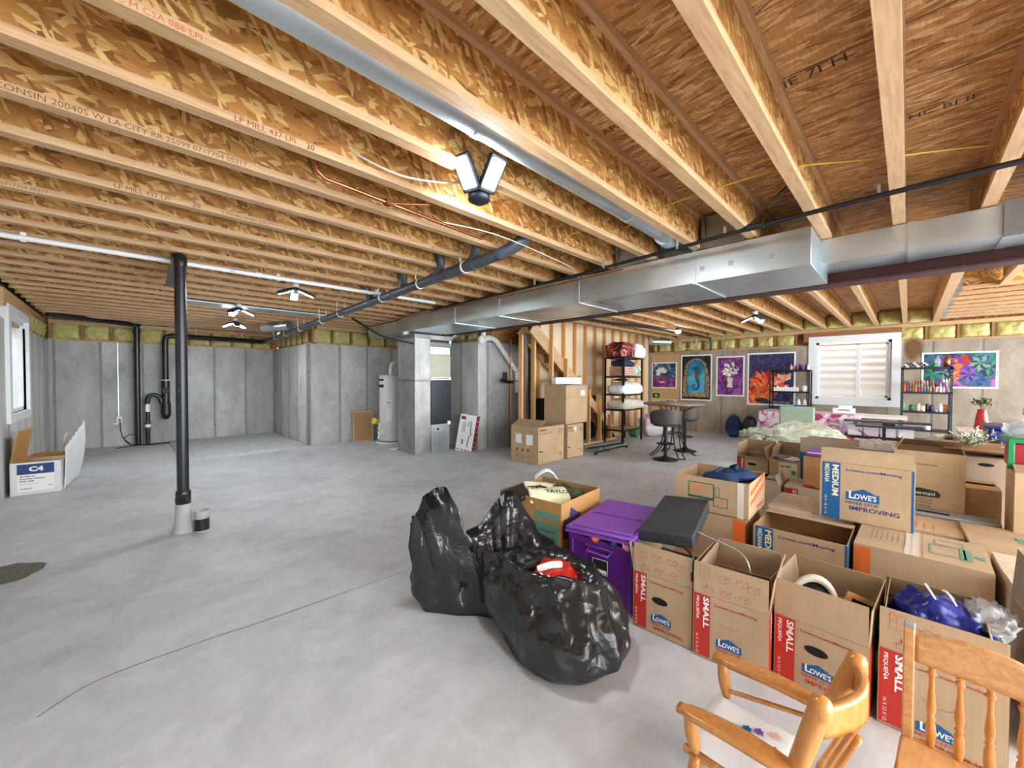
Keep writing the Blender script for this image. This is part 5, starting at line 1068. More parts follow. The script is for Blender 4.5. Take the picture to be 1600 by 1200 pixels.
# front-left box: its corner nearest the camera is at (4.74,4.16)
carton('closed brown carton with white labels, nearest of the box stack by the stairs', 4.76, 4.16, .70, .60, .60, rz=2, mat='card_tan', front=kfront, left=kleft, flaps={'front': (0, .3), 'back': (0, .28), 'left': (24, .24), 'right': (2, .3)}, floor_in=.55)
carton('brown carton with a round white sticker under the tall wrapped box', 5.49, 4.13, .47, .55, .585, rz=0, mat='card_tan', front=lambda b, X, w, h: [kfront(b, X, w, h), b.disc(w * .48, h * .86, .035, .045, 'paper_white', X)], closed=True)
carton('tall brown box with torn grey tape edge, on top of the stack', 5.52, 4.19, .68, .48, .69, z=.59, rz=2, mat='card_tan', front=lambda b, X, w, h: [b.rect(0, h * .97, w, h, 'tape_silver', X), b.rect(w * .68, h * .72, w * .88, h * .86, 'paper_white', X), b.rect(.0, h * .665, w, h * .672, 'card_dark', X)], closed=True)
# flat card leaning by the far wall
o = thing('picture_box', 'flat brown cardboard frame box leaning on the concrete wall', 'box', (3.56, 8.44, 0), R(-18)); o.rotation_euler = (R(-9), 0, R(-18))
b = MB(); b.box((0, 0, 0), (.42, .08, .68), 'card_dark', None, .004); b.build('carton', o); b = MB(); b.rect(.03, .03, .39, .58, 'card_dark', Tr(0, -.003, 0) @ FRONT); b.frame(0, 0, .42, .68, .03, 'card', Tr(0, -.002, 0) @ FRONT); b.build('front_print', o)
# white and red vacuum box leaning
o = thing('product_box', 'white and red stick vacuum box leaning on the concrete corner', 'box', (4.60, 6.17, 0)); o.rotation_euler = (R(-6), R(7), R(-68))
b = MB(); b.box((0, 0, 0), (.36, .13, .72), 'paper_white'); b.rect(.03, .62, .13, .68, 'ink_darkred', Tr(0, -.001, 0) @ FRONT)
b.tube([(.24, -.002, .10), (.25, -.002, .30), (.30, -.002, .34), (.27, -.002, .42), (.27, -.002, .58), (.23, -.002, .60), (.21, -.002, .5)], .008, 'steel_dark', 6); b.tube([(.10, -.002, .38), (.10, -.002, .56), (.14, -.002, .56), (.14, -.002, .38)], .008, 'grey_plastic', 6); b.rect(.10, .14, .15, .24, 'grey_plastic', Tr(0, -.001, 0) @ FRONT)
for k in range(4): b.rect(.03 + .08 * k, .03, .08 + .08 * k, .045, 'ink_black', Tr(0, -.001, 0) @ FRONT)
b.rect(0.001, .001, .129, .719, 'ink_darkred', Tr(.361, 0, 0) @ Rz(PI / 2) @ FRONT)
for k in range(6): b.rect(.05, .1 + k * .1, .08, .125 + k * .1, 'ink_white', Tr(.362, 0, 0) @ Rz(PI / 2) @ FRONT)
b.build('carton', o)
# C4 tree box by left window
o = thing('open_carton', 'long white open box labelled C4 under the left window', 'box', (-.94, 7.25, 0), R(-6))
b = MB(); w, d, h = .405, .85, .385
b.box((0, 0, 0), (w, d, .006), 'card_white'); b.box((0, 0, 0), (w, .006, h), 'card_white'); b.box((0, d - .006, 0), (w, d, h), 'card_white'); b.box((0, 0, 0), (.006, d, h), 'card_white'); b.box((w - .006, 0, 0), (w, d, h), 'card_white')
b.box((.006, .006, .006), (.008, d - .006, h), 'card_orange'); b.box((w - .008, .006, .006), (w - .006, d - .006, h), 'card_orange'); b.box((.006, d - .009, .006), (w - .006, d - .006, h), 'card_orange'); b.box((.006, .006, .006), (w - .006, d - .006, .012), 'card_orange'); b.build('body', o)
b = MB(); X = Tr(0, -.0012, 0) @ FRONT; b.rect(.055, .245, .345, .365, 'ink_navy', X); b.rect(.055, .045, .345, .244, 'ink_white', X); b.text('C4', .145, .275, .06, 'ink_white', X, bold=.05, width=.115, z=.0006)
for k, (s_, ww) in enumerate((('9ft PRE-LIT', .12), ('FLOCKED WILSON', .19), ('PINE TREE', .11))): b.text(s_, .075, .212 - .028 * k, .016, 'ink_black', X, bold=.03, width=ww, z=.0006)
b.text('artificial tree 3 pcs', .075, .125, .012, 'ink_black', X, width=.14, z=.0006); b.text('artificial', .075, .07, .016, 'ink_black', X, bold=.02, width=.09, z=.0006); b.text('9603', .295, .09, .016, 'ink_black', X, bold=.02, width=.035, z=.0006); b.build('shipping_label', o)
b = MB(); b.box((.002, .01, h), (.012, .55, h + .37), 'card_orange', Tr(0, 0, 0) @ Tr(0, 0, h) @ Ry(R(9)) @ Tr(0, 0, -h)); b.build('raised_flap', o)
b = MB(); b.slab(lambda u, v: (Vector((w + .012 + .13 * math.sin(v * 1.7) * (.25 + .75 * u) * (1 - .35 * v) * .8, .04 + .74 * u, .02 + v * (.50 + .26 * u + .05 * nz(u * 9, 1, 1, 2)))), Vector((1, 0, 0))), 36, 14, .008, 'card_white'); b.build('torn_flap', o)
b = MB(); b.slab(lambda u, v: (Vector((w - .03 - .03 * v + .02 * nz(u * 12, 2, v), .35 + .2 * u, .66 - .25 * v * (1 - u * .6))), Vector((1, 0, 0))), 12, 6, .006, 'card_pale'); b.build('torn_strip', o)
b = MB(); b.box((.02, .35, .25), (w - .03, .82, .33), 'card_pale'); b.build('inner_panel', o)

# ================= wire shelf with bedding =================
def rack(name, lab, x, y, w, d, h, levels, rz, mat='black_metal', rperf=True, board=None, post=.035):
    o = thing(name, lab, 'shelf', (x, y, 0), rz)
    for px_, py_ in ((0, 0), (w, 0), (0, d), (w, d)):
        b = MB(); sx = 1 if px_ == 0 else -1; sy = 1 if py_ == 0 else -1
        x0, x1 = sorted((px_, px_ + sx * post)); y0, y1 = sorted((py_, py_ + sy * post)); ya, yb = sorted((py_, py_ + sy * .003)); xa, xb = sorted((px_, px_ + sx * .003))
        b.box((x0, ya, 0), (x1, yb, h), mat); b.box((xa, y0, 0), (xb, y1, h), mat)
        if rperf and py_ == 0:
            z = .04
            while z < h - .03:
                b.box((x0 + post * .35, -.0012, z), (x0 + post * .62, -.0004, z + .014), 'tape_silver' ); z += .05
        b.build('post', o)
    for z in levels:
        b = MB(); b.box((.0, .0, z), (w, .012, z + .035), mat); b.box((.0, d - .012, z), (w, d, z + .035), mat); b.box((0, .012, z), (.012, d - .012, z + .035), mat); b.box((w - .012, .012, z), (w, d - .012, z + .035), mat)
        b.box((.012, .012, z + .018), (w - .012, d - .012, z + .03), board or mat); b.build('shelf', o)
    return o
SX, SY = 7.62, 4.26
rack('storage_rack', 'black metal rack holding bedding in front of the stairs', SX, SY, .92, .46, 1.86, (.30, .90, 1.03 - .03 + .05 - .05 + .14, 1.50 - .02, 1.82) if False else (.26, .70, 1.03, 1.42, 1.84), R(2), board='card_tan', rperf=False, post=.045)
def bed(name, lab, cat, x, y, z, w, d, h, mat, seed, rz=0, wr=.02, e=.5):
    fl_ = .30 if e < .8 else .5
    o = MB().grid(soft(w, d, h, seed, e, wr, flatten=fl_), 40, 24, mat).build(name); o.location = (SX + x, SY + y, z + h * fl_); o.rotation_euler = (0, 0, rz); return tag(o, lab, cat)
bed('pillow', 'cream pillow on the lower rack shelf, front one', 'pillow', .30, .18, .735, .72, .50, .29, 'cloth_cream', 1)
bed('pillow', 'cream pillow on the lower rack shelf, right one', 'pillow', .84, .22, .735, .44, .46, .26, 'cloth_cream', 2)
bed('folded_duvet', 'large white duvet on the middle rack shelf', 'bedding', .40, .18, 1.065, .94, .50, .33, 'cloth_white', 3)
bed('green_blanket', 'dark green blanket tucked at the right end of the middle shelf', 'bedding', .93, .26, 1.065, .20, .26, .30, 'cloth_green', 4)
bed('dark_cloth', 'small dark striped cloth on top of the white duvet', 'cloth', .16, .16, 1.35, .3, .22, .06, 'black_plastic', 5)
b = MB()
for k in range(4): b.grid(soft(.56, .42, .07, 11 + k, .5, .008), 28, 12, 'cloth_pink', Tr(.30, .22, 1.455 + .035 + .05 * k))
o = b.build('folded_blanket'); o.location = (SX, SY, 0); tag(o, 'folded pale pink blanket on the second highest rack shelf', 'bedding')
bed('rolled_towel', 'navy rolled sleeping bag on the pink blanket, left one', 'bedding', .20, .2, 1.65, .34, .4, .17, 'cloth_navy', 6, 0, .008, .9)
bed('rolled_towel', 'navy rolled sleeping bag on the pink blanket, right one', 'bedding', .50, .22, 1.65, .30, .4, .16, 'cloth_navy', 7, 0, .008, .9)
o = thing('strapped_pillow', 'pale mint cushion tied with black straps at the rack end', 'pillow', (SX + .76, SY + .2, 1.60)); MB().grid(soft(.26, .36, .30, 8, .8, .008), 24, 14, 'cloth_mint').build('cushion', o)
b = MB()
for s_ in (-.05, .05): b.lathe([(.165, -.008), (.172, 0), (.165, .008), (.165, -.008)], 'black_wire', Tr(s_, 0, 0) @ Ry(R(70 if s_ < 0 else 110)) @ Sc(.86, 1.1, 1), 24, caps=False)
b.build('strap', o)
bed('floral_quilt', 'bundled quilt with orange and black flowers on top of the rack', 'bedding', .22, .22, 1.872, .62, .52, .42, 'cloth_floral' if 'cloth_floral' in M else 'cloth_white', 9)
bed('white_comforter', 'bundled white comforter on top of the rack beside the floral quilt', 'bedding', .76, .22, 1.872, .48, .52, .42, 'cloth_white', 10)
# bed frame parts on floor
bf = thing('bed_frame', 'folded metal bed frame lying on the floor by the box stack', 'frame', (0, 0, 0))
for i, (p, q) in enumerate((((6.15, 3.98, .05), (7.25, 3.97, .05)), ((6.30, 4.12, .05), (7.45, 4.10, .05)), ((6.40, 4.30, .05), (7.5, 4.20, .05)), ((6.45, 4.45, .05), (7.55, 4.30, .05)))):
    b = MB(); d = (Vector(q) - Vector(p)); b.box((0, -.012, -.012), (d.length, .012, .012), 'tape_silver' if i % 2 else 'steel_dark', Tr(*p) @ Rz(math.atan2(d.y, d.x))); b.build('rail', bf)
for p in ((6.15, 3.98, .0), (7.25, 3.97, 0)):
    b = MB(); b.cyl((p[0], p[1], .02), (p[0], p[1] + .03, .02), .02, 'black_plastic'); b.cyl((p[0], p[1], .02), (p[0], p[1], .05), .03, 'black_plastic'); b.build('caster', bf)
b = MB(); b.tube([(6.3, 4.05, .07), (6.5, 4.1, .12), (6.55, 4.02, .03), (6.7, 4.2, .02), (6.62, 3.98, .01)], .008, 'black_wire', 6, smooth_pts=5); tag(b.build('power_cord'), 'black cord lying over the folded bed frame', 'cord')
# plastic bag with pink clothes
crumple(.72, .42, .58, 12, 'pastel_bag' if 'pastel_bag' in M else 'cloth_white', 'clothes_bag', 'clear plastic bag of pink and white clothes behind the tall table', 'bag', (9.3, 4.35, .28), -.6, .05, .4)
crumple(.30, .25, .22, 13, 'ink_green', 'plastic_bag', 'pale green bag on the floor at the far end of the rack', 'bag', (8.75, 4.6, .11), .3, .03)

# ================= bistro table and stools =================
tb = thing('bistro_table', 'round tall table with wood top and curved black metal legs', 'table', (7.15, 3.0, 0))
b = MB(); b.lathe([(0, .925), (.49, .925), (.52, .935), (.525, .95), (.51, .965), (0, .965)], 'table_wood', n=48); b.build('tabletop', tb)
for k in range(4):
    a = PI / 4 + k * PI / 2; c_, s_ = math.cos(a), math.sin(a)
    b = MB()
    for q in (-.05, .05): b.tube([(c_ * .24 - s_ * q, s_ * .24 + c_ * q, .925), (c_ * .17 - s_ * q, s_ * .17 + c_ * q, .7), (c_ * .15 - s_ * q, s_ * .15 + c_ * q, .42), (c_ * .23 - s_ * q, s_ * .23 + c_ * q, .16), (c_ * .40 - s_ * q, s_ * .40 + c_ * q, .0)], .011, 'black_metal', 8, smooth_pts=5)
    b.tube([(c_ * .40 - s_ * .05, s_ * .4 + c_ * .05, .008), (c_ * .40 + s_ * .05, s_ * .4 - c_ * .05, .008)], .011, 'black_metal', 8); b.build('leg', tb)
b = MB(); b.lathe([(.15, .40), (.162, .41), (.15, .42), (.15, .40)], 'black_metal', n=28, caps=False); b.build('ring', tb)
b = MB(); b.lathe([(.20, .90), (.22, .91), (.20, .925), (.20, .90)], 'black_metal', n=28, caps=False); b.build('top_ring', tb)
def stool(x, y, rz, lab):
    o = thing('bar_stool', lab, 'stool', (x, y, 0), rz)
    b = MB(); b.lathe([(0, .0), (.205, .0), (.21, .012), (.12, .035), (.04, .06), (.03, .10)], 'black_metal', n=32); b.build('base', o)
    b = MB(); b.cyl((0, 0, .06), (0, 0, .60), .028, 'black_metal', n=18); b.build('post', o)
    b = MB(); b.lathe([(.135, .27), (.148, .275), (.148, .285), (.135, .29), (.135, .27)], 'black_metal', n=28, caps=False); b.cyl((0, 0, .28), (.14, 0, .28), .008, 'black_metal'); b.cyl((0, 0, .28), (-.14, 0, .28), .008, 'black_metal'); b.build('footrest', o)
    b = MB(); b.lathe([(0, .58), (.19, .59), (.22, .63), (.20, .66), (0, .665)], 'leather_brown', Sc(1.05, 1, 1), 32); b.build('seat', o)
    def bk(u, v):
        a = R(-105) + u * R(210); r_ = .235 + .02 * v; hz = .62 + (v * (.27 - .12 * abs(u - .5) * 2 * abs(u - .5) * 2)); p = Vector((r_ * 1.05 * math.cos(a - PI / 2), r_ * math.sin(a - PI / 2), hz)); n_ = Vector((math.cos(a - PI / 2), math.sin(a - PI / 2), 0)); return p, n_
    b = MB(); b.slab(bk, 32, 8, .03, 'leather_brown'); b.build('backrest', o)
    return o
stool(6.66, 2.92, R(-55), 'brown bucket bar stool nearest the camera at the tall table'); stool(7.75, 3.02, R(20), 'brown bucket bar stool at the far side of the tall table')
# ================= posters =================
def art_mat(name, base, stops, scale, dist=3, seed=0, lines=None):
    t = NT(name); mp = t.coords((1, 1, 1)); n = t.node('ShaderNodeTexNoise'); n.inputs['Scale'].default_value = scale; n.inputs['Detail'].default_value = 4; n.inputs['Distortion'].default_value = dist
    m2 = t.node('ShaderNodeMapping'); m2.inputs['Location'].default_value = (seed, seed, seed); t.link(mp, m2.inputs[0]); t.link(m2.outputs[0], n.inputs['Vector'])
    t.col(t.ramp(n.outputs[0], stops)); t.b.inputs['Roughness'].default_value = .45; M[name] = t.m
art_mat('art_sea', 0, [(.35, (22, 40, 78)), (.48, (30, 92, 118)), (.55, (84, 92, 140)), (.68, (196, 190, 190))], 3.5, 1.5, 1)
art_mat('art_dark', 0, [(.3, (14, 14, 16)), (.52, (24, 24, 28)), (.7, (50, 50, 60))], 4, 1, 4); art_mat('art_glass', 0, [(.3, (20, 18, 22)), (.4, (34, 100, 116)), (.48, (190, 150, 60)), (.56, (140, 50, 90)), (.64, (30, 150, 140)), (.74, (200, 160, 120))], 8, .6, 4)
art_mat('art_teal', 0, [(.3, (24, 70, 130)), (.5, (36, 130, 160)), (.62, (90, 170, 190)), (.75, (210, 170, 200))], 2.2, .5, 7)
art_mat('art_purple', 0, [(.3, (44, 20, 52)), (.5, (112, 40, 120)), (.62, (160, 90, 160)), (.72, (110, 60, 120))], 4, 2.5, 2)
art_mat('art_navy', 0, [(.3, (18, 20, 44)), (.5, (34, 38, 78)), (.62, (80, 60, 110)), (.75, (120, 100, 140))], 5, 4, 9)
art_mat('art_orange', 0, [(.3, (188, 30, 28)), (.48, (232, 78, 40)), (.58, (246, 140, 60)), (.72, (250, 200, 150))], 6, 2, 3)
art_mat('art_multi', 0, [(.3, (18, 16, 34)), (.42, (50, 30, 90)), (.5, (24, 60, 90)), (.56, (40, 120, 110)), (.62, (60, 40, 120)), (.72, (160, 90, 150))], 5, .8, 5)
art_mat('art_floral', 0, [(.36, (150, 60, 90)), (.45, (214, 150, 190)), (.54, (236, 220, 228)), (.7, (240, 236, 238))], 6, 1.5, 6)
art_mat('cloth_floral', 0, [(.38, (24, 16, 22)), (.5, (120, 40, 36)), (.56, (214, 84, 30)), (.64, (216, 150, 170)), (.72, (40, 50, 90))], 7, 1.5, 6)
art_mat('pastel_bag', 0, [(.35, (208, 214, 212)), (.5, (216, 176, 196)), (.58, (186, 200, 180)), (.7, (226, 226, 224))], 6, 1.5, 6)
art_mat('paintcap', 0, [(.3, (30, 40, 120)), (.45, (180, 40, 60)), (.55, (40, 120, 60)), (.7, (220, 160, 60))], 14, 1, 6)
bpy.data.objects['floral_quilt'].data.materials[0] = M['cloth_floral']; bpy.data.objects['clothes_bag'].data.materials[0] = M['pastel_bag']
PX = XR - .004
WALLM = Tr(PX, 0, 0) @ Rz(-PI / 2) @ FRONT      # local (u,v): u = -y, v = z, facing -x
def pl2(cx, cy, pts, s=1): return [(cx + p[0] * s, cy + p[1] * s) for p in pts]
def poster(y0, z1, y1, z0, lab, art, draw, border=.03):
    b = MB(); X = WALLM
    b.box((PX - .003, y1, z0), (PX, y0, z1), 'paper_white'); X = Tr(-.0035, 0, 0) @ WALLM
    b.rect(-y0 + border, z0 + border, -y1 - border, z1 - border, art, X)
    b.clip = (-y0 + border, z0 + border, -y1 - border, z1 - border)
    if draw: draw(b, X, -y0 + border, z0 + border, (y0 - y1) - 2 * border, (z1 - z0) - 2 * border)
    return tag(b.build('poster'), lab, 'poster')
def ribbon(b, X, pts, w0, w1, mat, z):
    P = catmull([Vector((p[0], p[1], 0)) for p in pts], 6); n = len(P)
    for i in range(n - 1): b.line((P[i].x, P[i].y), (P[i + 1].x, P[i + 1].y), w0 + (w1 - w0) * i / n, mat, X, z)
def petals(b, X, cx, cy, r, n, mats, z, a0=0, a1=2 * PI, wid=.35):
    for k in range(n):
        a = a0 + (a1 - a0) * k / max(1, n - 1); c_, s_ = math.cos(a), math.sin(a); rr = r * (1 - .12 * (k % 2))
        b.poly([(cx, cy), (cx + (c_ * .5 - s_ * wid) * rr, cy + (s_ * .5 + c_ * wid) * rr), (cx + c_ * rr, cy + s_ * rr), (cx + (c_ * .5 + s_ * wid) * rr, cy + (s_ * .5 - c_ * wid) * rr)], mats[k % len(mats)], X, z + .0003 * k)
def d_sea(b, X, x, y, w, h):
    b.rect(x, y, x + w, y + h * .42, 'art_purple', X, .0005)
    petals(b, X, x + w * .38, y + h * .62, w * .28, 9, ['ink_white', 'cloth_cream', 'plant_white'], .001, .3, 3.6, .3); b.poly([(x + w * .28, y + h * .38), (x + w * .55, y + h * .38), (x + w * .5, y + h * .5), (x + w * .32, y + h * .5)], 'ink_brown', X, .005)
    b.disc(x + w * .42, y + h * .22, w * .14, h * .05, 'pink', X, .001)
def d_horse(b, X, x, y, w, h):
    cx, cy = x + w / 2, y + h * .52
    b.disc(cx, cy + h * .1, w * .42, h * .33, 'art_glass', X, .0004, 32); b.rect(x + w * .04, y + h * .05, x + w * .96, cy + h * .02, 'art_glass', X, .0003)
    b.disc(cx, cy + h * .1, w * .31, h * .27, 'art_teal', X, .001, 32); b.rect(x + w * .19, y + h * .14, x + w * .81, cy + h * .1, 'art_teal', X, .0008)
    ribbon(b, X, [(x + w * .19, y + h * .14), (x + w * .19, cy + h * .12), (cx - w * .18, cy + h * .33), (cx, cy + h * .37), (cx + w * .18, cy + h * .33), (x + w * .81, cy + h * .12), (x + w * .81, y + h * .14)], .012, .012, 'ink_black', .0015)
    ribbon(b, X, [(cx - w * .12, cy + h * .16), (cx + w * .02, cy + h * .22), (cx + w * .10, cy + h * .14), (cx + w * .02, cy + h * .02), (cx + w * .06, cy - h * .1), (cx + w * .10, cy - h * .22), (cx - w * .02, cy - h * .3), (cx - w * .12, cy - h * .22), (cx - w * .02, cy - h * .18)], .11, .035, 'ink_blue', .002)
    ribbon(b, X, [(cx + w * .02, cy + h * .14), (cx - w * .01, cy + h * .02), (cx + w * .02, cy - h * .06)], .06, .04, 'copper', .003)
    for k in range(5): b.poly([(cx + w * .1, cy + h * (.2 - .06 * k)), (cx + w * .2, cy + h * (.21 - .06 * k)), (cx + w * .1, cy + h * (.16 - .06 * k))], 'green_plastic', X, .0025)
def d_vase(b, X, x, y, w, h):
    cx = x + w * .5
    petals(b, X, cx, y + h * .68, w * .36, 12, ['plant_white', 'tote_purple_lid', 'cloth_cream', 'leaf_dark'], .001); petals(b, X, cx - w * .1, y + h * .6, w * .22, 8, ['ink_white', 'cloth_pink'], .005); petals(b, X, cx + w * .14, y + h * .72, w * .2, 8, ['cloth_cream', 'tote_purple'], .008)
    b.poly([(cx - w * .12, y + h * .2), (cx + w * .12, y + h * .2), (cx + w * .08, y + h * .32), (cx + w * .12, y + h * .46), (cx - w * .12, y + h * .46), (cx - w * .08, y + h * .32)], 'cloth_cream', X, .011)
def d_flower(b, X, x, y, w, h):
    petals(b, X, x + w * .38, y + h * .30, h * .42, 11, ['art_orange', 'red_gloss', 'art_orange'], .001, .2, 3.2, .22); petals(b, X, x + w * .34, y + h * .22, h * .26, 9, ['art_orange', 'ink_orange'], .006, 0, 2 * PI, .3)
    b.rect(x, y, x + w * .3, y + h * .3, 'art_orange', X, .0008); petals(b, X, x + w * .8, y + h * .45, h * .2, 6, ['cloth_pink', 'art_orange'], .009, 1, 4, .3); b.disc(x + w * .3, y + h * .07, w * .16, h * .05, 'ink_black', X, .0105)
    for k in range(4): ribbon(b, X, [(x + w * .1, y + h * (.78 + .03 * k)), (x + w * .35, y + h * (.92 - .02 * k)), (x + w * .6, y + h * (.8 + .02 * k)), (x + w * .85, y + h * (.9 - .03 * k))], .008, .02, 'ink_navy', .0105)
    b.text('Martin', x + w * .55, y + h * .74, h * .06, 'ink_brown', X, width=w * .3, shear=.3, z=.011) if False else None
def d_wide(b, X, x, y, w, h):
    petals(b, X, x + w * .5, y + h * .58, h * .42, 12, ['art_orange', 'ink_orange', 'red_gloss', 'tote_purple'], .001, 0, 2 * PI, .35); b.disc(x + w * .5, y + h * .62, h * .09, h * .08, 'ink_orange', X, .006)
    for cx, cy, m_ in ((.8, .7, 'ink_mint'), (.92, .58, 'green_plastic'), (.15, .38, 'green_plastic'), (.3, .45, 'ink_mint'), (.65, .35, 'tote_purple_lid'), (.75, .22, 'ink_blue'), (.3, .7, 'tote_purple')): petals(b, X, x + w * cx, y + h * cy, h * .26, 12, [m_, 'art_multi'], .007, 0, 2 * PI, .24)
tag(MB().box((PX + .0005, 4.42, .5), (PX + .003, 5.21, 2.10), 'panel_tan').build('plywood_panel'), 'tan plywood panel on the concrete behind the small landscape posters', 'panel')
poster(5.205, 1.87, 4.49, 1.14, 'square poster of a white tree over blue and purple water', 'art_sea', d_sea)
poster(4.38, 2.05, 3.58, .83, 'tall dark poster of a seahorse in stained glass colours', 'art_dark', d_horse, .035)
poster(3.48, 1.98, 2.83, .97, 'purple poster of white flowers in a vase', 'art_purple', d_vase, .035)
poster(2.77, 2.03, 1.80, .78, 'large navy poster with a giant orange and red flower', 'art_navy', d_flower, .035)
poster(-.17, 1.91, -1.10, 1.24, 'wide multicoloured flower poster right of the window', 'art_multi', d_wide, .03)
poster(5.20, 1.02, 4.94, .77, 'small green and yellow print low on the plywood panel', 'leaf_dark', lambda b, X, x, y, w, h: [b.rect(x, y, x + w, y + h * .35, 'yellow_wire', X, .001), petals(b, X, x + w * .5, y + h * .65, w * .2, 6, ['cloth_cream'], .002)], .012)
poster(4.86, .83, 4.48, .73, 'small red and white print strip above the tall table', 'art_floral', None, .012)
t = NT('rust_stain'); t.b.inputs['Base Color'].default_value = srgb(120, 82, 44); t.b.inputs['Roughness'].default_value = .9
sg_ = t.node('ShaderNodeTexGradient', gradient_type='SPHERICAL'); t.link(t.coords((5.5, 5.5, 3.2)), sg_.inputs[0]); t.link(t.math('MULTIPLY', t.ramp(t.math('MULTIPLY', sg_.outputs[0], t.math('ADD', t.noise(t.coords((1, 6, 3)), 2, 4), .4)), [(.12, (0, 0, 0, 1)), (.5, (1, 1, 1, 1))]), .75), t.b.inputs['Alpha']); M['rust_stain'] = t.m
o = MB().add([(0, -.2, -.25), (0, .2, -.25), (0, .2, .25), (0, -.2, .25)], [(0, 3, 2, 1)], 'rust_stain').build('water_stain'); o.location = (PX - .001, -.06, 2.0); tag(o, 'rusty brown water stain on the concrete right of the window', 'stain')

# ================= craft corner =================
bp = lambda x, y, m_, lab: None
def backpack(x, y, m_, lab, s=1):
    o = thing('backpack', lab, 'bag', (x, y, 0), R(8)); b = MB(); b.grid(soft(.26 * s, .34 * s, .52 * s, x, .6, .01), 28, 16, m_, Tr(0, 0, .26 * s)); b.build('main_body', o)
    b = MB(); b.grid(soft(.10, .26 * s, .24 * s, x + 1, .6, .01), 20, 12, m_, Tr(-.13 * s, 0, .16 * s)); b.build('front_pocket', o); b = MB(); b.tube([(0, -.05, .51 * s), (0, 0, .56 * s), (0, .05, .51 * s)], .01, 'black_wire', 6, smooth_pts=5); b.build('handle', o)
backpack(10.55, 2.96, 'cloth_navy', 'navy blue backpack on the floor under the vase poster'); backpack(10.5, 2.60, 'black_plastic', 'dark grey backpack beside the blue one, by the craft table')
ct = thing('craft_table', 'long folding craft table covered with a pink and white floral cloth', 'table', (9.55, 1.0, 0))
b = MB(); b.box((0, -1.0, .70), (.72, 1.15, .735), 'ink_white'); b.build('tabletop', ct)
for x in (.05, .65):
    for y in (-.9, 1.05): MB().cyl((x, y, 0), (x, y, .70), .014, 'steel_dark').build('leg', ct)
def clothf(u, v):
    y = 1.19 - u * 1.6; s_ = v
    if s_ < .5: k = s_ * 2; return Vector((.76 - k * .80, y, .742)), Vector((0, 0, 1))
    k = (s_ - .5) * 2; return Vector((-.04 - .03 * k + .02 * math.sin(y * 14) * k, y + .05 * k * nz(y * 3, 1, 1), .742 - .42 * k)), Vector((-1, 0, .1)).normalized()
b = MB(); b.slab(clothf, 50, 24, .004, 'art_floral'); b.slab(lambda u, v: (Vector((-.04 + .78 * u, 1.19 + .05 * v + .02 * math.sin(u * 15) * v, .742 - .5 * v)), Vector((0, 1, 0))), 30, 10, .004, 'ink_white'); o = b.build('tablecloth'); o.location = (9.55, 1.0, 0); tag(o, 'floral tablecloth with pink flowers draped over the craft table', 'tablecloth')
# fur throw over a chair
gc = thing('office_chair', 'sage green desk chair with rounded backrest at the craft table', 'chair', (9.0, 1.46, 0), R(4))
b = MB(); b.box((-.03, -.27, .42), (.05, .27, .89), 'sage', None, .03); b.build('backrest', gc); b = MB(); b.box((0, -.25, .36), (.45, .25, .44), 'sage', None, .03); b.build('seat', gc); b = MB(); b.cyl((.22, 0, .08), (.22, 0, .36), .025, 'black_metal'); b.build('post', gc)
for k in range(5): a = 2 * PI * k / 5; MB().tube([(.22, 0, .09), (.22 + .26 * math.cos(a), .26 * math.sin(a), .04), (.22 + .27 * math.cos(a), .27 * math.sin(a), .0)], .016, 'black_metal', 8).build('leg', gc)
def furry(name, lab, loc, w, d, h, seed, rz=0):
    b = MB(); b.grid(soft(w, d, h, seed, .7, .05), 60, 34, 'fur'); r_ = random.Random(int(seed * 10)); f = soft(w, d, h, seed, .7, .05)
    for k in range(2600):
        p = f(r_.random(), r_.random()); n_ = Vector((p.x / w ** 2, p.y / d ** 2, p.z / h ** 2)).normalized(); q = p + n_ * .025 + Vector((r_.uniform(-.015, .015), r_.uniform(-.015, .015), -.008)); t_ = n_.orthogonal().normalized() * .006
        b.add([p - t_, p + t_, q], [(0, 1, 2)], 'fur')
    o = b.build(name); o.location = loc; o.rotation_euler = (0, 0, rz); return o
o = thing('fur_throw', 'large pale green-grey shaggy fur throw heaped behind the boxes', 'throw', (7.6, 1.30, 0))
for nm, l, w, d, h, sd, rz_ in (('main_heap', (0, -.15, .46), .8, 1.05, .44, 1.3, .1), ('draped_corner', (-.22, .40, .30), .45, .42, .36, 2.6, .5), ('rolled_edge', (-.12, .42, .48), .4, .5, .18, 4.2, -.3)):
    c_ = furry(nm, '', l, w, d, h, sd, rz_); c_.parent = o
o = thing('ottoman', 'low stool with white cushion hidden under the fur throw', 'stool', (7.62, 1.2, 0)); b = MB(); b.box((-.35, -.45, .10), (.35, .45, .23), 'cloth_cream', None, .04); b.build('seat', o)
for x in (-.3, .3):
    for y in (-.4, .4): MB().cyl((x, y, 0), (x, y, .12), .02, 'oak').build('leg', o)
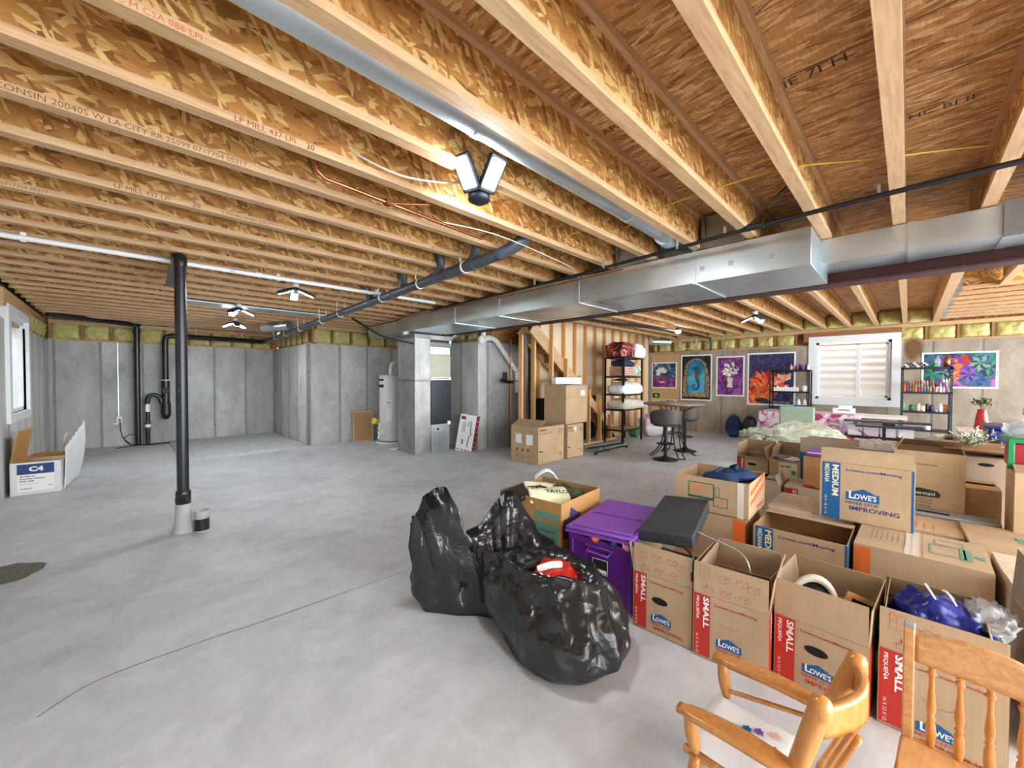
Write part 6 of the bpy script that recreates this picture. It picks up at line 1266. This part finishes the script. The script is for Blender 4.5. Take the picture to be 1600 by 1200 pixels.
# shelf A : standing behind table in front of orange poster, black with supplies
SAx, SAy = 10.48, 2.22
rack('craft_shelf', 'black craft shelf in front of the orange flower poster', SAx, SAy, .74, .30, 1.60, (.30, .76, 1.10, 1.57), R(-90), post=.03)
def shelf_items(items, bx, by):
    """items: list of (name,label,cat,group,u,v,z,kind,size,mat)"""
    for nm, lab, cat, grp, u, v, z, kind, (w, d, h), mt in items:
        b = MB()
        if kind == 'box': b.box((-w / 2, -d / 2, 0), (w / 2, d / 2, h), mt, None, .003)
        elif kind == 'jar': b.lathe([(0, 0), (w / 2, 0), (w / 2, h * .82), (w * .42, h * .86), (w * .42, h), (0, h)], mt, n=16)
        elif kind == 'bottle': b.lathe([(0, 0), (w / 2, 0), (w / 2, h * .66), (w * .2, h * .8), (w * .18, h), (0, h)], mt, n=14)
        elif kind == 'cone': b.lathe([(0, 0), (w / 2, 0), (w * .1, h), (0, h)], mt, n=16)
        o = b.build(nm); o.location = (bx + v, by - u, z); tag(o, lab, cat, grp)
IT = []
for k in range(7): IT.append(('bottle', 'purple and pink bottle on the top of the craft shelf by the poster', 'bottle', 'pink and purple bottles on top of the craft shelf', .40 + .05 * k, .05 + .03 * (k % 2), 1.602, 'bottle', (.045, .045, .13), ('cloth_pink', 'cloth_pink', 'tote_purple', 'ink_purple', 'tote_purple', 'ink_purple', 'paper_white')[k]))
for k in range(9): IT.append(('small_box', 'small white craft box on the craft shelf middle level', 'box', 'white craft boxes on the craft shelf', .10 + .052 * k, .06, 1.132, 'box', (.03, .045, .09 + .03 * (k % 3 == 1)), 'paper_white' if k % 2 else 'ink_white'))
IT.append(('paper_roll', 'white jug-shaped container at right on the craft shelf middle level', 'container', None, .64, .06, 1.132, 'jar', (.09, .09, .13), 'paper_white'))
for k in range(2): IT.append(('paper_cone', ('white cone on the craft shelf lower level, left one', 'white cone on the craft shelf lower level, right one')[k], 'cone', None, .54 + .11 * k, .06, .84, 'cone', (.09, .09, .14), 'ink_white'))
IT.append(('tray', 'blue-grey tray under the two white cones', 'tray', None, .59, .06, .792, 'box', (.08, .26, .045), 'ink_blue'))
shelf_items(IT, SAx, SAy)
wb = thing('wire_basket', 'thin wire basket on the lower craft shelf level', 'basket', (SAx, SAy, .792)); b = MB()
for k in range(12): b.tube([(.02, -.05 - .03 * k, 0), (.02, -.05 - .03 * k, .10 - .04 * (k % 3 == 0))], .002, 'tape_silver', 5)
b.tube([(.02, -.05, .10), (.02, -.38, .10)], .003, 'tape_silver', 5); b.tube([(.02, -.05, .003), (.02, -.38, .003)], .003, 'tape_silver', 5); b.build('wires', wb)
# shelf B : grey metal shelf right of window
SBx, SBy = 10.25, .10
rack('paint_shelf', 'dark metal shelf of paints right of the window', SBx, SBy, .64, .32, 1.62, (.14, .46, .79, 1.14, 1.585), R(-90), mat='steel_dark', post=.035)
IT = []
rn = random.Random(8)
pc = ['ink_red', 'ink_blue', 'ink_green', 'ink_orange', 'yellow_wire', 'tote_purple', 'red_gloss', 'ink_mint', 'pink', 'ink_navy', 'green_plastic', 'ink_darkred', 'leaf_dark', 'ink_black']
for r_ in range(3):
    for k in range(12): IT.append(('paint_bottle', 'small coloured paint bottle in the stepped rows of the paint shelf', 'bottle', 'small paint bottles on the paint shelf', .05 + .036 * k, .02 + .05 * r_, 1.175 + .055 * r_, 'bottle', (.03, .03, .10), rn.choice(pc)))
for r_ in range(3):
    for k in range(4): IT.append(('paint_bottle', 'white-capped paint bottle at the right of the paint shelf rows', 'bottle', 'white-capped paint bottles on the paint shelf', .50 + .035 * k, .02 + .05 * r_, 1.175 + .07 * r_, 'bottle', (.032, .032, .11), ('paper_white', 'cloth_pink', 'tote_purple_lid', 'ink_white')[(k + r_) % 4]))
for r_ in range(3):
    for k in range(7): IT.append(('marker_tube', 'dark and white tube in the slanted rack on top of the paint shelf', 'tube', 'tubes in the slanted rack on top of the paint shelf', .04 + .045 * k + .02 * r_, .03 + .05 * r_, 1.621 + .03 * r_, 'box', (.035, .03, .03), ('ink_black', 'paper_white', 'ink_purple')[(k + r_) % 3]))
for u, w, h, m_, kd, lb in ((.04, .055, .15, 'ink_mint', 'jar', 'mint jar at the left end of the paint shelf jar row'), (.15, .07, .12, 'ink_green', 'jar', 'teal jar, second on the paint shelf jar row'), (.23, .06, .14, 'cloth_pink', 'jar', 'pale pink jar on the paint shelf jar row'), (.29, .055, .10, 'ink_cream', 'jar', 'cream jar on the paint shelf jar row'), (.345, .05, .14, 'ink_black', 'jar', 'black jar on the paint shelf jar row'), (.40, .06, .12, 'ink_purple', 'jar', 'purple-black jar on the paint shelf jar row'), (.455, .03, .04, 'ink_cream', 'jar', 'tiny cream pot on the paint shelf jar row'), (.505, .06, .16, 'paper_white', 'bottle', 'white bottle with label on the paint shelf jar row'), (.56, .045, .14, 'copper', 'box', 'copper-brown carton on the paint shelf jar row'), (.61, .06, .13, 'grey_plastic', 'jar', 'grey-white jar at the right end of the paint shelf jar row')):
    IT.append(('jar', lb, 'jar', None, u, .06, .822, kd, (w, w, h), m_))
IT += [('cleaner_bottle', 'white detergent bottle on the lower paint shelf level', 'bottle', None, .35, .06, .493, 'bottle', (.08, .06, .12), 'paper_white'), ('spray_bottle', 'clear spray bottle with green cap on top of the paint shelf', 'bottle', None, .46, .10, 1.622, 'bottle', (.08, .08, .20), 'plastic_clear'), ('glue_bottle', 'orange-labelled glue bottle with white cap on top of the paint shelf', 'bottle', None, .57, .08, 1.622, 'bottle', (.09, .09, .22), 'copper'), ('small_pot', 'green lidded pot on top of the paint shelf', 'jar', None, .42, .05, 1.622, 'jar', (.07, .07, .06), 'green_plastic')]
shelf_items(IT, SBx, SBy)
cb = thing('clear_bin', 'clear bin full of pink and red yarn on the paint shelf', 'bin', (SBx + .03, SBy - .04, .493), R(-90)); b = MB(); b.box((0, 0, 0), (.27, .22, .12), 'plastic_clear', None, .006); b.build('bin', cb)
b = MB()
for k in range(9): b.grid(soft(.07, .07, .07, k, .9, .004), 12, 8, ('pink', 'ink_red', 'ink_blue', 'pink', 'ink_darkred', 'ink_mint', 'pink', 'ink_red', 'pink')[k], Tr(.04 + .03 * (k % 8), .06 + .09 * (k % 2), .06 + .04 * (k % 3 == 0)))
b.build('yarn', cb)
for k in range(3):
    o = MB().box((-.02, -.08, 0), (.12, .08, .10), 'card_tan').box((-.02, -.07, .10), (.12, .07, .103), ('cloth_cream', 'ink_mint', 'cloth_pink')[k]).build('small_bin'); o.location = (SBx + .1, SBy - .13 - .19 * k, .173); tag(o, ('tan bin with cream papers, left on the lowest paint shelf level', 'tan bin with mint papers, middle on the lowest paint shelf level', 'tan bin with pink papers, right on the lowest paint shelf level')[k], 'bin')
# white drawers with printed sides, red drawer unit, machine, side table (seen below the window)
o = thing('sewing_machine', 'white machine on the craft table under the window', 'machine', (9.75, .86, .748)); b = MB(); b.box((0, -.16, 0), (.2, .16, .10), 'paper_white', None, .01); b.build('body', o); b = MB(); b.box((.02, -.12, .10), (.14, .08, .15), 'ink_white', None, .008); b.build('top', o); b = MB(); b.box((-.003, -.1, .06), (0, .08, .075), 'ink_black'); b.build('display', o)
dr = thing('display_case', 'wide cabinet with glass-front boxes and red drawer fronts under the window', 'cabinet', (9.12, .35, 0))
b = MB(); b.box((0, -.62, 0), (.35, .45, .38), 'red_plastic', None, .006); b.build('red_base', dr); b = MB(); b.box((-.004, -.55, .10), (0, .38, .30), 'art_floral'); b.build('front_print', dr)
b = MB(); b.box((0, -.62, .38), (.35, .45, .42), 'black_metal'); b.box((0, -.62, .66), (.35, .45, .68), 'steel_dark'); b.build('frame', dr)
for k in range(4): b = MB(); b.box((.0, .20 - .21 * k, .425), (.3, .39 - .21 * k, .60), 'plastic_clear'); b.box((.02, .21 - .21 * k, .43), (.28, .38 - .21 * k, .52), 'art_floral'); b.build('clear_drawer', dr)
o = thing('folding_table', 'small grey side table with a black post in front of the red cabinet', 'table', (8.3, .25, 0)); b = MB(); b.box((-.2, -.42, .665), (.2, .32, .69), 'steel_dark', None, .004); b.build('tabletop', o); b = MB(); b.box((-.02, -.02, .0), (.02, .02, .665), 'black_metal'); b.build('post', o); b = MB(); b.tube([(0, .3, .6), (0, -.02, .35)], .008, 'black_metal', 6); b.build('brace', o); b = MB(); b.box((-.25, -.2, 0), (.25, .2, .02), 'black_metal'); b.build('base', o)
o = MB().box((-.05, -.09, 0), (.05, .05, .04), 'steel_dark', None, .004).build('small_device'); o.location = (8.35, .22, .692); tag(o, 'small dark device on the grey side table', 'device')
# red vase with plant, flowers, bags at the right
vz = thing('red_vase', 'tall glossy red vase holding a small dark green plant', 'vase', (8.6, -.73, .0)); 
b = MB(); b.lathe([(0, .70), (.075, .70), (.078, .74), (.058, .90), (.044, .965), (.05, .975), (.044, .98), (.035, .96)], 'red_gloss', Sc(.95, .95, 1), n=28); b.build('body', vz)
b = MB(); b.tube([(0, 0, .93), (0, .01, 1.02), (.01, .02, 1.06)], .006, 'plant_green', 6); b.build('stem', vz)
b = MB(); rr = random.Random(3)
for k in range(170):
    p = Vector((rr.gauss(0, .03), .015 + rr.gauss(0, .045), 1.08 + rr.gauss(0, .025))); q = Vector((rr.uniform(-1, 1), rr.uniform(-1, 1), rr.uniform(-.5, 1))).normalized() * .03; t_ = q.orthogonal().normalized() * .009; b.add([p, p + q * .5 + t_, p + q, p + q * .5 - t_], [(0, 1, 2, 3)], 'leaf_dark' if k % 3 else 'plant_green')
b.build('leaves', vz)
o = thing('side_table', 'low white table carrying the red vase and holiday clutter at far right', 'table', (8.3, -1.1, 0)); b = MB(); b.box((-.4, -.7, .655), (.55, .6, .695), 'ink_white', None, .004); b.build('tabletop', o)
for x in (-.35, .5):
    for y in (-.65, .55): MB().box((x - .02, y - .02, 0), (x + .02, y + .02, .655), 'ink_white').build('leg', o)
crumple(.5, .5, .18, 21, 'cloth_white', 'white_bag', 'white plastic bag lying beside the red vase', 'bag', (8.1, -1.05, .80), .2, .03)
crumple(.4, .5, .32, 22, 'art_floral', 'gift_bag', 'red and white patterned plastic bag at the top right clutter', 'bag', (7.6, -1.22, 1.02), .2, .03)
b = MB(); b.box((-.15, -.12, 0), (.15, .12, .16), 'black_plastic', None, .01); o = b.build('black_box'); o.location = (7.4, -1.12, .78); tag(o, 'small black box under the patterned bag at far right', 'box')
cr = thing('crate_stack', 'blue plastic tub behind the frosted twigs', 'tub', (5.6, -.60, 0)); MB().box((-.2, -.25, .0), (.2, .1, .96), 'blue_plastic', None, .02).build('tub_body', cr); MB().box((-.22, -.27, .96), (.22, .12, .985), 'blue_plastic', None, .01).build('tub_rim', cr)
crumple(.2, .26, .14, 23, 'cloth_white', 'white_cloth', 'white cloth bundle left of the flocked sprigs', 'cloth', (5.55, -.27, .80), .2, .02)
tag(MB().box((5.3, -.42, 0), (5.8, -.12, .72), 'card_tan').build('cardboard_box'), 'plain tan box beneath the white cloth bundle', 'box')
o = MB().box((-.12, -.2, 0), (.12, .12, .14), 'black_plastic', None, .01).build('black_bag'); o.location = (5.35, -.36, .735); tag(o, 'black bag behind the left flocked sprig', 'bag')
# ================= black trash bag =================
def trash_bag():
    # columns around the opening: (ground x, ground y, rim x, rim y, rim z, bulge)
    K = [(1.24, 2.02, 1.22, 2.04, .56, .01), (1.30, 1.93, 1.28, 1.98, .70, .00), (1.36, 1.84, 1.36, 1.90, .73, .00), (1.44, 1.76, 1.42, 1.85, .52, .02), (1.47, 1.64, 1.47, 1.76, .43, .02),
         (1.40, 1.45, 1.50, 1.62, .40, .05), (1.34, 1.27, 1.50, 1.42, .38, .07), (1.36, 1.08, 1.52, 1.24, .40, .07), (1.50, .96, 1.60, 1.12, .39, .06), (1.70, .95, 1.70, 1.10, .37, .05), (1.86, 1.06, 1.78, 1.16, .40, .05),
         (1.93, 1.24, 1.80, 1.30, .40, .05), (1.93, 1.44, 1.82, 1.46, .41, .04), (1.90, 1.62, 1.84, 1.64, .47, .03), (1.86, 1.78, 1.80, 1.80, .65, .01), (1.76, 1.92, 1.72, 1.88, .57, .01), (1.62, 1.96, 1.60, 1.90, .45, .02), (1.48, 1.98, 1.47, 1.95, .44, .01), (1.36, 2.06, 1.36, 2.02, .50, .01), (1.28, 2.08, 1.27, 2.08, .54, .01)]
    n = len(K); N = 220
    def per(i, j):   # smooth periodic interpolation of column values
        t_ = i * n / N; a = int(t_) % n; f_ = t_ - int(t_); P = [K[(a + q) % n][j] for q in (-1, 0, 1, 2)]
        return .5 * (2 * P[1] + (P[2] - P[0]) * f_ + (2 * P[0] - 5 * P[1] + 4 * P[2] - P[3]) * f_ ** 2 + (3 * P[1] - P[0] - 3 * P[2] + P[3]) * f_ ** 3)
    cx = sum(k[0] for k in K) / n; cy = sum(k[1] for k in K) / n
    def ridge(x, y, z, s): return 1 - abs(noise.noise(Vector((x * s, y * s, z * s)))) * 2.2
    V = []; LV = 26
    for j in range(LV + 1):
        v = j / LV
        for i in range(N):
            gx, gy, rx_, ry_, rz_, bu = (per(i, q) for q in range(6))
            x = gx + (rx_ - gx) * v ** 1.5; y = gy + (ry_ - gy) * v ** 1.5; z = rz_ * v
            ox, oy = x - cx, y - cy; L = math.hypot(ox, oy) or 1; b_ = bu * math.sin(PI * min(1, v * 1.15)) - .035 * max(0, 1 - v * 7)
            w = .028 * ridge(x * 1.0 + z * .6, y * 1.0, z * .45, 7.5) + .014 * ridge(x, y + z, z * .7, 17) - .02
            w = w * .55 + .034 * (ridge(0, i / N * 26 if i < N / 2 else (N - i) / N * 26, v * 1.3 + 5, 1.0)) * min(1, v * 3) - .012 + .012 * ridge(v * 3, i / N * 40 if i < N / 2 else (N - i) / N * 40, 3, 1.0)
            w *= min(1, v * 6 + .2) * (1 if v < .93 else .5)
            V.append((x + ox / L * (b_ + w), y + oy / L * (b_ + w), max(.003, z + .012 * noise.noise(Vector((x * 11, y * 11, z * 9))) * min(1, v * 8))))
    b = MB(); F_ = [(j * N + i, j * N + (i + 1) % N, (j + 1) * N + (i + 1) % N, (j + 1) * N + i) for j in range(LV) for i in range(N)]
    # inside surface going down to the contents
    base = len(V); LI = 8
    for j in range(1, LI + 1):
        v = j / LI
        for i in range(N):
            px, py, pz = V[LV * N + i]; ox, oy = px - cx, py - cy; L = math.hypot(ox, oy) or 1
            sh = .03 + .16 * v ** .8 * min(1, L / .3); w = .02 * ridge(px + v, py, pz, 8)
            q = 1 - (sh + w) / L if L > (sh + w) else .1
            V.append((cx + ox * max(.15, q), cy + oy * max(.15, q), max(.14, pz - (pz - .16) * v ** .7)))
    rows = [LV * N] + [base + (j - 1) * N for j in range(1, LI + 1)]
    for a, c in zip(rows, rows[1:]): F_ += [(a + i, a + (i + 1) % N, c + (i + 1) % N, c + i) for i in range(N)]
    F_.append(tuple(rows[-1] + i for i in range(N))); F_.append(tuple(range(N - 1, -1, -1)))
    b.add(V, F_, 'bag_plastic', True)
    o = b.build('trash_bag'); return tag(o, 'large open black plastic trash bag lying on the floor in front of the boxes', 'bag')
trash_bag()
o = crumple(.30, .26, .16, 31, 'cloth_red_shoe' if 'cloth_red_shoe' in M else 'ink_orange', 'red_shoe', 'red and white sneaker showing inside the black trash bag', 'shoe', (1.66, 1.33, .30), .6, .015); o.data.materials[0] = M['red_gloss']
o = thing('shoe_trim', '', '', (0, 0, 0)); bpy.data.objects.remove(o)
b = MB(); b.tube([(1.56, 1.36, .375), (1.60, 1.31, .40), (1.66, 1.29, .39)], .018, 'paper_white', 8, smooth_pts=5); c_ = b.build('stripe', bpy.data.objects['red_shoe']); c_.matrix_parent_inverse = Matrix.Rotation(.6, 4, 'Z').inverted() @ Tr(-1.66, -1.33, -.30)
for i, (x, y, z, w, d, rz_) in enumerate(((1.64, 1.62, .28, .22, .30, .3), (1.60, 1.50, .33, .20, .14, -.4), (1.70, 1.50, .30, .16, .3, .1))):
    crumple(w, d, .16, 40 + i, 'black_metal', 'black_shoe', ('dark shoe inside the black trash bag, farthest from camera', 'dark ribbed shoe inside the black trash bag, middle', 'dark shoe inside the black trash bag, nearest the red one')[i], 'shoe', (x, y, z), rz_, .02)

# ================= child's rocking chair =================
def taper(b, p, q, r0, r1, r2, mat, n=14):
    p, q = Vector(p), Vector(q); P = [p.lerp(q, t_ / 10) for t_ in range(11)]
    prev = None; d = (q - p).normalized(); a = d.orthogonal().normalized(); c_ = d.cross(a); V = []
    for i, pt in enumerate(P):
        t_ = i / 10; r_ = (r0 * (1 - t_) ** 2 + 2 * r1 * t_ * (1 - t_) * 1.0 + r2 * t_ ** 2)
        for k in range(n): V.append(pt + (a * math.cos(2 * PI * k / n) + c_ * math.sin(2 * PI * k / n)) * r_)
    b.add(V, [(i * n + k, i * n + (k + 1) % n, (i + 1) * n + (k + 1) % n, (i + 1) * n + k) for i in range(10) for k in range(n)] + [tuple(range(n - 1, -1, -1)), tuple(range(10 * n, 11 * n))], mat, True)
rc = thing('rocking_chair', 'small glossy wooden child rocking chair with a white cushion at the lower edge', 'chair', (1.42, .30, 0), 0)
# local: x right (toward boxes), chair faces +y
for sx, top in ((-.15, (-.14, -.155, .56)), (.15, (.14, -.205, .56))):
    b = MB(); x0 = sx; foot = (x0, -.03, .03); b.cyl(foot, Vector(top) - Vector((0, 0, .025)), .019, 'oak', .026, 18); b.lathe([(.026, -.03), (.027, 0), (.022, .014), (.010, .022), (0, .024)], 'oak', Tr(top[0], top[1], top[2] - .02), 18); b.build('back_post', rc)
def railf(u, v):
    x = -.14 + .28 * u; y = -.155 - .05 * u - .045 * math.sin(PI * u); z = .455 + v * (.075 + .012 * math.sin(PI * u)); n_ = Vector((.25 * (.5 - u), 1, 0)).normalized(); return Vector((x, y, z)) + n_ * .010, n_
b = MB(); b.slab(railf, 24, 6, .02, 'oak'); b.build('crest_rail', rc)
for k in range(3):
    b = MB(); x = -.08 + .08 * k; b.slab(lambda u, v, x=x: (Vector((x - .012 + .024 * u + 0, -.10 - .10 * v - .02, .20 + .26 * v)), Vector((0, 1, 0))), 3, 8, .012, 'oak'); b.build('back_slat', rc)
for sx in (-.165, .165):
    b = MB()
    def armf(u, v, sx=sx):
        w = .020 + .012 * math.sin(PI * min(1, u * 1.05)) ** .7; y = -.15 + .35 * u; return Vector((sx + (v - .5) * 2 * w * (1 if u < .93 else .75), y, .345 + .012 * math.sin(PI * u))), Vector((0, 0, 1))
    b.slab(armf, 20, 6, .018, 'oak'); b.build('armrest', rc)
    b = MB(); taper(b, (sx * .96, .17, .335), (sx * .92, .15, .215), .013, .030, .013, 'oak'); taper(b, (sx * .92, .15, .2), (sx * .9, .16, .06), .014, .026, .013, 'oak'); b.build('arm_support', rc)
    b = MB(); b.slab(lambda u, v, sx=sx: (Vector((sx - .012 + .024 * v, -.30 + .48 * u, .005 + .10 * (2 * u - 1) ** 2 + .0)), Vector((0, 0, 1))), 24, 1, -.035, 'oak'); b.build('rocker', rc)
b = MB(); b.box((-.15, -.11, .185), (.15, .19, .205), 'oak', None, .006); b.build('seat', rc)
def cushf(u, v):
    x = (u - .5) * .27; y = -.10 + v * .29; e = min(u, 1 - u, v, 1 - v); return Vector((x, y, .208 + .035 * min(1, e * 7) ** .5 + .004 * nz(x * 12, y * 12, 1)))
b = MB(); b.grid(cushf, 24, 24, 'cloth_white')
X = Tr(0, 0, .2465)
for (x, y, m_) in ((.0, .04, 'cloth_pink'), (.03, .02, 'tote_purple_lid'), (.015, .05, 'ink_blue'), (-.03, .0, 'yellow_wire'), (.05, -.02, 'cloth_pink'), (-.01, -.03, 'ink_orange')): petals(b, X @ Tr(x, y, 0), 0, 0, .018, 6, [m_], 0, 0, 5.2, .35)
b.build('seat_cushion', rc)
for sx in (-.1, .1): MB().cyl((sx, .10, .12), (sx, -.05, .12), .009, 'oak').build('stretcher', rc)
b = MB(); b.cyl((-.16, .16, .12), (.16, .16, .12), .010, 'oak'); b.build('front_stretcher', rc)
b = MB(); b.cyl((.147, .16, .24), (.147, -.12, .30), .008, 'oak'); b.build('side_spindle', rc)

# ================= wooden chair with spindles =================
ch = thing('spindle_chair', 'light oak chair with turned spindles and curved crest at the lower right', 'chair', (1.76, -.18, 0), R(-94))
# local x runs along the back (toward the right of the picture), local -y faces the camera
for x in (-.165, .165):
    b = MB(); b.box((x - .013, -.013, 0), (x + .013, .013, .605), 'oak_light', None, .004); b.build('back_post', ch); MB().box((x - .013, -.013, .598), (x + .013, .013, .612), 'grey_plastic', None, .003).build('post_cap', ch)
def crest(u, v):
    x = -.152 + .304 * u; top = .575 + .032 * math.sin(PI * (u * .92 + .08)) ** 1.2 - .025 * max(0, u - .6); z = .50 + (top - .50) * v; return Vector((x, -.010 - .02 * math.sin(PI * u) * 0, z)), Vector((0, -1, 0))
b = MB(); b.slab(crest, 28, 6, .02, 'oak_light'); b.build('crest_rail', ch)
for k in range(5):
    x = -.115 + .0575 * k; b = MB()
    b.lathe([(.005, .505), (.009, .50), (.010, .494), (.006, .488), (.011, .48), (.010, .474), (.0065, .468), (.006, .44), (.011, .37), (.007, .345), (.011, .338), (.007, .33), (.011, .32), (.012, .28), (.007, .24)], 'oak', Tr(x, 0, 0), 14); b.build('spindle', ch)
MB().box((-.152, -.01, .22), (.152, .01, .25), 'oak_light', None, .004).build('lower_rail', ch)
MB().box((-.18, -.30, .235), (.18, -.012, .255), 'oak_light', None, .008).build('seat', ch)
for x in (-.15, .15): b = MB(); taper(b, (x, -.27, .235), (x * 1.08, -.285, 0), .012, .02, .011, 'oak_light'); b.build('leg', ch)
